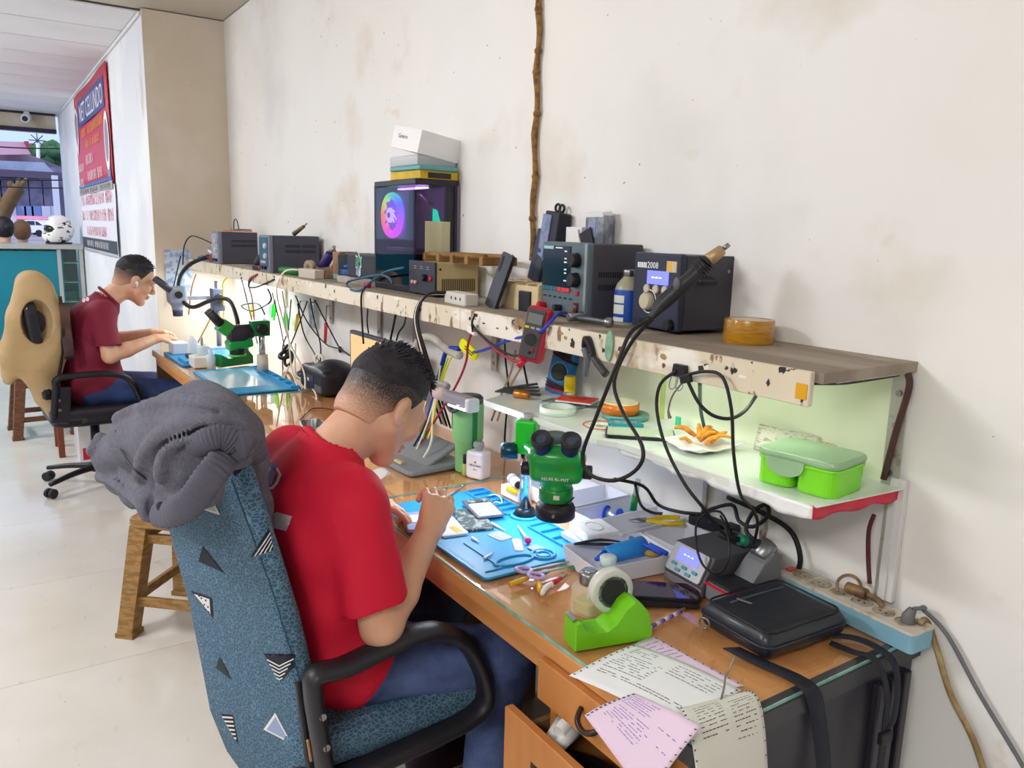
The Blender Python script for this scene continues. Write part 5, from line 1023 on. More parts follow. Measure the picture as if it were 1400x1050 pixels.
t = flatphone('film_strip', 'torn pinkish protective strip lying right of the lilac film', 708, 745, MZ, math.radians(-28), .075, .022, mat('strip_lav', '#b9bce0', .3), mat('strip_pinkish', '#d6c6e0', .3), 'film', .0008)
t = flatphone('blue_film_piece', 'small periwinkle plastic piece at the end of the torn strip', 733, 750, MZ+.001, math.radians(10), .04, .03, mat('peri', '#7e94e0', .4), mat('peri2', '#8a9ee8', .4), 'film', .001)
br_ = thing('brush_pick', 'white pointed pick with a magenta ball end on the blue mat', 'tool', PZ(715, 725, MZ+.005)); c0 = br_.location; obj('shaft', MB().cyl(PZ(708, 718, MZ+.005)-c0, PZ(719, 735, MZ+.006)-c0, .0012, .004, seg=10), mat('pick_cream', '#e6e0c0', .4), br_); obj('ball', MB().ball(PZ(722, 739, MZ+.0085)-c0, .008), mat('magenta', '#d81878', .35), br_)
for px, py, dx, dy, lab in ((645, 735, 10, 6, 'small white plastic tip left on the blue mat'), (662, 763, 12, -8, 'thin white blade near the front ruler of the blue mat'), (672, 715, 18, 10, 'clear screw bit between the silver frame and the film')):
    a = PZ(px, py, MZ+.004); b_ = PZ(px+dx, py+dy, MZ+.003); tag(obj('plastic_tip', MB().tube([a, a.lerp(b_, .5), b_], [.0035, .003, .0008], 8), WHT), lab, 'bit')
tag(obj('white_wire_curl', MB().tube([PZ(668, 678, MZ+.003), PZ(676, 676, MZ+.01), PZ(684, 680, MZ+.012), PZ(686, 688, MZ+.004), PZ(678, 686, MZ+.002), PZ(672, 690, MZ+.002)], .0015, 6), WHC), 'curl of thin white wire in the mat tray', 'wire')
# --- stereo microscope
GRNM = mat('scope_green', '#0f9a3e', .3, coat=.4); DGRN = mat('scope_bright_green', '#14c832', .3, coat=.3); NVR = mat('navy_rubber', '#1d2a66', .35); TPC = mat('scope_topgrey', '#b9c0c4', .35)
ms = thing('microscope', 'green stereo microscope with black eyepieces on a chrome pole', 'microscope', (-1.555, -.289, MZ+.001))
obj('base_ring', MB().lathe([(0, 0), (.026, 0), (.027, .004), (.025, .018), (.02, .022), (0, .022)], 28), mat('base_dark', '#1b2c38', .3, .4), ms)
obj('pole', MB().cyl((0, 0, .0), (0, 0, .255), .0155, seg=24), CHR, ms); obj('pole_collar', MB().lathe([(.0155, .13), (.0175, .131), (.0175, .136), (.0155, .137)], 24), CHR, ms); obj('pole_cap', MB().cyl((0, 0, .245), (0, 0, .265), .0135, seg=20, bev=.002), LGRY, ms)
obj('pole_block', MB().box((.0, .0, .208), (.052, .052, .085), rot=(0, 0, math.radians(40)), r=.005), DGRN, ms)
obj('focus_knob', MB().cyl((-.005, -.025, .172), (-.028, -.055, .170), .0215, seg=30, bev=.002), mat('knob_teal', '#1e4a58', .25, .6), ms); obj('focus_knob_face', MB().cyl((-.0282, -.0553, .170), (-.030, -.0575, .170), .0185, seg=28), GRY, ms)
hx, hy, hz = .205, -.062, .183
obj('arm', MB().tube([(0, 0, .185), (.08, -.022, .18), (.14, -.045, .165)], [.022, .022, .026], 12, flat=.8), GRNM, ms)
hd_ = obj('head', Field((-.09, -.07, -.06), (.09, .07, .085), .0022).rbox((0, 0, .012), (.054, .036, .032), .016, 0).ell((0, -.012, .034), (.056, .034, .024), .02).cap((0, 0, -.045), (0, 0, -.01), .031, .034, .012).mesh('head'), GRNM, ms, loc=(hx, hy, hz), rot=(0, 0, math.radians(48)))
hd_.scale = (1.1, 1.1, 1.1)
obj('lower_ring', MB().lathe([(0, -.062), (.033, -.062), (.035, -.06), (.035, -.036), (.033, -.034), (0, -.034)], 32), mat('ring_green', '#0c8436', .3, coat=.3), hd_); obj('front_label', MB().box((.004, -.0352, -.047), (.012, .001, .009)), mat('label_cream', '#d8d4b8', .5), hd_)
text_part('lettering', 'RELIFE RL-M3T', .0078, WINK, hd_, At(0, -.0385, -.008, FRONT), sp=1.1)
obj('top_plate', MB().vbox((0, .004, .046), (.10, .05, .014), .016, re=.005), TPC, hd_); obj('camera_port_cap', MB().cyl((-.005, .0, .060), (-.005, .0, .078), .023, seg=30, bev=.002), mat('cap_slate', '#5f6e70', .4), hd_)
obj('ring_lamp', MB().lathe([(.022, -.10), (.038, -.10), (.041, -.097), (.041, -.078), (.037, -.070), (.026, -.066), (.026, -.062)], 36), BLK, hd_); obj('ring_light', MB().lathe([(.024, -.1005), (.035, -.1005)], 32), mat('ring_emit', '#ffffff', .5, emit=3, ecol='#e2eaff'), hd_); obj('set_screw', MB().cyl((0, -.038, -.082), (0, -.048, -.083), .003, seg=10), STL, hd_)
obj('lens_barrel', MB().cyl((0, 0, -.064), (0, 0, -.085), .022, seg=24), mat('barrel_navy', '#141c40', .3), hd_)
for sgn in (-1, 1): obj('side_knob', MB().cyl((sgn*.052, 0, 0), (sgn*.072, 0, 0), .0145, seg=22, bev=.002), BLK, hd_)
for sgn in (-1, 1):
    a = Vector((sgn*.024, -.012, .030)); d = Vector((sgn*.10, -.60, .80)).normalized()
    ep = obj('eyepiece', MB().cyl(a, a+d*.052, .0185, .0175, seg=26, bev=.001), NVR, hd_); obj('band', MB().cyl(a+d*.016, a+d*.022, .0192, seg=26), BLK, ep); obj('eyecup', MB().lathe([(.0185, 0), (.0205, .003), (.0205, .016), (.017, .018), (.0135, .012), (.0, .010)], 28, T=axis_mat(a+d*.046, a+d*.07)[0]), BLK2, ep); obj('lens', MB().cyl(a+d*.055, a+d*.0575, .0125, seg=22), mat('eyelens', '#3a4a64', .05, .3, coat=1), ep)
tag(obj('lamp_wire', MB().tube([PY(759, 678, -.36), PY(760, 690, -.36), PY(775, 688, -.35), PY(785, 680, -.34)], .0018, 6), RUB), 'thin wire under the ring lamp of the microscope', 'wire')
# --- white organiser trays
TRW = mat('tray_white', '#e8e9f4', .35, alpha=.96)
def tray(label, x0_, x1_, y0_, y1_, h_=.045, rz=0, name='storage_tray', group='white storage trays', z=D):
    w_, d_ = x1_-x0_, y1_-y0_; t = thing(name, label, 'tray', ((x0_+x1_)/2, (y0_+y1_)/2, z), rz=rz, group=group); e = .002
    obj('bottom', MB().box((0, 0, .001), (w_-.012, d_-.012, .002)), TRW, t)
    for nm, p, q in (('front', (-1, -1), (1, -1)), ('back', (1, 1), (-1, 1)), ('left', (-1, 1), (-1, -1)), ('right', (1, -1), (1, 1))):
        b = MB(); wi, di = w_/2-.006, d_/2-.006; wo, do = w_/2, d_/2
        P = [(p[0]*wi, p[1]*di, 0), (q[0]*wi, q[1]*di, 0), (q[0]*wo, q[1]*do, h_), (p[0]*wo, p[1]*do, h_)]
        Q = [(x*(1-e*2/max(w_, .01)), y*(1-e*2/max(d_, .01)), zz) for x, y, zz in P]
        b.add(P+Q, [(0, 1, 2, 3), (7, 6, 5, 4), (3, 2, 6, 7), (0, 4, 5, 1), (1, 5, 6, 2), (0, 3, 7, 4)]); obj(nm+'_wall', b, TRW, t)
    return t
tray('white storage tray leftmost behind the microscope', -1.70, -1.565, -.20, -.03, .042)
tray('empty lilac white storage tray second from the left behind the mat', -1.562, -1.462, -.215, -.02, .045)
tray('white storage tray holding the blue wire spool', -1.459, -1.365, -.22, -.02, .04)
tray('white storage tray rightmost in the row, with yellow cutters', -1.362, -1.262, -.225, -.02, .045)
tray('white storage tray in front of the row with the blue tape tool', -1.275, -1.135, -.385, -.18, .04, rz=math.radians(-8))
tray('white storage tray between the row and the soldering station', -1.255, -1.14, -.165, -.03, .04)
ws = thing('wire_spool', 'bright blue solder wire spool lying in a white tray', 'spool', (-1.415, -.12, D+.022), rz=math.radians(20))
for x in (-.018, .018): obj('flange', MB().cyl((x-.002, 0, 0), (x+.002, 0, 0), .021, seg=28), BLU, ws)
obj('winding', MB().cyl((-.016, 0, 0), (.016, 0, 0), .014, seg=20), mat('solder', '#c8ccd6', .3, .8), ws)
def pliers(label, p, rz, m, z, L_=.12):
    t = thing('pliers', label, 'pliers', (p[0], p[1], z), rz=rz); h_ = .005
    for sgn in (-1, 1):
        obj('handle', MB().tube([(0, 0, h_), (-.02, sgn*.008, h_), (-L_*.45, sgn*.022, h_), (-L_*.75, sgn*.018, h_)], [.004, .005, .0065, .006], 8), m, t)
        obj('jaw', MB().tube([(0, 0, h_), (.015, sgn*.005, h_), (.04, 0.001*sgn, h_)], [.005, .005, .001], 8), STL, t)
    obj('pivot', MB().cyl((0, 0, h_-.004), (0, 0, h_+.006), .005, seg=12), STL, t); return t
pliers('yellow handled cutters resting in the rightmost tray', (-1.30, -.12), math.radians(-120), mat('yellow_grip', '#e0c01a', .4), D+.04)
tag(obj('blue_pen', MB().cyl(PZ(862, 735, D+.055), PZ(905, 757, D+.05), .0045, seg=12).cyl(PZ(888, 745, D+.056), PZ(912, 757, D+.05), .006, .005, seg=12), BLU), 'blue marker lying across the rightmost white tray', 'pen')
single('mica_pieces', MB().box((0, 0, .002), (.05, .035, .003), rot=(0, 0, .3)).box((.01, .02, .005), (.04, .03, .002), rot=(0, .1, -.2)), mat('scrap_pinkgrey', '#b9a4ac', .5, col2='#7a6a70', nscale=50), 'pinkish grey scrap parts in the spool tray', 'scrap', (-1.405, -.055, D+.003))
sb = thing('white_gadget_box', 'small white boxed gadget with oval outline on its lid beside the trays', 'box', (-1.325, -.255, D+.028), rz=math.radians(-10)); obj('box', MB().box((0, 0, .01), (.09, .085, .02), r=.003), WHT, sb); obj('oval_outline', MB().torus((0, 0, .0205), .022, .0008, sc=(1.2, .8, 1)), LGRY, sb); obj('lower_box', MB().box((-.004, -.004, -.009), (.105, .10, .014), rot=(0, 0, .12), r=.002), mat('case_paleblue', '#c9d9ec', .3, alpha=.9), sb); obj('card_stack', MB().box((-.006, -.002, -.021), (.10, .09, .010), rot=(0, 0, -.05), r=.001), PAPER, sb)
bw = thing('hand_blower', 'light blue tape wrapped hand tool lying in the front white tray', 'tool', (-1.19, -.27, D+.035), rz=math.radians(18)); obj('body', MB().cyl((-.03, -.045, 0), (.01, .05, .004), .019, .023, seg=20, bev=.004), mat('tape_blue', '#2b8fe0', .4), bw); obj('tip', MB().cyl((-.03, -.045, 0), (-.04, -.07, -.004), .012, .004, seg=12), BLU, bw)
single('steel_tweezers', MB().tube([(-.06, 0, 0), (0, .004, .008), (.06, 0, .002)], [.004, .006, .001], 8, flat=.5).tube([(-.06, 0, 0), (0, -.006, .002), (.06, -.001, 0)], [.004, .006, .001], 8, flat=.5), BLK, 'dark curved tweezers crossing the front white tray', 'tweezers', (-1.235, -.31, D+.048), rz=math.radians(60))
wt = thing('white_dial', 'small round white glass topped pot in the front tray', 'pot', (-1.17, -.345, D+.03)); obj('pot', MB().lathe([(0, 0), (.017, 0), (.018, .01), (.018, .02), (.015, .022), (0, .021)], 24), mat('pot_glass', '#cfe0e4', .2), wt)
single('brown_twine_ball', MB().torus((0, 0, .01), .014, .008), mat('twine', '#b08c48', .7, bump=.5, bscale=100), 'coil of brown twine at the back of the front tray', 'twine', (-1.175, -.215, D+.022))
# --- scissors and pliers on the desk
sc_ = thing('scissors', 'scissors with lilac finger rings in front of the blue mat', 'scissors', PZ(745, 785, D+.012)); c0 = sc_.location; LIL = mat('lilac', '#b9a4e0', .35)
for px, py in ((716, 779), (733, 787)): obj('finger_ring', MB().torus(PZ(px, py, D+.014)-c0, .0135, .0038, sc=(1.25, .9, 1), rot=(0, 0, .5)), LIL, sc_)
for a_, b_ in (((722, 780), (790, 765)), ((738, 783), (788, 772))): obj('blade', MB().tube([PZ(*a_, D+.013)-c0, PZ((a_[0]+b_[0])/2, (a_[1]+b_[1])/2, D+.012)-c0, PZ(*b_, D+.008)-c0], [.004, .0055, .001], 8, flat=.35), STL, sc_)
yp = thing('pliers', 'yellow handled pliers lying beneath the lilac scissors', 'pliers', PZ(735, 795, D)); c0 = yp.location; YG = mat('yellow_grip2', '#e2b31c', .4)
for pts in ([(697, 799), (712, 794), (726, 788)], [(738, 808), (737, 798), (732, 789)]): obj('handle', MB().tube([PZ(x, y, D+.006)-c0 for x, y in pts], [.0058, .006, .004], 8), YG, yp)
obj('jaw', MB().tube([PZ(730, 789, D+.006)-c0, PZ(745, 782, D+.006)-c0, PZ(760, 776, D+.005)-c0], [.006, .006, .001], 8), STL, yp)
rp_ = thing('cutting_pliers', 'red and white handled cutters left of the glass bottle', 'pliers', PZ(755, 800, D)); c0 = rp_.location
obj('handle', MB().tube([PZ(748, 800, D+.006)-c0, PZ(758, 796, D+.007)-c0, PZ(768, 790, D+.006)-c0], [.005, .006, .004], 8), RED, rp_); obj('handle', MB().tube([PZ(741, 812, D+.006)-c0, PZ(748, 802, D+.007)-c0, PZ(765, 792, D+.006)-c0], [.005, .006, .004], 8), WHT, rp_); obj('jaw', MB().tube([PZ(766, 791, D+.006)-c0, PZ(776, 785, D+.005)-c0], [.005, .0015], 8, spline=False), STL, rp_)
single('green_probe', MB().cyl((0, 0, .004), (.07, .05, .004), .004, .003, seg=10), mat('probe_green', '#39b08a', .4), 'pale green probe lying behind the scissors', 'tool', PZ(765, 775, D))
# --- alcohol bottle
gb = thing('glass_bottle', 'square glass bottle with steel pump cap behind the green tape dispenser', 'bottle', (-1.075, -.475, D), rz=math.radians(15))
BG = mat('bottle_glass', '#f2f6ee', .05, trans=1, ior=1.3)
obj('glass', MB().vbox((0, 0, 0), (.055, .055, .060), .012, re=.006), mat('bottle_wall', '#e6eadc', .06, alpha=.24), gb); obj('liquid', MB().vbox((0, 0, .004), (.046, .046, .024), .010, re=.003), mat('amber_liquid', '#cfc178', .1, alpha=.7), gb); obj('cap', MB().lathe([(0, .084), (.017, .084), (.0195, .081), (.0195, .064), (.018, .060), (0, .060)], 28), STL, gb); obj('cap_disc', MB().cyl((0, 0, .084), (0, 0, .088), .012, seg=20), CHR, gb); obj('dip_tube', MB().cyl((0, 0, .005), (0, 0, .06), .002, seg=8), WHT, gb)
# --- tape dispenser
td = thing('tape_dispenser', 'lime green tape dispenser with clear tape roll at the front corner of the desk', 'tape dispenser', (-.978, -.505, D), rz=math.radians(-14))
LG2 = mat('dispenser_lime', '#78cc1c', .4, col2='#6fc018', nscale=5)
prof = [(-.078, 0), (.070, 0), (.074, .012), (.066, .050), (.050, .070), (.036, .076), (.022, .066), (.004, .038), (-.018, .026), (-.045, .028), (-.062, .036), (-.070, .052), (-.078, .050)]
obj('body', MB().prism(prof, -.026, .026, At(0, 0, 0, RIGHT), re=.003), LG2, td)
tr_ = obj('tape_roll', MB().lathe([(.024, -.011), (.040, -.011), (.041, -.009), (.041, .009), (.040, .011), (.024, .011), (.024, -.011)], 36, T=At(-.030, .014, .078) @ Matrix.Rotation(PI/2, 4, 'Y')), mat('clear_tape', '#dcdcd6', .2, alpha=.9), td); obj('hub', MB().cyl((-.040, .014, .078), (-.019, .014, .078), .030, seg=26), BLK2, tr_)
obj('cutter', MB().box((0, -.076, .053), (.030, .008, .004), rot=(.4, 0, 0)), STL, td)
bph = flatphone('phone_stack', 'dark maroon phone lying on a black case behind the dispenser', 903, 810, D+.008, math.radians(-38), .075, .15, BLK, mat('maroon_glass', '#3a1a2c', .08, coat=.8)); obj('lower_case', MB().prism(rr2d(.08, .155, .008), -.0075, 0, At(.008, -.006, 0)), mat('case_textured', '#1c1c24', .5), bph)
pn = thing('striped_pen', 'purple and white striped pen on the desk behind the dispenser', 'pen', PZ(908, 847, D)); c0 = pn.location; a = PZ(884, 860, D+.0045)-c0; b_ = PZ(931, 836, D+.0045)-c0
for k in range(8): obj('barrel', MB().cyl(a.lerp(b_, k/8), a.lerp(b_, (k+1)/8), .0038, seg=10), mat('pen_purple', '#7a5cc0', .4) if k % 2 else mat('pen_white', '#dcd2e8', .4), pn)
pn2 = thing('pencil', 'thin pale pencil lying just behind the striped pen', 'pencil', PZ(912, 842, D+.003)); c0 = pn2.location; obj('shaft', MB().cyl(PZ(890, 853, D+.003)-c0, PZ(936, 832, D+.003)-c0, .003, seg=6), mat('pencil_tan', '#caa070', .5), pn2)
# --- soldering station
so = thing('soldering_station', 'grey soldering station with blue display and green tipped iron in its holder', 'soldering station', (-1.055, -.145, D), rz=math.radians(-4))
SG = mat('station_grey', '#74767c', .5); SGD = mat('station_dark', '#4a4a50', .55, bump=.1, bscale=150)
prof = [(-.088, 0), (.09, 0), (.09, .088), (-.055, .088), (-.088, .055)]
prof = [(-.088, .0), (.09, .0), (.09, .078), (-.062, .078), (-.092, .022)]
obj('body', MB().prism(prof, -.058, .058, At(0, 0, 0, RIGHT), re=.004), SGD, so)
fT = At(0, -.0785, .051) @ Matrix.Rotation(math.radians(62), 4, 'X')
obj('front_panel', MB().prism(rr2d(.100, .060, .006), 0, .004, fT), mat('panel_silver', '#a9adb4', .4, .3), so); obj('display', MB().prism(rr2d(.062, .028, .002), .004, .005, fT @ At(0, .010, 0)), GLOWSCR, so)
b = MB(); [b.prism(rr2d(.006, .0018, .0005), .005, .0056, fT @ At(-.012+k*.011, .012, 0)) for k in range(3)]; obj('display_digits', b, mat('lcd_digit2', '#eef0ff', .4, emit=1.2), so)
for x, y in ((-.03, -.013), (0, -.013), (.03, -.013), (-.015, -.023), (.015, -.023)): obj('button', MB().prism(rr2d(.014, .007, .002), .004, .0065, fT @ At(x, y, 0)), mat('button_teal', '#3a8ca0', .4), so)
obj('lower_band', MB().box((0, -.085, .008), (.112, .016, .016), r=.002), SG, so)
b = MB(); [b.box((-.03+.0055*k, .055, .0785), (.003, .05, .001)) for k in range(14)]; obj('vent_slot', b, BLK, so)
hb = obj('holder_base', MB().box((.092, -.01, .018), (.066, .15, .036), r=.005), SG, so); obj('red_band', MB().box((.092, -.010, .033), (.068, .152, .004)), RED, hb); obj('sponge_tray', MB().box((.092, -.045, .038), (.056, .07, .006), r=.002), BLK2, hb); obj('barcode_label', MB().box((.1255, -.045, .012), (.001, .05, .014)), mat('barcode', '#d6d2c8', .6, col2='#3a3a3a', nscale=220, stretch=(1, 1, .01), nlo=.5, nhi=.52), hb)
obj('holder_arm', MB().prism([(-.02, .036), (.065, .036), (.065, .085), (.04, .095), (.012, .075)], -.026, .026, At(.092, 0, 0, RIGHT), re=.004), SG, so); obj('holder_cup', MB().cyl((.092, .022, .078), (.092, .052, .104), .019, .021, seg=24, bev=.002), STL, so)
ir = thing('soldering_iron', 'black and green soldering iron sitting in the holder', 'soldering iron', PX(1030, 750, -.965)); c0 = ir.location
w0 = so.matrix_basis @ Vector((.092, .045, .098)); w1 = PY(1012, 738, -.155); 
obj('grip', MB().tube([w0-c0, w0.lerp(w1, .5)-c0, w1-c0], [.010, .011, .009], 14), BLK2, ir); obj('green_ring', MB().cyl(w0.lerp(w1, .75)-c0, w1.lerp(w0, -.05)-c0, .0115, seg=18), mat('ring_teal_green', '#0f7a5c', .4), ir); obj('strain_relief', MB().tube([w1-c0, w1+(w1-w0).normalized()*.045-c0], [.006, .004], 10, spline=False), BLK, ir)
tag(obj('thin_loop_cable', MB().tube([PY(1003, 738, -.16), PY(985, 700, -.2), PY(955, 710, -.22), PY(952, 745, -.23), PY(963, 775, -.235), PY(985, 782, -.235), PY(997, 760, -.23), PY(994, 725, -.21), PY(985, 705, -.19)], .0024, 6), RUB), 'thin black cord looping over the soldering station front', 'cable')
tag(obj('thick_station_cable', MB().tube([PY(960, 700, -.05), PY(1000, 690, -.04), PY(1010, 712, -.05), PY(1030, 720, -.06), PY(1050, 705, -.06), PY(1047, 690, -.05), PY(1030, 700, -.05), PY(1020, 725, -.06), PY(1040, 745, -.07), PY(1055, 763, -.07)], .0044, 7), RUB), 'black cord loops behind the soldering station', 'cable')
tag(obj('wall_arc_cable', MB().tube([PY(995, 680, -.02), PY(1040, 700, -.02), PY(1080, 725, -.02), PY(1094, 760, -.02), PY(1088, 785, -.025), PY(1070, 793, -.04), PY(1055, 780, -.06)], .0055, 8), RUB), 'thick black cord arching down the wall right of the soldering station', 'cable')
tag(obj('adapter_cable', MB().tube([PY(840, 655, -.2), PY(880, 665, -.1), PY(900, 690, -.05), PY(930, 700, -.05), PY(965, 705, -.05), PY(1000, 725, -.06)], .0042, 7), RUB), 'black cord running along the wall behind the trays', 'cable')
tag(obj('hose_tail', MB().tube([PY(868, 660, -.2), PY(876, 690, -.1), PY(890, 700, -.06), PY(905, 702, -.05)], .0036, 7), RUB), 'black cord dropping behind the white trays', 'cable')
ap = thing('plug_adapter', 'black plug adapter lying behind the trays on the pale blue strip', 'adapter', (-1.30, .0, D+.045) if False else (-1.18, -.035, D+.052), rz=.1); obj('body', MB().vbox((0, 0, 0), (.09, .04, .022), .008, re=.004), BLK, ap); obj('plug', MB().box((.065, 0, .014), (.03, .025, .028), r=.004), BLK2, ap)
st2 = thing('socket_strip', 'pale blue socket strip lying behind the trays along the wall', 'power strip', (-1.18, -.033, D)); obj('body', MB().vbox((0, 0, 0), (.30, .05, .048), .008, re=.004), mat('strip_paleblue', '#8fb4c4', .45, col2='#6f94a8', nscale=20), st2) if False else None
bpy.data.objects.remove(st2)
# --- black shoulder bag
LEA = mat('black_leather', '#20242e', .42, bump=.25, bscale=40, coat=.15)
bg_ = thing('shoulder_bag', 'black leather shoulder bag lying on the right end of the desk', 'bag', (-.845, -.225, D), rz=math.radians(-3))
f = Field((-.13, -.15, -.01), (.13, .15, .085), .003); f.rbox((0, 0, .024), (.082, .108, .0235), .020, 0); f.rbox((.0, -.004, .041), (.070, .094, .010), .010, .012); f.disp(.0022, 38, 5); obj('body', f.mesh('body'), LEA, bg_)
pip = MB(); pts = [(x, y, .050) for x, y in rr2d(.148, .195, .02, 4)]; pip.tube(pts+[pts[0]], .0022, 6, spline=False); obj('piping', pip, BLK, bg_)
pip = MB(); pts = [(x, y, .028) for x, y in rr2d(.168, .220, .024, 4)]; pip.tube(pts+[pts[0]], .0024, 6, spline=False); obj('zipper', pip, mat('zip_metal', '#3c3f48', .4, .5), bg_)
obj('pocket_zipper', MB().tube([(-.040, -.07, .0525), (-.040, 0, .054), (-.040, .07, .0525)], .0022, 6), mat('zip_grey', '#5a5f6a', .4, .5), bg_); obj('zip_pull', MB().box((-.030, -.045, .055), (.030, .006, .003), rot=(0, 0, .3), r=.001), STL, bg_)
obj('flap_seam', MB().tube([(-.054, -.085, .051), (-.054, 0, .053), (-.054, .085, .051)], .0016, 6), BLK, bg_)
for y in (-.122,): obj('side_ring', MB().torus((-.05, y, .02), .010, .002, rot=(PI/2, 0, .3)), STL, bg_)
STR = mat('strap_web', '#1c1f2c', .7, bump=.3, bscale=300)
def strap(name, pts, wv, parent, w_=.014, th=.0016):
    """flat webbing along pts; wv = width direction"""
    P = [Vector(p) for p in pts]; Q = []
    for i in range(len(P)-1):
        p0 = P[max(i-1, 0)]; p1 = P[i]; p2 = P[i+1]; p3 = P[min(i+2, len(P)-1)]
        for t in range(6): u = t/6; Q.append(0.5*((2*p1)+(p2-p0)*u+(2*p0-5*p1+4*p2-p3)*u*u+(3*p1-p0-3*p2+p3)*u**3))
    Q.append(P[-1]); W = [Vector(w).normalized() for w in wv] if isinstance(wv[0], (tuple, Vector)) else [Vector(wv).normalized()]*2
    n = len(Q)-1
    def fn(u, v):
        i = min(int(round(u*n)), n); w = W[0].lerp(W[-1], u).normalized(); return Q[i]+w*(v-.5)*w_*2
    return obj(name, MB().sheet(fn, n, 2, th), STR, parent)
bl = bg_.matrix_basis.inverted()
def bgp(v): return bl @ v
strap('strap', [bgp(p) for p in (PZ(1000, 885, D+.012), PZ(1040, 905, D+.006), PZ(1085, 925, D+.004), PZ(1110, 945, D+.004), PX(1120, 985, -.675), PX(1127, 1050, -.665), PX(1130, 1120, -.66))], [(.35, .9, 0), (0, 1, .0)], bg_, .016)
strap('strap', [bgp(p) for p in (PZ(1140, 868, D+.010), PZ(1170, 872, D+.008), PZ(1200, 885, D+.006), PX(1222, 905, -.670), PX(1228, 940, -.655), PX(1222, 985, -.650), PX(1210, 1003, -.650))], [(-.4, .9, 0), (0, 1, 0)], bg_, .010)
strap('strap', [bgp(p) for p in (PZ(1135, 878, D+.004), PZ(1165, 890, D+.004), PZ(1195, 900, D+.003), PX(1209, 925, -.662), PX(1214, 960, -.655), PX(1208, 1010, -.650), PX(1200, 1080, -.648))], [(-.4, .9, 0), (0, 1, 0)], bg_, .009)
obj('strap_buckle', MB().box(bgp(PX(1210, 1008, -.648)), (.012, .03, .022), r=.003), BLK, bg_)
single('tissue_scrap', MB().sheet(lambda u, v: (-.02+.04*u, -.015+.03*v, .006+.010*math.sin(u*5)*math.cos(v*6)), 8, 8, .0008), PAPER, 'crumpled silvery tissue between the soldering station and the bag', 'tissue', (-.935, -.185, D+.030) if False else PZ(1020, 806, D+.025))
# --- socket strip on the right
bs_ = thing('socket_strip', 'pale blue sided dirty white six socket strip at the back right of the desk', 'power strip', (-.805, -.049, D+.0005), rz=math.radians(-2.5))
SB = mat('strip_side_blue', '#8fc0d4', .45, col2='#7fb0c6', nscale=12); STP = mat('strip_top_dirty', '#cfc8ba', .5, col2='#9a8468', nscale=28, nlo=.52, nhi=.68)
obj('side', MB().vbox((0, 0, 0), (.30, .066, .034), .008), SB, bs_); obj('top', MB().vbox((0, 0, .0335), (.302, .068, .005), .009, re=.0015), STP, bs_)
for k in range(6):
    x = -.118+.045*k; s_ = obj('socket', MB().torus((x+.008, 0, .0385), .0185, .0016).cyl((x+.008, 0, .036), (x+.008, 0, .0388), .0165, seg=24), mat('socket_ring', '#b5ab9a', .5, col2='#857560', nscale=40), bs_); obj('pin_hole', MB().cyl((x+.002, 0, .0385), (x+.002, 0, .0392), .0025, seg=8).cyl((x+.014, 0, .0385), (x+.014, 0, .0392), .0025, seg=8), BLK, s_)
obj('red_switch', MB().box((-.139, 0, .040), (.014, .022, .006), r=.002), mat('switch_red', '#c8402c', .4), bs_)
bp_ = thing('brown_plug', 'dirty brown plug with coiled cord in the socket strip', 'plug', (-.800, -.035, D+.0395)); PLB = mat('plug_brown', '#9a7a54', .5, col2='#5d4630', nscale=40); obj('body', MB().cyl((-.022, 0, .010), (.022, -.002, .012), .011, seg=14, bev=.002), PLB, bp_); obj('relief', MB().tube([(.022, -.002, .012), (.045, -.003, .010), (.055, -.003, .002)], .006, 10), PLB, bp_); obj('coil', MB().torus((-.018, 0, .012), .022, .003, rot=(1.1, 0, .3)), PLB, bp_)
gp = thing('grey_plug', 'grey plug standing in the last socket at the right end of the strip', 'plug', (-.688, -.052, D+.0395)); obj('body', MB().tube([(0, 0, 0), (0, 0, .012), (.004, .004, .026)], [.012, .011, .007], 12), mat('plug_grey', '#6f6d70', .5), gp)
W_ = WALL
tag(obj('grey_wall_cable', MB().tube([(-.684, -.047, D+.066), (-.672, -.03, D+.068), PY(1262, 833, -.012), PY(1295, 868, -.012), PY(1340, 950, -.012), PY(1400, 1050, -.012), PY(1440, 1130, -.012)], .0038, 8), mat('cord_grey', '#6a6a70', .5)), 'grey cord running from the grey plug down the right wall', 'cable')
tag(obj('yellowed_wall_cable', MB().tube([(-.67, -.045, D+.045), PY(1268, 850, -.014), PY(1283, 895, -.014), PY(1300, 950, -.014), PY(1330, 1010, -.014), PY(1350, 1070, -.014)], .0055, 8), mat('cord_yellowed', '#b9a274', .5, col2='#8f7650', nscale=30)), 'yellowed thick cord hanging down the wall beside the desk end', 'cable')
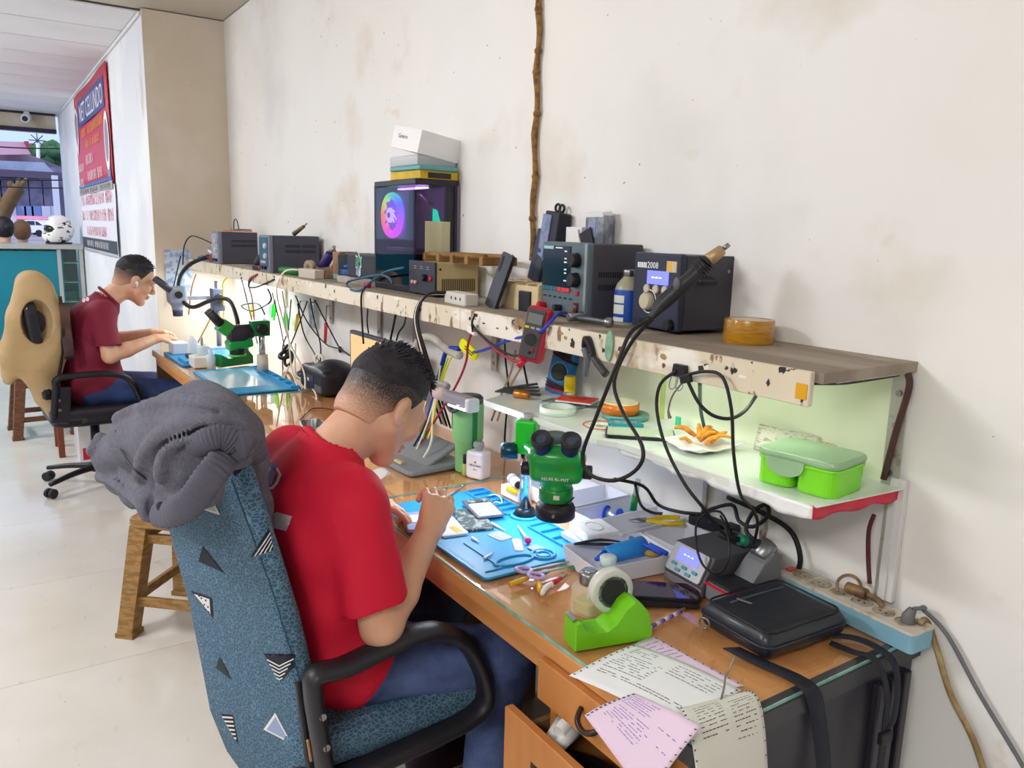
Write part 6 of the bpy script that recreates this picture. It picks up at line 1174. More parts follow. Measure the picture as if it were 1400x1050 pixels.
# --- printed delivery papers
def paper(label, corners, bulge, m, lines, name='printed_sheet', ink=INK, nu=16, nv=12, holes=True, seed=1):
    P00, P10, P11, P01 = [Vector(c) for c in corners]; o_ = (P00+P10+P11+P01)/4
    n = (P10-P00).cross(P01-P00).normalized()
    if n.z < 0: n = -n
    def fn(u, v): return (P00*(1-u)*(1-v)+P10*u*(1-v)+P11*u*v+P01*(1-u)*v)-o_+n*bulge(u, v)
    t = thing(name, label, 'paper', o_); obj('sheet', MB().sheet(fn, nu, nv, .0004), m, t)
    r = random.Random(seed); b = MB()
    for (u0, u1, v0, v1, n_) in lines:
        for k in range(n_):
            v = v0+(v1-v0)*k/max(n_-1, 1); u = u0
            while u < u1:
                e = min(u+r.uniform(.015, .05), u1)
                if r.random() < .8:
                    A = [fn(u, v), fn(e, v), fn(e, v+.010), fn(u, v+.010)]; b.add([tuple(p+n*.0007) for p in A], [(0, 1, 2, 3)])
                u = e+.008
    obj('print', b, ink, t)
    if holes:
        b = MB()
        for k in range(11):
            for u in (.02, .98):
                c_ = fn(u, .05+.09*k)+n*.0008; b.add([tuple(c_+(P10-P00).normalized()*.0022*math.cos(a*PI/4)+(P01-P00).normalized()*.0022*math.sin(a*PI/4)) for a in range(8)], [tuple(range(8))])
        obj('sprocket_hole', b, mat('hole_dark', '#5d5a72', .8), t)
    return t
PK = mat('pink_paper', '#e6cfe6', .8); PW = mat('printout_white', '#eef1f4', .75); PG = mat('printout_grey', '#dcdcd2', .8)
txt = [(.08, .30, .10, .22, 4), (.08, .45, .30, .62, 8), (.50, .9, .12, .34, 5), (.1, .9, .70, .74, 2), (.55, .8, .85, .9, 2)]
paper('pink printed sheet lying under the white printout on the desk', (PZ(862, 884, D+.002), PZ(892, 870, D+.002), PZ(1018, 938, D+.002), PZ(900, 960, D+.002)), lambda u, v: .002*math.sin(u*3), PK, [(.3, .9, .1, .4, 6)], ink=INKB, seed=3)
paper('white continuous form printout lying across the front edge of the desk', (PZ(868, 881, D+.004), PZ(1014, 944, D+.004), PZ(932, 1000, D+.006), PZ(778, 922, D+.006)), lambda u, v: .006*math.sin(u*3.1)+.003*math.sin(v*4), PW, txt, seed=5)
fy = -.632
paper('pink printed sheet hanging down in front of the open drawers', (PY(868, 948, fy), PY(960, 1000, fy), PY(880, 1085, -.70), PY(802, 984, -.70)), lambda u, v: .010*math.sin(u*2.2+v*2), PK, [(.06, .5, .08, .3, 6), (.1, .6, .4, .7, 7), (.6, .9, .3, .5, 2)], ink=INKB, seed=7)
pgp = paper('grey white printout curling over the front right corner of the desk', (PZ(928, 967, D+.008), PZ(1020, 945, D+.007), PX(1050, 1066, -.655), PY(955, 1085, -.665)), lambda u, v: .05*math.sin(PI*min(v, 1))*(.45+.55*u), PG, [(.15, .5, .15, .6, 9), (.6, .92, .25, .8, 12), (.1, .85, .88, .9, 1)], seed=9)
tag(obj('bent_wire_hook', MB().tube([PZ(985, 960, D+.012), PZ(990, 940, D+.02), PZ(992, 925, D+.03), PZ(998, 915, D+.038), PZ(1005, 897, D+.055)], .0018, 6), mat('wire_grey', '#8d857c', .4, .6)), 'bent grey wire spike holding the printouts', 'wire')

# ================================================================== back of the near desk
tm_ = thing('tumbler', 'tall pale green tumbler with dark handle below the clip lamp', 'tumbler', (-1.985, -.205, D)); PGN = mat('pale_green', '#8fd48f', .4, col2='#86cc88', nscale=2)
obj('body', MB().lathe([(0, 0), (.036, 0), (.038, .004), (.039, .085), (.045, .095), (.047, .10), (.047, .205), (.044, .212), (0, .212)], 32), PGN, tm_); obj('lid', MB().lathe([(0, .232), (.038, .232), (.045, .226), (.045, .210), (0, .210)], 28), mat('lid_dark', '#4a5258', .4), tm_)
obj('carry_loop', MB().tube([(-.046, 0, .215), (-.03, -.05, .205), (.01, -.058, .190), (.04, -.045, .207), (.046, 0, .215)], .008, 8, flat=.6), mat('loop_dark', '#3e454c', .5), tm_); obj('green_strip', MB().lathe([(.0473, .03), (.0476, .20)], 4, T=Matrix.Rotation(math.radians(-15), 4, 'Z'), arc=.35), mat('strip_green', '#1f8f4f', .4), tm_); text_part('lettering', 'CONTIGO', .014, INK, tm_, At(-.022, -.0475, .16) @ FRONT @ Matrix.Rotation(PI/2, 4, 'Z')) if False else obj('side_print', MB().box((-.03, -.0372, .15), (.004, .001, .05), rot=(0, 0, .65)), INK, tm_)
wbt = thing('pump_bottle', 'square white bottle with clear pump top and small black print', 'bottle', (-1.905, -.215, D), rz=math.radians(20)); obj('body', MB().vbox((0, 0, 0), (.062, .05, .082), .010, re=.008), mat('milk_white', '#e3e2ea', .35), wbt); obj('pump', MB().lathe([(0, .108), (.014, .108), (.016, .104), (.016, .094), (.011, .090), (.011, .080), (0, .080)], 20), mat('pump_clear', '#b5bcc0', .15, alpha=.75), wbt)
text_part('lettering', 'MECHANIC', .0085, INK, wbt, At(.008, -.0254, .042, FRONT)); text_part('lettering', 'RT-1', .007, INK, wbt, At(.008, -.0254, .030, FRONT)); obj('print_mark', MB().prism([(-.005, 0), (.005, 0), (.003, .006), (-.003, .006)], 0, .0006, At(.008, -.0254, .05, FRONT)), mat('gold', '#b8964a', .4), wbt)
vb = thing('small_vial', 'small vial with black cap and green liquid left of the white bottle', 'bottle', (-1.945, -.235, D)); obj('glass', MB().cyl((0, 0, 0), (0, 0, .035), .011, seg=16, bev=.001), mat('vial_green', '#b8cf78', .15, alpha=.8), vb); obj('cap', MB().cyl((0, 0, .035), (0, 0, .062), .0085, seg=16, bev=.001), BLK, vb)
tw = thing('work_stand', 'grey sloped work stand with parts tray behind the hands', 'tool', (-2.135, -.30, D), rz=math.radians(4)); WG = mat('stand_grey', '#8f949c', .45, .2)
obj('base', MB().vbox((0, 0, 0), (.26, .20, .016), .014, re=.004), WG, tw); obj('sloped_top', MB().box((-.005, .03, .035), (.21, .13, .012), rot=(math.radians(24), 0, 0), r=.004), mat('stand_top', '#9aa0a8', .35, .3), tw); obj('small_parts', MB().box((-.07, -.082, .021), (.05, .012, .008), r=.002).box((.03, -.082, .021), (.045, .012, .008), r=.002), mat('parts_gold', '#c9b45c', .4, col2='#e4e0d0', nscale=80), tw)
text_part('lettering', '2UUL', .012, WINK, tw, At(.07, -.0, .042) @ Matrix.Rotation(math.radians(24), 4, 'X') @ Matrix.Rotation(PI/2, 4, 'Z')) if False else None
fl_ = thing('desk_camera', 'small white camera cylinder with black lens on a white box by the pole', 'camera', (-1.70, -.215, D+.034)); obj('barrel', MB().cyl((-.03, .0, .012), (.03, -.018, .012), .014, seg=20, bev=.002), WHT, fl_); obj('lens', MB().cyl((.03, -.018, .012), (.034, -.0192, .012), .010, seg=18), BLK, fl_); obj('grey_band', MB().cyl((-.012, -.0055, .012), (-.002, -.0082, .012), .0143, seg=20), mat('band_blue', '#7fa0d0', .4), fl_)
wx = thing('parts_box', 'white parts box with yellow sponge beside the microscope pole', 'box', (-1.70, -.215, D)); obj('box', MB().box((0, 0, .015), (.085, .055, .03), r=.003), WHT, wx) ; obj('yellow_sponge', MB().box((.015, -.024, .026), (.05, .016, .012), r=.003), mat('sponge_yellow', '#e8b818', .7, bump=.3, bscale=150), wx)
gsy = thing('flux_syringe', 'green flux syringe standing behind the white trays', 'syringe', PY(866, 690, -.045)); gsy.location.z = D+.02; obj('barrel', MB().cyl((0, 0, 0), (.006, 0, .042), .009, seg=16), GRN, gsy); obj('neck', MB().cyl((.006, 0, .042), (.012, 0, .085), .007, seg=14), mat('clear_neck', '#cfe0d4', .2, alpha=.7), gsy); obj('foot', MB().cyl((0, 0, -.0195), (0, 0, 0), .012, seg=16), mat('foot_blue', '#6fa8d8', .4), gsy)
mn = thing('monitor', 'flat monitor with peach coloured screen standing behind the man in red', 'monitor', (-2.82, -.12, D), rz=math.radians(0)); obj('bezel', MB().box((0, 0, .165), (.52, .022, .27), r=.003), mat('bezel_grey', '#4a5060', .5), mn); obj('screen', MB().box((0, -.0115, .165), (.492, .002, .243)), mat('screen_peach', '#f0c890', .4, emit=.3, ecol='#f0c088'), mn); obj('stand', MB().box((0, .02, .05), (.06, .02, .1)), BLK, mn); obj('foot', MB().vbox((0, .02, 0), (.2, .13, .012), .02, re=.003), BLK, mn)
tk_ = thing('tissue_pack', 'torn white tissue pack with orange print behind the hands', 'packet', (-2.06, -.50, D), rz=.4); obj('pack', MB().sheet(lambda u, v: (-.06+.12*u, -.04+.08*v, .012+.014*math.sin(u*5+1)*math.sin(v*4+.5)), 12, 10, .001), mat('tissue_white', '#e9e4e2', .6), tk_); obj('orange_print', MB().ball((-.02, .0, .022), (.02, .016, .010)), mat('print_orange', '#e2941c', .5), tk_)
single('beige_cabinet_strip', MB().box((0, 0, .05), (.16, .03, .10), r=.003), mat('beige_box', '#d8cfa6', .5), 'beige trunking box on the wall behind the microscope', 'box', (-1.83, -.02, D))
# ================================================================== middle and far desks
tag(obj('phone_cable', MB().tube([PZ(410, 575, D+.005), PZ(425, 560, D+.004), PZ(440, 558, D+.004), PZ(455, 560, D+.004)], .0022, 6), RUB), 'thin black cord on the middle desk near the phone', 'cable')
p_ = PZ(412, 590, D); t = thing('phone', 'black phone with white edge lying near the front of the middle desk', 'phone', (p_.x-.05, p_.y+.06, D), rz=math.radians(78)); obj('body', MB().prism(rr2d(.078, .16, .008), 0, .008, re=.001), WHT, t); obj('screen', MB().prism(rr2d(.074, .152, .006), .008, .009), mat('phone_glass', '#15161c', .06, coat=1), t)
kp = thing('remote_control', 'grey keypad with red key beside the phone on the middle desk', 'remote', (-2.62, -.42, D), rz=.3); obj('body', MB().vbox((0, 0, 0), (.06, .12, .014), .008, re=.003), mat('keypad', '#5f626a', .5), kp)
for i in range(3):
    for j in range(4): obj('key', MB().box((-.016+.016*i, -.03+.018*j, .0155), (.011, .010, .004), r=.001), RED if (i, j) == (1, 1) else LGRY, kp)
m2_ = thing('work_mat', 'light blue work mat lying on the far desk under the second microscope', 'mat', (-3.72, -.395, D)); obj('sheet', MB().vbox((0, 0, 0), (.64, .33, .007), .012, re=.002), BL, m2_); b = MB(); b.box((0, .12, .011), (.62, .004, .008)); b.box((0, .158, .011), (.62, .004, .008)); [b.box((-.3+.1*k, .139, .011), (.004, .036, .008)) for k in range(7)]; obj('tray_ridge', b, BL, m2_); obj('film', MB().box((-.03, -.05, .0078), (.46, .2, .0012)), mat('mat_film', '#9cc4dc', .12), m2_)
ms2 = thing('microscope', 'green and black microscope on a pole at the back of the far blue mat', 'microscope', (-3.88, -.262, D+.009))
obj('pole_sleeve', MB().cyl((0, 0, 0), (0, 0, .085), .027, seg=24), mat('sleeve_cream', '#cfc6ba', .45), ms2); obj('pole', MB().cyl((0, 0, .08), (0, 0, .22), .0155, seg=20), CHR, ms2)
obj('pole_block', MB().box((0, -.01, .215), (.06, .09, .075), r=.006), mat('block_green_dark', '#157a3c', .35), ms2); obj('focus_knob', MB().cyl((.03, -.01, .215), (.065, -.01, .215), .027, seg=24, bev=.003), BLK, ms2)
obj('body', MB().tube([(0, -.05, .205), (0, -.10, .19), (0, -.16, .185)], [.035, .05, .045], 14), mat('scope_black', '#2b2630', .45), ms2); obj('lower_body', MB().box((0, -.11, .145), (.08, .12, .05), rot=(.15, 0, 0), r=.012), GRNM, ms2); obj('objective', MB().cyl((0, -.12, .13), (0, -.12, .08), .038, .034, seg=24), BLK, ms2); obj('lime_ring', MB().lathe([(.036, .083), (.041, .085), (.041, .092), (.036, .093)], 24, T=At(0, -.12, 0)), mat('ring_lime', '#58c83c', .4), ms2)
obj('neck', MB().box((0, -.175, .225), (.075, .06, .065), rot=(math.radians(-38), 0, 0), r=.006), GRNM, ms2)
for x in (-.026, .026): obj('eyepiece', MB().cyl((x, -.195, .245), (x, -.245, .305), .02, .018, seg=20), BLK, ms2)
tst = thing('battery_tester', 'black rounded charger box with pale symbols on the middle desk by the wall', 'device', (-3.33, -.125, D), rz=0)
obj('body', Field((-.2, -.12, -.005), (.2, .12, .16), .005).rbox((0, 0, .055), (.15, .09, .055), .025, 0).ell((.03, .01, .095), (.12, .07, .045), .03).plane((0, 0, .001), (0, 0, -1)).mesh('body'), mat('tester_black', '#22212a', .4), tst); obj('front_plate', MB().box((-.02, -.0905, .045), (.12, .004, .06), r=.003), mat('plate_black', '#2a2a34', .3), tst); obj('symbol', MB().box((-.05, -.0935, .055), (.014, .001, .014)).box((-.02, -.0935, .055), (.014, .001, .014)), WINK, tst); obj('grey_step', MB().box((.1, -.092, .03), (.08, .01, .03), r=.003), GRY, tst); obj('white_handle', MB().torus((-.05, -.03, .13), .025, .006, rot=(PI/2, 0, .4)), WHC, tst)
wb5 = thing('white_cutter_box', 'small off white box on the far desk before the green dispenser', 'box', (-4.20, -.485, D)); obj('body', MB().box((0, 0, .028), (.12, .09, .055), r=.005), mat('off_white', '#e4dfd6', .4), wb5)
pbt = thing('pump_flask', 'clear alcohol flask with steel pump on the off white box', 'bottle', (-4.22, -.47, D+.056)); obj('flask', MB().cyl((0, 0, 0), (0, 0, .05), .028, seg=16, bev=.004), mat('flask_clear', '#cfe0ec', .1, alpha=.6), pbt); obj('pump', MB().cyl((0, 0, .05), (0, 0, .09), .006, seg=10), STL, pbt)
cbt = thing('dropper_bottle', 'clear conical bottle standing right of the off white box', 'bottle', (-4.10, -.455, D)); obj('body', MB().lathe([(0, 0), (.022, 0), (.022, .06), (.010, .075), (.008, .105), (0, .106)], 18), mat('dropper_clear', '#d9e4ec', .15, alpha=.75), cbt)
cb3 = thing('dropper_bottle', 'tall clear conical bottle left of the pump flask', 'bottle', (-4.42, -.47, D)); obj('body', MB().lathe([(0, 0), (.03, 0), (.034, .05), (.020, .11), (.012, .13), (0, .131)], 18), mat('dropper_clear2', '#dfe8f2', .15, alpha=.7), cb3)
gd = thing('tape_dispenser', 'dark green tape dispenser on the far desk', 'tape dispenser', (-4.13, -.33, D+.0085), rz=math.radians(20)); obj('body', MB().prism([(x*1.3, y*1.3) for x, y in prof] if False else [(-.10, 0), (.09, 0), (.09, .04), (.05, .09), (.0, .045), (-.06, .04), (-.10, .065)], -.03, .03, At(0, 0, 0, RIGHT), re=.004), GRN, gd); obj('tape_roll', MB().torus((0, .035, .075), .035, .014, rot=(0, PI/2, 0)), mat('roll_clear', '#c9ccc4', .3), gd)
m3 = thing('work_mat', 'blue tool mat in front of the man in maroon', 'mat', (-4.47, -.40, D)); obj('sheet', MB().vbox((0, 0, 0), (.50, .34, .008), .012, re=.002), mat('blue_mat_far', '#2a86c0', .45), m3); obj('tool_tray', MB().box((.12, -.10, .015), (.18, .09, .014), r=.003), mat('tray_blue', '#3aa0d8', .45), m3); obj('black_tool', MB().box((.10, -.10, .03), (.07, .035, .02), r=.005), BLK, m3)
single('blue_block', MB().box((0, 0, .012), (.20, .09, .024), r=.004), mat('block_blue', '#1f6ab8', .45), 'flat blue block beside the green dispenser on the far desk', 'block', (-3.99, -.40, D+.0075)) if False else None
single('work_jig', MB().vbox((0, 0, 0), (.13, .08, .06), .008, re=.004), mat('jig_cloudy', '#c9ccd8', .3), 'pale jig under the hands of the man in maroon', 'jig', (-4.66, -.50, D+.0085))
ms3 = thing('microscope', 'pale grey microscope the man in maroon looks into', 'microscope', (-4.78, -.25, D)); SGY = mat('scope_palegrey', '#8d92a4', .4)
obj('base', MB().vbox((0, 0, 0), (.16, .13, .018), .01, re=.003), SGY, ms3); obj('pole', MB().cyl((0, 0, .018), (0, 0, .40), .014, seg=18), STL, ms3); obj('arm', MB().box((-.02, -.10, .30), (.035, .20, .02), r=.003), SGY, ms3); obj('focus_block', MB().box((0, 0, .29), (.07, .07, .13), r=.006), mat('block_slate', '#4b5168', .4), ms3); obj('focus_knob', MB().cyl((.035, 0, .30), (.06, 0, .30), .026, seg=24, bev=.003), BLK, ms3)
obj('body', Field((-.07, -.31, .22), (.07, -.13, .42), .004).rbox((0, -.22, .32), (.045, .05, .05), .02, 0).cap((0, -.22, .28), (0, -.22, .245), .036, .03, .02).mesh('body'), SGY, ms3); obj('body_knob', MB().cyl((.044, -.22, .325), (.062, -.22, .325), .02, seg=22, bev=.002), BLK, ms3)
for x in (-.026, .026): obj('eyepiece', MB().cyl((x, -.255, .35), (x, -.33, .415), .020, .017, seg=18), mat('eyepiece_dark', '#3a3a4a', .4), ms3)
obj('lens_barrel', MB().cyl((0, -.22, .25), (0, -.22, .20), .03, .026, seg=20), mat('barrel_dark', '#3c3a58', .4), ms3)
lt = thing('tube_light', 'glowing tube light fixed under the far end of the wall shelf', 'lamp', (-4.75, -.17, 1.213)); obj('housing', MB().box((0, 0, .008), (.95, .035, .018), r=.003), WHT, lt); obj('tube', MB().cyl((-.45, 0, -.008), (.45, 0, -.008), .010, seg=12), mat('tube_glow', '#ffffff', .4, emit=12, ecol='#f2fff6'), lt)
lt2 = thing('tube_light', 'short tube light hidden behind the near shelf front', 'lamp', (-1.13, -.17, 1.213)); obj('housing', MB().box((0, 0, .008), (.58, .03, .018), r=.003), WHT, lt2); obj('tube', MB().cyl((-.27, 0, -.006), (.27, 0, -.006), .008, seg=12), mat('tube_glow2', '#f4ffe6', .4, emit=3, ecol='#eeffd8'), lt2)
# tools and papers hanging under the far shelf
for (nm, lab, cat, m, x, z, w_, h_, th, ry) in (
    ('green_pliers', 'bright green pliers hanging left under the far shelf', 'pliers', mat('neon_green', '#22d838', .4), -4.42, 1.02, .035, .14, .02, .4),
    ('green_pliers', 'bright green pliers hanging right under the far shelf', 'pliers', mat('neon_green2', '#2ee040', .4), -4.22, .98, .03, .13, .02, -.3),
    ('yellow_file', 'yellow handled file hanging slanted under the far shelf', 'file', mat('file_yellow', '#e6d03a', .4), -4.02, 1.02, .02, .17, .015, .5),
    ('yellow_screwdriver', 'yellow screwdriver hanging furthest left under the far shelf', 'screwdriver', mat('driver_yellow', '#d6b42c', .4), -4.86, 1.0, .022, .13, .018, .1),
    ('red_screwdriver', 'red screwdriver hanging rightmost under the far shelf', 'screwdriver', mat('driver_red', '#d23a48', .4), -3.62, 1.02, .018, .17, .015, .15),
    ('clear_packet', 'clear packet with blue print hanging under the far shelf', 'packet', mat('packet_clear', '#cfe2f0', .3, col2='#9cbcdc', nscale=30), -4.6, 1.0, .09, .14, .006, .0),
    ('white_packet', 'white packet hanging between the green pliers', 'packet', mat('packet_white', '#eef2ee', .4), -4.32, 1.07, .07, .10, .006, .1),
    ('grey_cable_tie_bag', 'grey parts bag hanging right of the yellow file', 'packet', mat('packet_grey', '#b4bcc4', .4, col2='#7d8894', nscale=40), -3.82, 1.04, .08, .13, .006, -.05)):
    t = thing(nm, lab, cat, (x, -.03, z), rot=(0, ry, 0))
    if cat == 'pliers':
        for sg in (-1, 1): obj('handle', MB().tube([(0, 0, .03), (sg*.02, 0, 0), (sg*.016, 0, -.07)], [.006, .008, .007], 8), m, t)
        obj('jaw', MB().tube([(0, 0, .02), (0, 0, .06)], [.010, .003], 8, spline=False), STL, t)
    elif cat == 'packet': obj('bag', MB().sheet(lambda u, v: (-w_/2+w_*u, .01*math.sin(u*3)*v, -h_/2+h_*v), 6, 6, .003), m, t); obj('header_card', MB().box((0, 0, h_/2+.01), (w_, .004, .02)), WHT, t)
    else: obj('handle', MB().cyl((0, 0, 0), (0, 0, -h_*.6), w_*.5, w_*.4, seg=12, bev=.002), m, t); obj('shaft', MB().cyl((0, 0, 0), (0, 0, h_*.5), .003, seg=8), STL, t)
    obj('hang_hook', MB().tube([(0, .0, h_*.45), (0, .012, h_*.5), (0, .026, h_*.48)], .0015, 5), STL, t)
# ================================================================== cords under the shelf
def cord(lab, pts, r=.0035, m=RUB, name='cable', y=None, group=None): 
    o_ = obj(name, MB().tube([(PX if p[2] < -2 else PY)(p[0], p[1], p[2]) for p in pts], r, 6), m); return tag(o_, lab, 'cable', group)
cord('thick black hose looping from the far shelf end down and over to the green microscope', [(282, 352, -4.88), (262, 360, -4.92), (248, 375, -4.92), (244, 395, -4.85), (250, 412, -4.75), (264, 420, -4.62), (285, 412, -4.45), (302, 408, -4.3), (315, 412, -4.2), (323, 432, -4.1), (326, 448, -4.05)], .012, name='black_hose')
cord('thin black cord arching above the far shelf end', [(250, 362, -5.15), (252, 336, -5.12), (261, 323, -5.08), (275, 326, -5.0), (290, 333, -4.9)], .004)
for k, (pts, lab) in enumerate((
    ([(372, 400, -.1), (382, 440, -.06), (388, 470, -.08), (392, 490, -.12)], 'leftmost grey black cord hanging under the shelf'),
    ([(398, 410, -.1), (394, 450, -.06), (386, 478, -.1), (388, 520, -.15)], 'black cord curving to the cord knot'),
    ([(420, 412, -.1), (410, 440, -.06), (398, 470, -.08), (390, 482, -.1)], 'black cord slanting left to the cord knot'),
    ([(404, 404, -.1), (420, 440, -.05), (445, 470, -.05), (465, 477, -.05), (478, 486, -.05)], 'black cord sweeping right to the clip by the monitor'),
    ([(430, 410, -.1), (448, 445, -.05), (462, 472, -.05), (468, 480, -.05)], 'straight black cord slanting down to the clip by the monitor'),
    ([(424, 408, -.1), (430, 440, -.06), (438, 470, -.08), (438, 495, -.1)], 'grey black cord dropping to the black charger'),
    ([(407, 415, -.1), (415, 455, -.06), (428, 480, -.07), (437, 495, -.1)], 'black cord slanting to the top of the charger'),
    ([(503, 420, -.1), (502, 440, -.06), (504, 456, -.05)], 'short black cord right of the front cord by the monitor'),
    ([(541, 430, -.1), (537, 450, -.06), (534, 464, -.05)], 'thick black cord above the monitor corner'),
    ([(555, 433, -.1), (552, 445, -.06), (545, 455, -.05), (542, 466, -.05)], 'thin bent black cord above the monitor corner'),
    ([(572, 436, -.1), (570, 455, -.05), (565, 500, -.05), (560, 540, -.05)], 'black cord dropping behind the clear hose'),
    ([(690, 450, -.1), (691, 490, -.03), (695, 535, -.03), (690, 600, -.02), (694, 650, -.03)], 'black cord on the wall left of the red multimeter'),
    ([(712, 478, -.1), (716, 500, -.04), (722, 530, -.04)], 'short black cord behind the red multimeter'),
    ([(705, 480, -.1), (698, 510, -.05), (685, 540, -.05), (672, 575, -.05)], 'tan cord slanting behind the low shelf tip'),
    ([(720, 490, -.08), (705, 515, -.05), (690, 545, -.05), (680, 575, -.04)], 'black cord crossing the tan cord behind the low shelf'))):
    cord(lab, pts, .0045 if 'thick' in lab else .0034, mat('tan_cord', '#b7a277', .5) if 'tan' in lab else RUB)
for pts, lab in ((([(386, 400, -.2), (392, 440, -.15), (396, 480, -.18), (400, 510, -.22), (412, 540, -.25)]), 'white cord hanging left onto the middle desk'), (([(404, 470, -.15), (404, 510, -.2), (416, 520, -.2), (430, 535, -.22), (433, 546, -.25)]), 'white cord bending beside the black charger'), (([(395, 500, -.2), (385, 522, -.25), (372, 536, -.3), (355, 536, -.35)]), 'white cord lying toward the blue mat')): cord(lab, pts, .004, WHC)
single('cord_knot', MB().torus((0, 0, 0), .03, .010, rot=(.4, .3, 0)).torus((.02, .01, -.02), .035, .008, rot=(1.2, .5, 0)).torus((-.02, 0, .02), .03, .008, rot=(.9, -.5, 0)), BLK2, 'tangled knot of black cords standing behind the far blue mat', 'cable', PY(390, 485, -.12))
single('cord_knot', MB().torus((0, 0, 0), .04, .007, rot=(.1, .1, 0)).torus((.02, .01, .012), .035, .006, rot=(.2, .3, 0)), mat('tangle_brown', '#5a5048', .6), 'brown cord coil lying at the wall on the middle desk', 'cable', (-3.72, -.10, D+.012))
single('wall_clip', MB().ball((0, 0, 0), (.012, .008, .016)), BLK, 'black blob shaped wall clip joining cords left of the monitor', 'clip', PY(465, 478, -.012))
for k, (pts, lab, m) in enumerate((([(268, 375, -5.1), (262, 395, -5.15), (258, 430, -5.2)], 'orange brown cord hanging at the pier', mat('cord_orange', '#b0703a', .5)), ([(310, 380, -.29), (305, 390, -.28), (306, 430, -.2), (300, 455, -.2)], 'yellow cord bundle hanging at the shelf front', YELC), ([(330, 380, -.29), (335, 400, -.2), (345, 440, -.12), (352, 470, -.1)], 'thin grey cord hanging right of the hose', GRY), ([(345, 378, -.29), (340, 392, -.29), (352, 392, -.29), (375, 382, -.29)], 'black cord looping over the shelf edge below the nearer supply', RUB), ([(352, 375, -.29), (340, 385, -.29), (345, 410, -.2), (348, 440, -.15)], 'red lead hanging from the nearer grey supply', REDC), ([(362, 430, -.2), (352, 415, -.2), (330, 418, -.2), (345, 425, -.2), (370, 412, -.2), (366, 395, -.2)], 'dark green hose crossing to the far microscope', mat('hose_dkgreen', '#2c3c34', .5)), ([(292, 428, -4.5), (270, 470, -4.55), (262, 492, -4.6)], 'yellow orange cord slanting over the far desk', mat('cord_amber', '#d8a050', .5)), ([(247, 350, -5.3), (240, 380, -5.33), (232, 415, -5.34)], 'blue black cord pair running down beside the notice', mat('cord_blueblack', '#20283c', .5)), ([(430, 590, -2.62), (452, 577, -2.6), (470, 574, -2.5)], 'short black cord behind the neck of the man in red', RUB))): cord(lab, pts, .0045, m)
# brown hanging piece at the right end: floor level items are built with the chairs

# ================================================================== people
SKIN = mat('skin', '#e2b498', .5, col2='#d8a386', nscale=9, bump=.08, bscale=120); SKIN.node_tree.nodes['Principled BSDF'].inputs['Subsurface Weight'].default_value = .08
HAIR = mat('dark_hair', '#15121a', .6, bump=.6, bscale=250, col2='#2a2430', nscale=60)
def fade_mat(name, z0, z1):
    m = bpy.data.materials.new(name); m.use_nodes = True; nt = m.node_tree; b = nt.nodes['Principled BSDF']; b.inputs['Roughness'].default_value = .5
    tc = nt.nodes.new('ShaderNodeTexCoord'); sp = nt.nodes.new('ShaderNodeSeparateXYZ'); nt.links.new(tc.outputs['Object'], sp.inputs[0])
    mr_ = nt.nodes.new('ShaderNodeMapRange'); mr_.inputs['From Min'].default_value = z0; mr_.inputs['From Max'].default_value = z1; nt.links.new(sp.outputs['Z'], mr_.inputs[0])
    n = nt.nodes.new('ShaderNodeTexNoise'); n.inputs['Scale'].default_value = 330; n.inputs['Detail'].default_value = 2; nt.links.new(tc.outputs['Object'], n.inputs['Vector'])
    a = nt.nodes.new('ShaderNodeMath'); a.operation = 'MULTIPLY_ADD'; a.inputs[1].default_value = .9; nt.links.new(n.outputs['Fac'], a.inputs[0])
    s2 = nt.nodes.new('ShaderNodeMath'); s2.operation = 'SUBTRACT'; s2.inputs[1].default_value = .45; nt.links.new(mr_.outputs[0], s2.inputs[0]); nt.links.new(s2.outputs[0], a.inputs[2])
    mx = nt.nodes.new('ShaderNodeMix'); mx.data_type = 'RGBA'; mx.inputs['A'].default_value = C('#deac90'); mx.inputs['B'].default_value = C('#1c1820'); nt.links.new(a.outputs[0], mx.inputs['Factor']); nt.links.new(mx.outputs['Result'], b.inputs['Base Color'])
    return m
def V(*a): return Vector(a)
def hand(F, wrist, d, n, mirror=1, curl=(.5, .6, .7, .8), spread=.08, thumb=(.6, -.6, .5), sc=1.0):
    """palm + five fingers grown from the wrist: d = finger direction, n = palm normal, mirror flips the thumb side"""
    d = d.normalized(); n = (n-d*n.dot(d)).normalized(); s_ = d.cross(n)*mirror; W = wrist
    tips = []
    k0 = W+d*.082*sc
    for i, off in enumerate((-.031, -.0105, .0105, .030)):
        root = W+d*(.080-.006*abs(i-1.2))*sc+s_*off*sc
        F.chain([W+s_*off*.45*sc+d*.01, root], [.0155*sc, .0115*sc], .012)
        L_ = (.068, .076, .071, .056)[i]*sc; p = root; ang = 0; dd = (d+s_*spread*(i-1.5)).normalized(); r = .0092*sc
        for j, fr in enumerate((.44, .31, .25)):
            ang += curl[i]*(.8 if j == 0 else 1.0); v = dd*math.cos(ang)+n*math.sin(ang); q = p+v*L_*fr
            F.chain([p, q], [r, r*.9], .003); p = q; r *= .9
        tips.append(p)
    F.ell(W+d*.045*sc+n*.004, (.030*sc, .030*sc, .016*sc), .012, R=Matrix((s_, d, n)).transposed().to_4x4())
    t0 = W+d*.022*sc-s_*.022*sc; v = (d*thumb[0]+s_*thumb[1]+n*thumb[2]).normalized(); p = t0; r = .014*sc
    for j, L_ in enumerate((.036, .030, .024)):
        q = p+v*L_*sc; F.chain([p, q], [r, r*.82], .006); p = q; r *= .82; v = (v+d*.35-s_*thumb[1]*.25+n*.15).normalized()
    tips.append(p); return tips
def head_frame(c, pitch, yaw=0):
    R = Matrix.Rotation(yaw, 3, 'Z') @ Matrix.Rotation(-pitch, 3, 'X'); return c, R
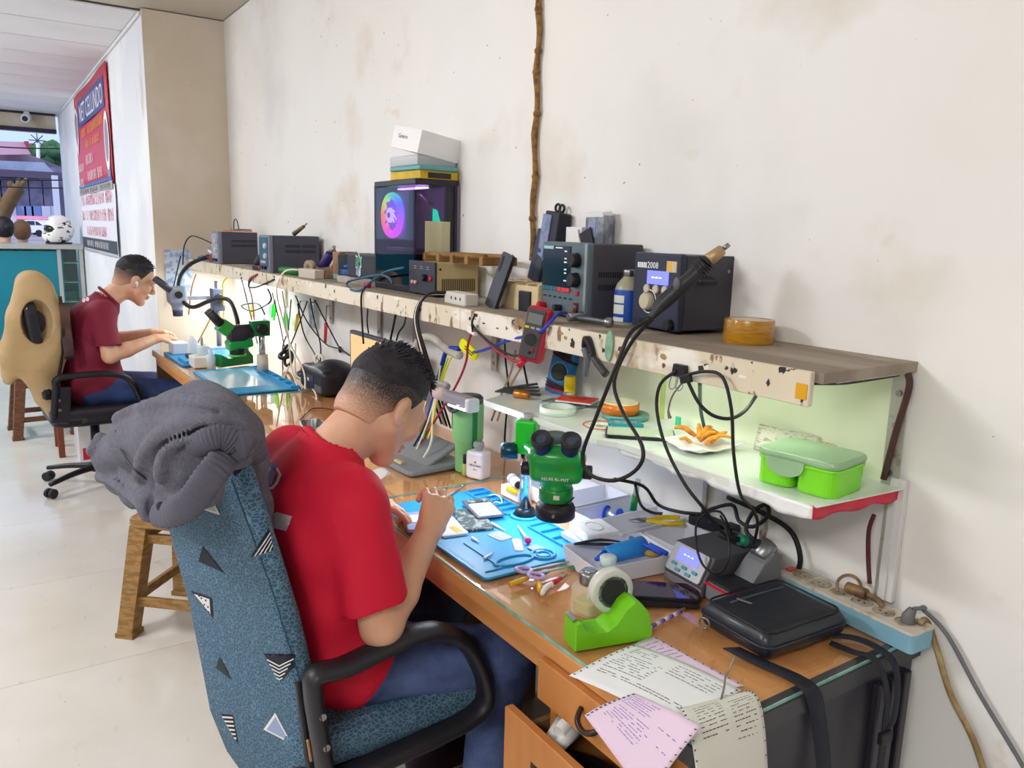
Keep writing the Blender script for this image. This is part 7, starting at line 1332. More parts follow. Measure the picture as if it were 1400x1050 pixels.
def head_sdf(F, hf, sc=1.0, nose=1.0):
    c, R = hf; R4 = R.to_4x4()
    def H(x, y, z): return c+R @ Vector((x*sc, y*sc, z*sc))
    def E(p, r, k=.02, cut=False, R2=None): F.ell(H(*p), [q*sc for q in r], k, R=R4 if R2 is None else R4 @ R2, cut=cut)
    E((0, -.012, .030), (.076, .095, .086), 0); E((0, .030, -.030), (.060, .058, .078), .03)
    F.cap(H(0, .035, -.075), H(0, .066, -.100), .036*sc, .022*sc, .02)
    for s_ in (-1, 1):
        F.cap(H(s_*.050, .005, -.050), H(s_*.015, .062, -.100), .022*sc, .018*sc, .02); E((s_*.040, .062, -.026), (.024, .022, .022), .02)
        E((s_*.031, .092, .001), (.015, .012, .009), cut=True); E((s_*.031, .078, .0), (.014, .014, .012), .002)
        E((s_*.078, -.008, -.012), (.009, .021, .032), .004, R2=Matrix.Rotation(.22*s_, 4, 'Z') @ Matrix.Rotation(.15, 4, 'X')); E((s_*.090, .001, -.010), (.011, .011, .019), cut=True)
    E((0, .080, .018), (.052, .016, .012), .015); F.cap(H(0, .090, .006), H(0, .108*nose, -.030), .008*sc, .0125*sc, .010); E((0, .098, -.036), (.019, .012, .009), .006)
    E((0, .090, -.060), (.025, .011, .006), .004); E((0, .087, -.071), (.022, .011, .007), .005); E((0, .098, -.0655), (.024, .006, .0015), cut=True)
def head_parts(t, hf, bloc, sc, top_lo, fade=True, tuft_n=420, tuft_len=.018, seed=1, recede=0):
    c, R = hf; Mx = Matrix.Translation(c-bloc) @ R.to_4x4()
    F = Field((-.11, -.13, -.10), (.11, .13, .15), .003)
    F.ell((0, -.014, .038), (.083*sc, .100*sc, .092*sc), 0); F.disp(.003, 70, 3)
    x, y, z = F.grid()
    line = .035-.9*np.maximum(y-.02, 0)*-1.0*1.0 if False else top_lo+.30*(y+.02)+recede*np.maximum(y-.03, 0)
    F.F = F.F+(.0078*np.clip(1-(z-line)/.055, 0, 1)).astype(np.float32); F.F = np.maximum(F.F, (line-z).astype(np.float32)); F.F = np.maximum(F.F, (y-.078+.25*(z-.08)).astype(np.float32))
    o = obj('hair', F.mesh('hair'), HAIR, t); o.matrix_local = Mx
    r = random.Random(seed); mb = MB()
    for k in range(tuft_n):
        a = r.uniform(0, 2*PI); b_ = r.uniform(.0, 1.1); nx, ny, nz = math.sin(b_)*math.cos(a), math.sin(b_)*math.sin(a), math.cos(b_)
        p = Vector((nx*.080*sc, -.014+ny*.097*sc, .038+nz*.089*sc))
        if p.z < top_lo+.02+.3*(p.y+.02)+recede*max(p.y-.03, 0) or p.y > .072: continue
        nrm = Vector((nx, ny, nz)); d = (nrm*.7+Vector((r.uniform(-.4, .4), .75+r.uniform(-.3, .3), r.uniform(-.2, .2)))).normalized(); L_ = tuft_len*r.uniform(.6, 1.2)
        mb.tube([p, p+d*L_*.6+nrm*.002, p+d*L_], [.0022, .0016, .0002], 3, spline=False)
    o2 = obj('hair_tufts', mb, HAIR, t); o2.matrix_local = Mx; o2['kind'] = 'stuff'
    if fade:
        F = Field((-.11, -.13, -.10), (.11, .13, .15), .003); F.ell((0, -.012, .030), (.0785*sc, .0975*sc, .0885*sc), 0); F.cap((0, -.05, -.05), (0, -.04, .0), .058, .06, .02)
        x, y, z = F.grid()
        F.F = F.F+(.006*np.clip(1-(z+.066)/.03, 0, 1)).astype(np.float32); F.F = np.maximum(F.F, (-.068-z-.35*y*0).astype(np.float32)); F.F = np.maximum(F.F, (y+.0-.012-.55*np.maximum(z+.0, 0)).astype(np.float32)); F.F = np.maximum(F.F, (np.abs(x)*0+z-.09).astype(np.float32))
        F.ell((.080, -.006, -.012), (.02, .026, .036), cut=True); F.ell((-.080, -.006, -.012), (.02, .026, .036), cut=True)
        o3 = obj('hair_fade', F.mesh('hair_fade'), fade_mat('fade', -.065, top_lo+.0), t); o3.matrix_local = Mx
    for s_ in (-1, 1):
        e = obj('eye', MB().ball((s_*.031*sc, .0835*sc, .0), (.0105, .009, .006), 12, 8), mat('eye_white', '#e8e4e0', .2), t); e.matrix_local = Mx
        e2 = obj('iris', MB().ball((s_*.031*sc, .0915*sc, -.001), (.0045, .0022, .0045), 10, 6), BLK, e)
        bw_ = obj('eyebrow', MB().tube([(s_*.014, .0945*sc, .016), (s_*.030, .0935*sc, .021), (s_*.046, .082*sc, .017)], [.003, .0035, .0015], 6, flat=.7), HAIR, t); bw_.matrix_local = Mx

def shirt_mat(name, col, col2):
    return mat(name, col, .75, col2=col2, nscale=5, bump=.12, bscale=90)
def person(label, J, shirtc, jeansc, h, hsc, pitch, yaw, top_lo, loc, curlR, curlL, hd, recede=0, seed=1, tuft_n=420, tuft_len=.018):
    t = thing('person', label, 'person', loc); L_ = V(*loc)
    sR, sL, eR, eL, wR, wL = (V(*J[k]) for k in ('sR', 'sL', 'eR', 'eL', 'wR', 'wL')); hip, chest, nb = V(*J['hip']), V(*J['chest']), V(*J['neck']); hc = V(*J['head'])
    kR, kL, aR, aL = (V(*J[k]) for k in ('kR', 'kL', 'aR', 'aL')); hf = head_frame(hc, pitch, yaw)
    allp = [sR, sL, eR, eL, wR, wL, hip, hc, kR, kL, aR, aL]; lo = [min(p[i] for p in allp)-.17 for i in range(3)]; hi = [max(p[i] for p in allp)+.17 for i in range(3)]
    F = Field(lo, hi, h)
    F.chain([hip, hip.lerp(chest, .5), chest], [.11, .10, .12], .05); F.cap(sR, sL, .045, .045, .04); head_sdf(F, hf, hsc)
    F.cap(nb+V(0, 0, -.02), hc+hf[1] @ V(0, -.028, -.045), .060, .054, .03)
    for s_, e, w_ in ((sR, eR, wR), (sL, eL, wL)): F.chain([s_, e], [.048, .042], .015); F.chain([e, e.lerp(w_, .35), w_], [.040, .041, .026], .012)
    for s_, k_, a_ in ((.09, kR, aR), (-.09, kL, aL)): F.chain([hip+V(s_, 0, 0), k_, a_], [.07, .05, .035], .02)
    Fs = []
    for w_, e, (d, n, mir, curl, thumb) in ((wR, eR, hd[0]), (wL, eL, hd[1])):
        G = Field([q-.16 for q in w_], [q+.16 for q in w_], .0028 if h < .005 else .0035)
        G.chain([w_.lerp(e, .30), w_], [.0335, .026], .0); G.chain([w_, w_+V(*d).normalized()*.02], [.026, .022], .01)
        tips = hand(G, w_, V(*d), V(*n), mir, curl, thumb=thumb); Fs.append((G, tips))
    me = F.mesh('body', L_); bm_ = bmesh.new(); bm_.from_mesh(me)
    for G, _ in Fs: m2 = G.mesh('h', L_); bm_.from_mesh(m2); bpy.data.meshes.remove(m2)
    for f in bm_.faces: f.smooth = True
    bm_.to_mesh(me); bm_.free(); body = obj('body', me, SKIN, t)
    head_parts(t, hf, L_, hsc, top_lo, recede=recede, seed=seed, tuft_n=tuft_n, tuft_len=tuft_len)
    # shirt
    G = Field(lo, [hi[0], hi[1], nb.z+.10], h)
    for s_, e in ((sR, eR), (sL, eL)):
        G.chain([s_, s_.lerp(e, .80)], [.066, .062], .0); q = s_.lerp(e, .78); d = (e-s_).normalized(); x, y, z = G.grid(); near = ((x-q.x)**2+(y-q.y)**2+(z-q.z)**2) < .10**2
        G.F = np.where(near, np.maximum(G.F, ((x-q.x)*d.x+(y-q.y)*d.y+(z-q.z)*d.z).astype(np.float32)), G.F); G.cap(s_.lerp(e, .66), e, .053, .058, cut=True)
    for p, r in J['shirt']: G.ell(p, r, .035)
    G.cap(sR+V(-.03, 0, .0), sL+V(.03, 0, 0), .064, .064, .05); G.cap(nb+V(0, -.01, -.05), nb+V(0, .012, .008), .083, .066, .04)
    G.disp(.0095, 16, seed+20, st=(1, 1, .55)); G.disp(.005, 38, seed+5, st=(1, 1, .35))
    G.cap(nb+V(0, .0, -.005), nb+V(0, .045, .07), .060, .068, cut=True); G.plane((hip.x, hip.y, J['hem']), (0, .25, -1))
    sh_ = obj('shirt', G.mesh('shirt', L_), shirt_mat('shirt_'+shirtc[1:], shirtc, shirtc), t)
    ax_ = (hf[0]+hf[1] @ V(0, -.03, -.06)-nb).normalized(); qq = ax_.to_track_quat('Z', 'Y').to_euler(); cpos = nb+V(0, .018, .010)-L_
    obj('collar', MB().torus(cpos, .0655, .0075, rot=(qq.x*.8, qq.y, qq.z), seg=40, sc=(1.06, 1.0, 1)), sh_.data.materials[0], t)
    # jeans
    G = Field([lo[0], lo[1], -.02], [hi[0], hi[1], hip.z+.17], max(h, .006))
    G.ell(hip+V(0, .01, -.0), (.165, .135, .10), 0); G.chain([hip+V(.08, 0, 0), kR, aR], [.088, .068, .052], .04); G.chain([hip+V(-.08, 0, 0), kL, aL], [.088, .068, .052], .04); G.disp(.004, 30, 8); G.plane((0, 0, hip.z+.09), (0, 0, 1))
    G.plane((0, 0, min(aR.z, aL.z)-.02), (0, 0, -1)); obj('jeans', G.mesh('jeans', L_), mat('denim_'+jeansc[1:], jeansc, .8, col2='#2c3862', nscale=7, bump=.2, bscale=140), t)
    for a_ in (aR, aL):
        G = Field([a_.x-.08, a_.y-.12, -.01], [a_.x+.08, a_.y+.24, .14], .006); G.cap((a_.x, a_.y-.02, .045), (a_.x, a_.y+.16, .038), .045, .038, 0); G.cap((a_.x, a_.y, .05), (a_.x, a_.y, .10), .045, .042, .02); G.plane((0, 0, .004), (0, 0, -1)); obj('shoe', G.mesh('shoe', L_), mat('shoe_dark', '#3a2030', .6), t)
    return t, body, sh_, Fs, hf
J1 = dict(hip=(-1.53, -.80, .56), chest=(-1.53, -.85, .86), neck=(-1.53, -.825, 1.00), head=(-1.53, -.684, 1.094), sR=(-1.375, -.825, .935), sL=(-1.70, -.84, .945), eR=(-1.335, -.785, .690), eL=(-1.79, -.72, .72),
          wR=(-1.425, -.635, .825), wL=(-1.725, -.665, .815), kR=(-1.375, -.47, .51), kL=(-1.69, -.46, .51), aR=(-1.40, -.50, .12), aL=(-1.71, -.48, .12), hem=.472,
          shirt=[((-1.53, -.80, .58), (.175, .145, .14)), ((-1.53, -.825, .72), (.165, .128, .17)), ((-1.535, -.855, .86), (.175, .112, .14))])
P1, body1, shirt1, F1, hf1 = person('man in a red t-shirt on the patterned chair bending over phone parts', J1, '#d40f36', '#5a6ea4', .004, .965, math.radians(38), math.radians(12), .006, (-1.53, -.80, 0),
    None, None, [((-.35, .55, .72), (-.75, -.1, -.35), 1, (.75, .85, .95, 1.0), (.75, -.25, .75)), ((.62, .72, -.12), (.35, .1, -.9), 1, (.25, .35, .45, .55), (.8, -.45, .35))], tuft_n=520, tuft_len=.019)
# prints on the back of the red shirt
bv = bvh_of(shirt1); L1 = V(-1.53, -.80, 0)
def print_px(name, polys, m, parent, bv, base, off=.0015, grid=3.0):
    """print laid on a real surface: each outline point is dropped on the surface where the photo shows it"""
    b = bmesh.new(); cam_l = V(CX, CY, CH)-base
    for poly in polys:
        vs = [b.verts.new((p[0], p[1], 0)) for p in poly]
        try: b.faces.new(vs)
        except ValueError: pass
    bmesh.ops.triangulate(b, faces=list(b.faces))
    for _ in range(5):
        e = [x for x in b.edges if x.calc_length() > grid*1.7]
        if not e: break
        bmesh.ops.subdivide_edges(b, edges=e, cuts=1); bmesh.ops.triangulate(b, faces=[f for f in b.faces if len(f.verts) > 3])
    bad = []
    for v in b.verts:
        d = _ray(v.co.x, v.co.y).normalized(); hit = bv.ray_cast(cam_l, d)
        if hit[0] is None: bad.append(v)
        else: v.co = hit[0]+(hit[1] if hit[1].dot(d) < 0 else -hit[1])*off
    if bad: bmesh.ops.delete(b, geom=bad, context='VERTS')
    o = MB(); o.bm(b, sm=True); return obj(name, o, m, parent)
PRW = mat('print_white', '#d9c6d2', .7); PRB = mat('print_blue', '#5a5a9c', .7)
print_px('back_lettering', [[(368, 697), (374, 699), (371, 706), (366, 704)], [(379, 700), (400, 706), (397, 714), (382, 710), (377, 714), (395, 719), (392, 726), (376, 722), (369, 735), (362, 731), (371, 714), (373, 703)]], PRW, P1, bv, L1)
print_px('back_emblem', [[(380, 639), (386, 649), (381, 661), (375, 668), (366, 671), (366, 668), (373, 665), (378, 659), (382, 649), (378, 641)]], PRW, P1, bv, L1)
print_px('back_stroke', [[(369, 639), (373, 640), (366, 652), (362, 651)]], PRW, P1, bv, L1)
print_px('back_emblem_blue', [[(358, 634), (378, 633), (380, 638), (374, 641), (378, 650), (372, 648), (368, 655), (364, 661), (372, 663), (364, 667), (361, 660), (368, 648), (372, 638), (358, 638)]], PRB, P1, bv, L1)
tg = F1[0][1]; a = tg[0]; b0 = tg[4]; mid = (a+b0)/2
tag(obj('tweezers', MB().tube([mid+V(.045, .03, .05), mid+V(.01, .005, .012), mid+V(-.05, -.0, -.045)], [.0055, .006, .0012], 8, flat=.6), mat('tool_silver', '#b4b8c6', .3, .7)), 'silver tweezers held in the right hand of the man in red', 'tweezers')
hp_ = thing('phone', 'small phone back held in the left hand of the man in red', 'phone', (-1.63, -.555, D+.012), rz=math.radians(70)); obj('body', MB().prism(rr2d(.06, .12, .008), 0, .008, re=.001), mat('held_phone', '#9fb4e4', .3), hp_); obj('label', MB().box((0, .01, .0086), (.03, .05, .001)), PAPER, hp_)

J2 = dict(hip=(-4.88, -.92, .56), chest=(-4.88, -.90, .88), neck=(-4.88, -.825, 1.055), head=(-4.88, -.668, 1.155), sR=(-4.72, -.86, .985), sL=(-5.05, -.86, .985), eR=(-4.66, -.845, .765), eL=(-5.12, -.80, .78),
          wR=(-4.74, -.60, .835), wL=(-4.98, -.58, .84), kR=(-4.76, -.50, .52), kL=(-5.03, -.50, .52), aR=(-4.78, -.42, .12), aL=(-5.02, -.44, .12), hem=.485,
          shirt=[((-4.88, -.92, .60), (.185, .165, .15)), ((-4.88, -.92, .74), (.175, .150, .17)), ((-4.88, -.90, .90), (.175, .120, .14))])
P2, body2, shirt2, F2, hf2 = person('man in a maroon t-shirt on the far chair looking into the grey microscope', J2, '#7c1734', '#2c4680', .006, 1.06, math.radians(24), 0, .030, (-4.88, -.90, 0),
    None, None, [((-.3, .9, .05), (-.1, -.1, -1), 1, (.5, .6, .7, .8), (.8, -.35, .4)), ((.3, .9, .05), (.1, 0, -1), -1, (.5, .6, .7, .8), (.8, -.35, .4))], recede=.5, seed=4, tuft_n=260, tuft_len=.012)
bv2 = bvh_of(shirt2)
print_px('back_lettering', polys=[[(115+5*i+2.4*math.cos(a_), 411-1.5*i+3*math.sin(a_)) for a_ in [k*PI/5 for k in range(10)]] for i in range(2)], m=PRW, parent=P2, bv=bv2, base=V(-4.88, -.90, 0), off=.003, grid=2)
obj('earbud', MB().ball(hf2[0]-V(-4.88, -.90, 0)+hf2[1] @ V(.090, .0, -.012), (.006, .008, .008)).cyl(hf2[0]-V(-4.88, -.90, 0)+hf2[1] @ V(.092, .004, -.014), hf2[0]-V(-4.88, -.90, 0)+hf2[1] @ V(.092, .010, -.034), .0035), WHT, P2)

# two customers seen behind the counter (heads and shoulders)
def customer(label, px, py, X, hairc, bun, shirtc):
    c = PX(px, py, X); t = thing('person', label, 'person', (c.x, c.y, 0)); c = V(0, 0, c.z); sk = SKIN
    F = Field((-.3, -.3, .0), (.3, .3, c.z+.16), .016); F.cap((0, 0, .5), (0, 0, c.z-.42), .14, .16, .05); F.cap((0, -.17, c.z-.28), (0, .17, c.z-.28), .06, .06, .08); F.cap((0, 0, c.z-.25), (0, 0, c.z-.05), .055, .05, .03); F.ell(c, (.095, .078, .11), .02); F.ell(c+V(-.07, 0, -.04), (.05, .05, .06), .03)
    for sg in (-1, 1): F.chain([V(0, sg*.19, c.z-.30), V(-.03, sg*.24, c.z-.55), V(-.22, sg*.15, c.z-.60)], [.045, .04, .03], .03); F.chain([V(0, sg*.09, .55), V(.02, sg*.1, .08)], [.09, .05], .03)
    obj('body', F.mesh('body'), sk, t)
    G = Field((-.32, -.32, .45), (.32, .32, c.z), .016); G.cap((0, 0, .52), (0, 0, c.z-.40), .155, .175, .05); G.cap((0, -.18, c.z-.28), (0, .18, c.z-.28), .072, .072, .08)
    for sg in (-1, 1): G.cap((0, sg*.19, c.z-.30), (-.02, sg*.23, c.z-.46), .06, .055, .03)
    G.disp(.006, 20, 3); obj('shirt', G.mesh('shirt'), mat('customer_shirt', shirtc, .8), t)
    H_ = Field((-.2, -.2, c.z-.15), (.25, .2, c.z+.2), .007); H_.ell(c+V(.012, 0, .018), (.105, .092, .118), 0)
    if bun: H_.ell(c+V(.10, .03, .02), (.05, .05, .045), .01)
    x, y, z = H_.grid(); H_.F = np.maximum(H_.F, (-(x+.055)-.4*(z-c.z)).astype(np.float32)); H_.disp(.003, 60, 2); obj('hair', H_.mesh('hair'), mat('customer_hair', hairc, .6, bump=.5, bscale=150), t)
    return t
customer('customer with dark hair tied in a bun behind the counter', 6, 313, -10.05, '#1c1822', True, '#7f9ec0')
customer('customer with brown hair behind the counter left of the helmet', 30, 317, -10.55, '#7a5a3c', False, '#9ab4d0')

# ================================================================== near chair
CHF = bpy.data.materials.new('chair_fabric'); CHF.use_nodes = True; nt = CHF.node_tree; b_ = nt.nodes['Principled BSDF']; b_.inputs['Roughness'].default_value = .85
tc = nt.nodes.new('ShaderNodeTexCoord'); mp = nt.nodes.new('ShaderNodeMapping'); mp.inputs['Scale'].default_value = (1, 1, 1.5); vo = nt.nodes.new('ShaderNodeTexVoronoi'); vo.feature = 'DISTANCE_TO_EDGE'; vo.inputs['Scale'].default_value = 95
rp = nt.nodes.new('ShaderNodeValToRGB'); rp.color_ramp.elements[0].position = .02; rp.color_ramp.elements[0].color = C('#6687a2'); rp.color_ramp.elements[1].position = .13; rp.color_ramp.elements[1].color = C('#38586f')
nt.links.new(tc.outputs['Object'], mp.inputs[0]); nt.links.new(mp.outputs[0], vo.inputs['Vector']); nt.links.new(vo.outputs['Distance'], rp.inputs[0]); nt.links.new(rp.outputs[0], b_.inputs['Base Color'])
bp = nt.nodes.new('ShaderNodeBump'); bp.inputs['Strength'].default_value = .4; bp.inputs['Distance'].default_value = .003; nt.links.new(vo.outputs['Distance'], bp.inputs['Height']); nt.links.new(bp.outputs[0], b_.inputs['Normal'])
ch = thing('office_chair', 'high backed office chair in blue fabric with black and white triangles, grey jacket on top', 'chair', (-1.575, -.72, 0)); cb_ = V(-1.575, -.72, 0)
def loop(z, yr, x0_, x1_, y0_off, th, r):
    """rounded loop of the chair back at height z: rear y at right edge yr, left edge yr+y0_off"""
    w_ = x1_-x0_; cx = (x0_+x1_)/2; pts = rr2d(w_, th, min(r, th*.48, w_*.48), 4); rz = math.atan2(-y0_off, w_); cyc = yr+y0_off/2+th/2
    return [(cx+p[0]*math.cos(rz)-p[1]*math.sin(rz)-cb_.x, cyc+p[0]*math.sin(rz)+p[1]*math.cos(rz)-cb_.y, z) for p in pts]
secs = [(.19, -.93, -1.70, -1.52, -.04, .03, .014), (.25, -.935, -1.76, -1.44, -.07, .045, .020), (.34, -.94, -1.80, -1.385, -.09, .05, .024), (.46, -.945, -1.825, -1.352, -.095, .05, .024), (.60, -.955, -1.84, -1.338, -.10, .048, .023), (.75, -.982, -1.84, -1.336, -.10, .046, .022),
        (.88, -1.010, -1.83, -1.340, -.095, .042, .020), (.98, -1.033, -1.81, -1.350, -.09, .040, .019), (1.05, -1.045, -1.785, -1.375, -.08, .038, .018), (1.10, -1.05, -1.73, -1.42, -.06, .035, .016), (1.13, -1.045, -1.66, -1.49, -.03, .03, .014)]
L_ = [loop(*s_) for s_ in secs]; n = len(L_[0]); vs = [p for l in L_ for p in l]; fs = [(k*n+i, k*n+(i+1) % n, (k+1)*n+(i+1) % n, (k+1)*n+i) for k in range(len(L_)-1) for i in range(n)]+[tuple(reversed(range(n))), tuple(range((len(L_)-1)*n, len(L_)*n))]
bm_ = bmesh.new(); vv = [bm_.verts.new(v) for v in vs]; [bm_.faces.new([vv[i] for i in f]) for f in fs]; bmesh.ops.subdivide_edges(bm_, edges=[e for e in bm_.edges if abs(e.verts[0].co.z-e.verts[1].co.z) > .02], cuts=2, use_grid_fill=True)
bm_.normal_update(); me = bpy.data.meshes.new('backrest'); bm_.to_mesh(me); bm_.free(); me.polygons.foreach_set('use_smooth', [True]*len(me.polygons)); back = obj('backrest', me, CHF, ch)
bvc = bvh_of(back); BKT = mat('triangle_black', '#171a2c', .8); WTT = mat('triangle_white', '#e6e4e2', .8); LVT = mat('triangle_lavender', '#97a6cc', .8)
def tri(name, pts, m, off=.0014, inner=None): return print_px(name, [pts], m, back, bvc, cb_, off, 5)
def lerp2(a, b, t): return (a[0]+(b[0]-a[0])*t, a[1]+(b[1]-a[1])*t)
def inset(pts, s_): cx = sum(p[0] for p in pts)/len(pts); cy = sum(p[1] for p in pts)/len(pts); return [(cx+(p[0]-cx)*s_, cy+(p[1]-cy)*s_) for p in pts]
t0 = [(284, 668), (302, 704), (271, 694)]; tri('white_triangle', t0, WTT); tri('white_triangle_centre', inset(t0, .72), mat('triangle_grey', '#b9bcc8', .8), .0022)
tri('black_triangle', [(278, 746), (307, 783), (272, 767)], BKT)
tri('black_triangle', [(301, 897), (317, 929), (296, 913)], mat('triangle_slate', '#26343c', .8)); tri('black_triangle', [(308, 622), (331, 612), (333, 640), (322, 652)], BKT)
t1 = [(261, 807), (290, 817), (292, 845)]; tri('dotted_triangle', t1, BKT); tri('dotted_triangle_centre', inset(t1, .74), WTT, .0022)
for u_, v_ in ((277, 817), (283, 820), (281, 826), (286, 829), (287, 836), (274, 814)): print_px('dot', [[(u_+1.3*math.cos(a_*PI/3), v_+1.3*math.sin(a_*PI/3)) for a_ in range(6)]], BKT, back, bvc, cb_, .0030, 3)
t2 = [(361, 893), (382, 905), (404, 894), (402, 912), (384, 931)]; tri('striped_triangle', t2, BKT)
for k in range(5):
    f0 = 4.6*k; wl = 1-k*.19; c0_ = (383.5, 909+f0); a0_ = (c0_[0]-17*wl, c0_[1]-9*wl); e0_ = (c0_[0]+18*wl, c0_[1]-10*wl)
    for p_, q_ in ((a0_, c0_), (c0_, e0_)): print_px('stripe', [[p_, q_, (q_[0], q_[1]+1.8), (p_[0], p_[1]+1.8)]], WTT, back, bvc, cb_, .0025, 4)
t3 = [(367, 722), (373, 752), (343, 762)]; tri('striped_triangle', t3, BKT)
for k in range(4): f_ = .2+.2*k; print_px('stripe', [[lerp2(t3[2], t3[1], f_), lerp2(t3[0], t3[1], f_*.9), lerp2(t3[0], t3[1], f_*.9+.07), lerp2(t3[2], t3[1], f_+.07)]], WTT, back, bvc, cb_, .0025, 4)
t4 = [(303, 976), (319, 977), (326, 1017)]; tri('striped_triangle', t4, BKT)
for k in range(6): f_ = .06+.14*k; print_px('stripe', [[lerp2(t4[0], t4[2], f_), lerp2(t4[1], t4[2], f_), lerp2(t4[1], t4[2], f_+.06), lerp2(t4[0], t4[2], f_+.06)]], WTT, back, bvc, cb_, .0025, 4)
t5 = [(377, 974), (400, 1017), (361, 997)]; tri('white_triangle', t5, WTT); tri('lavender_triangle', inset(t5, .74), LVT, .0022)
tri('seam', [(316, 655), (317.5, 655), (371, 800), (417, 948), (415, 948), (369.5, 800)], mat('seam_dark', '#2c4a62', .9), .0012)
# seat, arms, base
obj('seat', MB().vbox((0, .0, .41), (.49, .48, .085), .07, re=.03), CHF, ch)
obj('seat_shell', MB().vbox((0, .0, .385), (.47, .46, .03), .06, re=.008), BLK, ch)
ARM = mat('arm_plastic', '#24242c', .42, bump=.15, bscale=250); XA = -1.315
def armp(px, py, x=XA): return PX(px, py, x)-cb_
apts = [armp(446, 1062), armp(436, 1000), armp(428, 945), armp(432, 922), armp(470, 912), armp(520, 888), armp(570, 866), armp(608, 864), armp(640, 884), armp(660, 925), armp(662, 958), armp(640, 982), armp(590, 1008), armp(520, 1040), armp(452, 1070)]
def arm_obj(pts): 
    b = MB(); b.tube(pts, .0175, 12, flat=1.75, up=(1, 0, 0)); return obj('armrest', b, ARM, ch)
arm_obj(apts); arm_obj([Vector((-(p.x)-.0, p.y-.03, p.z)) for p in apts])
for px, py in ((441, 980), (446, 1022)): q = armp(px, py, XA+.026); obj('arm_bolt', MB().cyl(q, q+V(.004, 0, 0), .007, seg=14), STL, ch)
obj('back_bracket', MB().box(armp(428, 985, -1.35), (.02, .05, .20), rot=(.1, 0, 0), r=.006), BLK, ch); obj('zip_pull', MB().tube([armp(421, 1012, -1.33), armp(423, 1022, -1.33), armp(426, 1040, -1.33)], .004, 6), mat('brass_zip', '#b08a5a', .4, .6), ch)
def chair_base(t, zs=.385, rot=.3, R_=.29):
    obj('gas_column', MB().cyl((0, 0, .10), (0, 0, zs), .028, .022, seg=18), BLK, t); obj('mechanism', MB().box((0, 0, zs-.02), (.16, .2, .04), r=.008), BLK, t); obj('hub', MB().cyl((0, 0, .075), (0, 0, .13), .04, seg=18, bev=.006), BLK, t)
    for k in range(5):
        a_ = rot+k*2*PI/5; c_, s_ = math.cos(a_), math.sin(a_)
        lg = obj('base_leg', MB().tube([(.03*c_, .03*s_, .10), (.16*c_, .16*s_, .095), (R_*c_, R_*s_, .075)], [.024, .020, .015], 8, flat=.8), BLK, t)
        cs = obj('caster', MB().cyl((R_*c_-.028*s_, R_*s_+.028*c_, .027), (R_*c_-.006*s_, R_*s_+.006*c_, .027), .026, seg=18, bev=.004).cyl((R_*c_+.006*s_, R_*s_-.006*c_, .027), (R_*c_+.028*s_, R_*s_-.028*c_, .027), .026, seg=18, bev=.004), BLK2, t)
chair_base(ch)
# ================================================================== grey fleece jacket over the chair back
FLE = mat('grey_fleece', '#6c6c7a', .95, col2='#757584', nscale=90, nlo=.4, nhi=.6, bump=1.0, bscale=300); RIB = mat('ribbed_knit', '#5d5b6a', .9, bump=.2, bscale=200)
def jk(px, py, y): return PY(px, py, y)
def jfield():
    F = Field((-2.02, -1.36, .76), (-1.22, -.82, 1.26), .0042)
    F.ell((-1.58, -1.035, 1.075), (.225, .062, .085), 0); F.ell((-1.62, -1.10, 1.01), (.155, .06, .095), .05)
    F.chain([jk(300, 575, -1.06), jk(245, 585, -1.09), jk(195, 602, -1.13), jk(158, 622, -1.16), jk(134, 637, -1.18)], [.045, .055, .052, .040, .024], .05)
    F.chain([jk(150, 652, -1.16), jk(195, 668, -1.13), jk(222, 690, -1.13)], [.028, .04, .03], .04)
    F.chain([jk(300, 570, -1.03), jk(330, 592, -1.0), jk(344, 632, -.99), jk(358, 690, -.975), jk(368, 722, -.97)], [.045, .034, .026, .016, .007], .03)
    F.chain([jk(228, 705, -1.125), jk(252, 694, -1.12), jk(282, 672, -1.10), jk(298, 655, -1.09)], [.024, .026, .024, .016], .02); return F
F = jfield(); _m = F.mesh('t'); _b = BVHTree.FromPolygons([v.co.copy() for v in _m.vertices], [tuple(p.vertices) for p in _m.polygons]); bpy.data.meshes.remove(_m)
def js(px, py, s_=0):
    d = _ray(px, py).normalized(); h_ = _b.ray_cast(V(CX, CY, CH), d); return (h_[0]+d*s_) if h_[0] is not None else PY(px, py, -1.13)
def sm(pts, n_=5):
    Q = []
    for i in range(len(pts)-1):
        p0 = pts[max(i-1, 0)]; p1 = pts[i]; p2 = pts[i+1]; p3 = pts[min(i+2, len(pts)-1)]
        for t in range(n_): u = t/n_; Q.append(tuple(0.5*((2*p1[k])+(p2[k]-p0[k])*u+(2*p0[k]-5*p1[k]+4*p2[k]-p3[k])*u*u+(3*p1[k]-p0[k]-3*p2[k]+p3[k])*u**3) for k in (0, 1)))
    return Q+[pts[-1]]
for pts, r in (([(122, 622), (150, 582), (190, 560), (240, 548), (290, 553), (325, 578), (340, 612)], .013), ([(204, 702), (194, 664), (200, 622), (226, 592), (262, 575), (302, 577)], .017), ([(222, 650), (230, 616), (256, 597), (295, 592), (325, 603)], .015), ([(134, 650), (162, 664), (198, 694)], .012)):
    P_ = [js(x, y, r*.25) for x, y in sm(pts)]; F.chain(P_, [r]*len(P_), .008)
for pts, r in (([(206, 700), (207, 660), (214, 622), (241, 600), (284, 586)], .008), ([(140, 618), (160, 592), (202, 570), (252, 559), (300, 565)], .003), ([(240, 650), (243, 625), (262, 607), (298, 602)], .004), ([(176, 660), (188, 640), (190, 610)], .003), ([(186, 700), (176, 672), (160, 655)], .003)):
    P_ = [js(x, y, -.004) for x, y in sm(pts)]
    for a_, c_ in zip(P_, P_[1:]): F.cap(a_, c_, r, r, cut=True)
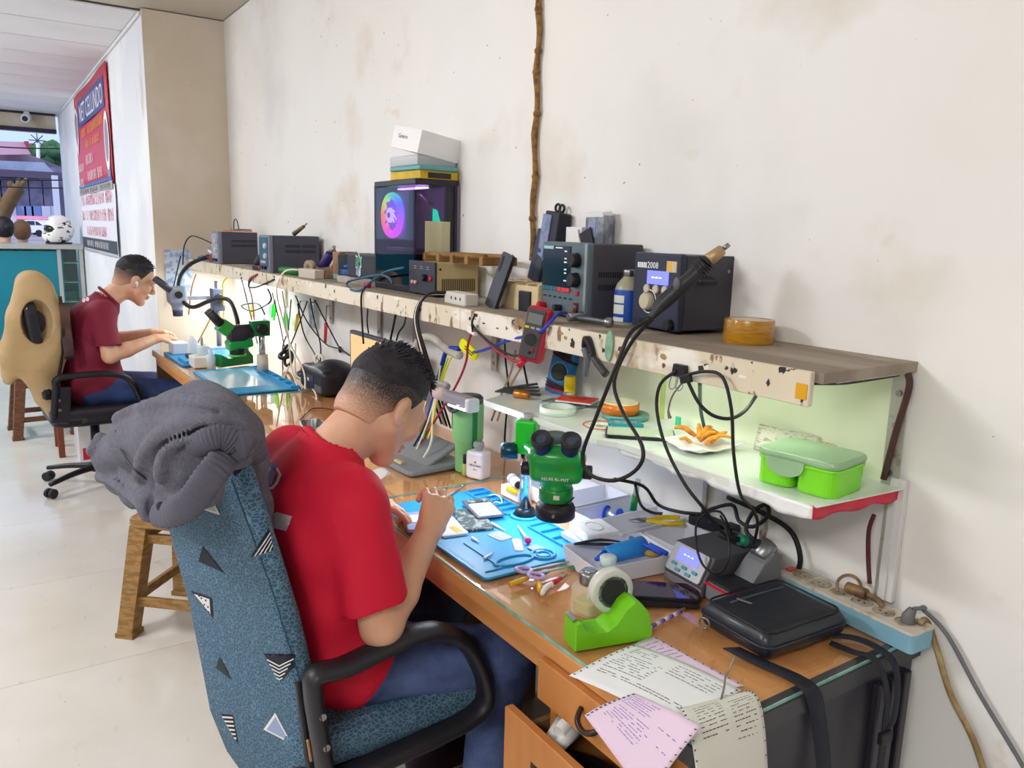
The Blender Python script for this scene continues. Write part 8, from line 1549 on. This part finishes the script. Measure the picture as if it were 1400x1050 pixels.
F.disp(.004, 15, 11, st=(1, 1.2, .8)); x_ = F.F; F.F[1:-1, 1:-1, 1:-1] = (x_[1:-1, 1:-1, 1:-1]*2+x_[2:, 1:-1, 1:-1]+x_[:-2, 1:-1, 1:-1]+x_[1:-1, 2:, 1:-1]+x_[1:-1, :-2, 1:-1]+x_[1:-1, 1:-1, 2:]+x_[1:-1, 1:-1, :-2])/8
jb = V(-1.60, -1.05, 1.0)
jt = thing('jacket', 'grey fleece jacket with ribbed cuff draped over the top of the patterned chair', 'jacket', jb)
jm = obj('fleece', F.mesh('fleece', jb), FLE, jt)
bvj = bvh_of(jm)
def onj(px, py, lift=0.0, fall=-1.12):
    cam_l = V(CX, CY, CH)-jb; d = _ray(px, py).normalized(); h_ = bvj.ray_cast(cam_l, d)
    return (h_[0]-d*lift) if h_[0] is not None else PY(px, py, fall)-jb
band = [onj(212, 700, .012), onj(235, 702, .014), onj(262, 685, .014), onj(288, 650, .014), onj(312, 622, .014), onj(335, 608, .012), onj(352, 628, .012, -.99)]
bt3 = MB(); Pn = band
def ribbed(pts, w_, lab):
    b = MB(); Q = []
    P = pts
    for i in range(len(P)-1):
        p0 = P[max(i-1, 0)]; p1 = P[i]; p2 = P[i+1]; p3 = P[min(i+2, len(P)-1)]
        for t in range(22): u = t/22; Q.append(0.5*((2*p1)+(p2-p0)*u+(2*p0-5*p1+4*p2-p3)*u*u+(3*p1-p0-3*p2+p3)*u**3))
    vs = []; fs = []; k = 14; u = None
    camd_ = (V(CX, CY, CH)-jb)
    for i in range(len(Q)):
        t_ = (Q[min(i+1, len(Q)-1)]-Q[max(i-1, 0)]).normalized(); v_ = (camd_-Q[i]).normalized(); s_ = t_.cross(v_).normalized(); n_ = s_.cross(t_).normalized(); rb_ = (i//2) % 2; wv = w_*(1.0 if rb_ else .93)
        if i < 4 or i > len(Q)-5: wv *= .8
        for j in range(k): a_ = 2*PI*j/k; vs.append(tuple(Q[i]+s_*math.cos(a_)*wv+n_*math.sin(a_)*w_*.42*(1 if rb_ else .74)))
    n_ = len(Q)
    for i in range(n_-1):
        for j in range(k): fs.append((i*k+j, (i+1)*k+j, (i+1)*k+(j+1) % k, i*k+(j+1) % k))
    fs += [tuple(range(k)), tuple(reversed(range((n_-1)*k, n_*k)))]; b.add(vs, fs, None, 0, True); return obj(lab, b, RIB, jt)
ribbed(band, .026, 'ribbed_hem')
ribbed([onj(262, 615, .006), onj(282, 602, .008), onj(305, 598, .008), onj(325, 610, .006)], .022, 'ribbed_cuff')
obj('cuff_opening', MB().ball(onj(222, 694, .028), (.014, .008, .010), 12, 8, rot=(0, .4, .5)), mat('cuff_dark', '#23232b', .9), jt)
for pts in (((158, 588), (166, 615), (182, 640), (200, 655)),): obj('seam', MB().tube([onj(p[0], p[1], .001) for p in pts], .0022, 6), mat('seam_grey', '#45454f', .9), jt)

# ================================================================== far chair, its jacket, stools, box
c2 = V(-4.90, -.92, 0); cc2 = thing('office_chair', 'black vinyl office chair with loop armrests under the man in maroon', 'chair', c2, rz=math.radians(4)); VIN = mat('black_vinyl', '#23222e', .4, coat=.2)
obj('seat', MB().vbox((0, .0, .42), (.50, .48, .07), .08, re=.025), VIN, cc2); obj('seat_shell', MB().vbox((0, 0, .395), (.48, .46, .03), .07, re=.008), BLK, cc2)
obj('backrest', MB().prism(rr2d(.40, .60, .10, 6), -.03, .03, At(0, -.265, .80) @ Matrix.Rotation(math.radians(96), 4, 'X'), re=.02), VIN, cc2)
obj('back_bracket', MB().box((.235, -.19, .52), (.035, .09, .20), rot=(-.12, 0, 0), r=.012), VIN, cc2)
for sg in (-1, 1):
    obj('armrest', MB().tube([(sg*.25, -.23, .46), (sg*.255, -.21, .60), (sg*.26, -.20, .665), (sg*.26, -.08, .675), (sg*.26, .05, .67), (sg*.26, .13, .64), (sg*.26, .175, .56), (sg*.255, .19, .47), (sg*.24, .10, .435), (sg*.24, -.1, .43)], .0165, 10, flat=1.3, up=(1, 0, 0)), BLK, cc2)
for z in (.50, .55): obj('arm_bolt', MB().cyl((.255, -.20, z), (.262, -.20, z), .008, seg=12), STL, cc2)
chair_base(cc2, .395, math.radians(-132), .30)
# tan jacket
TAN = mat('tan_cloth', '#c2a67c', .75, col2='#b6996e', nscale=5, bump=.15, bscale=70); LIN = mat('dark_lining', '#2a2740', .35, coat=.3, col2='#3c3a52', nscale=12)
jx = -4.74
def j2(px, py, x=jx): return PX(px, py, x)
F = Field((-5.25, -1.50, .30), (-4.52, -.96, 1.32), .007)
for dx in (0, -.14, -.28):
    D_ = V(dx, 0, 0); K = 0 if dx == 0 else .05
    F.chain([j2(42, 394)+D_, j2(32, 440)+D_, j2(20, 490)+D_, j2(12, 518)+D_], [.06, .065, .06, .03], .04)
    F.chain([j2(58, 397)+D_, j2(72, 430)+D_, j2(76, 480)+D_, j2(68, 530)+D_, j2(70, 560)+D_, j2(72, 576)+D_], [.05, .05, .05, .04, .022, .008], .04)
    F.chain([j2(48, 390)+D_, j2(52, 500)+D_, j2(58, 545)+D_], [.055, .085, .035], .05)
F.disp(.009, 13, 5, st=(1, 1, .45)); F.disp(.003, 40, 6)
F.ell(j2(51, 441, -4.66), (.11, .072, .115), cut=True)
tb2 = V(-4.90, -1.18, .8); tj = thing('jacket', 'tan jacket hung over the far office chair with its dark lining showing', 'jacket', tb2); tjm = obj('cloth', F.mesh('cloth', tb2), TAN, tj)
obj('lining', MB().ball(j2(51, 441, -4.84)-tb2, (.10, .088, .13), 20, 14), LIN, tj); obj('opening_trim', MB().torus(j2(51, 441, -4.69)-tb2, .10, .006, rot=(0, PI/2, 0), sc=(1, .72, 1)), mat('trim_dark', '#1c1a26', .6), tj) if False else None
obj('inner_fold', MB().sheet(lambda u, v: j2(80+14*u+8*v, 415+75*v, -4.68+.02*math.sin(v*9))-tb2, 6, 14, .01), mat('brown_lining', '#5c4038', .6, col2='#3a2a30', nscale=9), tj)
obj('edge_piping', MB().tube([j2(82, 405, -4.69)-tb2, j2(86, 440, -4.69)-tb2, j2(84, 490, -4.69)-tb2, j2(76, 540, -4.69)-tb2, j2(71, 576, -4.70)-tb2], .009, 6), BLK, tj)
def stool(label, c, rz, H_, w_, m, tex=True):
    t = thing('stool', label, 'stool', c, rz=rz); o_ = w_*.58; i_ = w_*.42
    for sx in (-1, 1):
        for sy in (-1, 1):
            b = MB(); r0 = .022; lo_ = V(sx*o_, sy*o_, 0); hi_ = V(sx*i_, sy*i_, H_-.03)
            vs = [tuple(p+V(dx*q, dy*q, 0)) for p, q in ((lo_, .034), (lo_+V(0, 0, .018), .034), (lo_+V(0, 0, .02), .029), (hi_, .032)) for dx, dy in ((-1, -1), (1, -1), (1, 1), (-1, 1))]
            fs = [(k*4+i, k*4+(i+1) % 4, (k+1)*4+(i+1) % 4, (k+1)*4+i) for k in range(3) for i in range(4)]+[(3, 2, 1, 0), (12, 13, 14, 15)]; b.add(vs, fs); obj('leg', b, m, t)
    for z, f_ in ((.13, .54), (H_-.08, .44)):
        for a_, b2 in (((-1, -1), (1, -1)), ((1, -1), (1, 1)), ((1, 1), (-1, 1)), ((-1, 1), (-1, -1))):
            p = V(a_[0]*w_*f_, a_[1]*w_*f_, z); q = V(b2[0]*w_*f_, b2[1]*w_*f_, z); d = (q-p); mid = (p+q)/2; obj('rail', MB().box(mid, (abs(d.x)+.01 if abs(d.x) > .05 else .02, abs(d.y)+.01 if abs(d.y) > .05 else .02, .035), r=.003), m, t)
    obj('seat', MB().vbox((0, 0, H_-.035), (w_+.03, w_+.03, .035), .03, re=.008), m, t); return t
RAT = mat('rattan_plastic', '#a8824e', .5, col2='#8f6a3a', nscale=26, stretch=(1, 1, 3.2), nlo=.45, nhi=.55, bump=.7, bscale=60)
stool('tan rattan look plastic stool behind the patterned chair', (-2.95, -.80, 0), math.radians(47), .44, .30, RAT)
stool('brown rattan look plastic stool behind the tan jacket', (-6.35, -1.10, 0), math.radians(3), .44, .30, mat('rattan_brown', '#7a5238', .5, col2='#64402a', nscale=26, stretch=(1, 1, 3.2), bump=.7, bscale=60))
ws_ = thing('wooden_stool', 'reddish wood stool with square legs left of the far chair', 'stool', (-5.72, -.90, 0)); RWD = mat('red_wood', '#86432c', .45, col2='#743722', nscale=6, stretch=(1, 1, .2))
for sx in (-1, 1):
    for sy in (-1, 1): obj('leg', MB().box((sx*.15, sy*.15, .235), (.035, .035, .47), r=.003), RWD, ws_)
obj('seat', MB().box((0, 0, .485), (.36, .36, .03), r=.004), RWD, ws_); [obj('rail', MB().box((0, sy*.15, .42), (.27, .02, .05), r=.002), RWD, ws_) for sy in (-1, 1)]
bx_ = thing('carton', 'white carton with a red numbered label on the floor behind the far chair', 'box', (-5.62, -.68, 0)); obj('carton', MB().box((0, 0, .14), (.26, .38, .28), r=.003), mat('carton_dirty', '#d8d6da', .6), bx_)
bx_.location = (-5.50, -.78, 0); obj('red_label', MB().box((.131, -.10, .055), (.002, .14, .075)), RED, bx_); text_part('lettering', '3', .07, WINK, bx_, At(.1325, -.12, .055, RIGHT)); obj('contents', MB().ball((0, 0, .285), (.10, .12, .035), 12, 8), mat('contents_white', '#d9dbe6', .5, col2='#8c8aa8', nscale=30), bx_)
# footrest sandals hint under the near desk and floor scuffs are left to the tile material
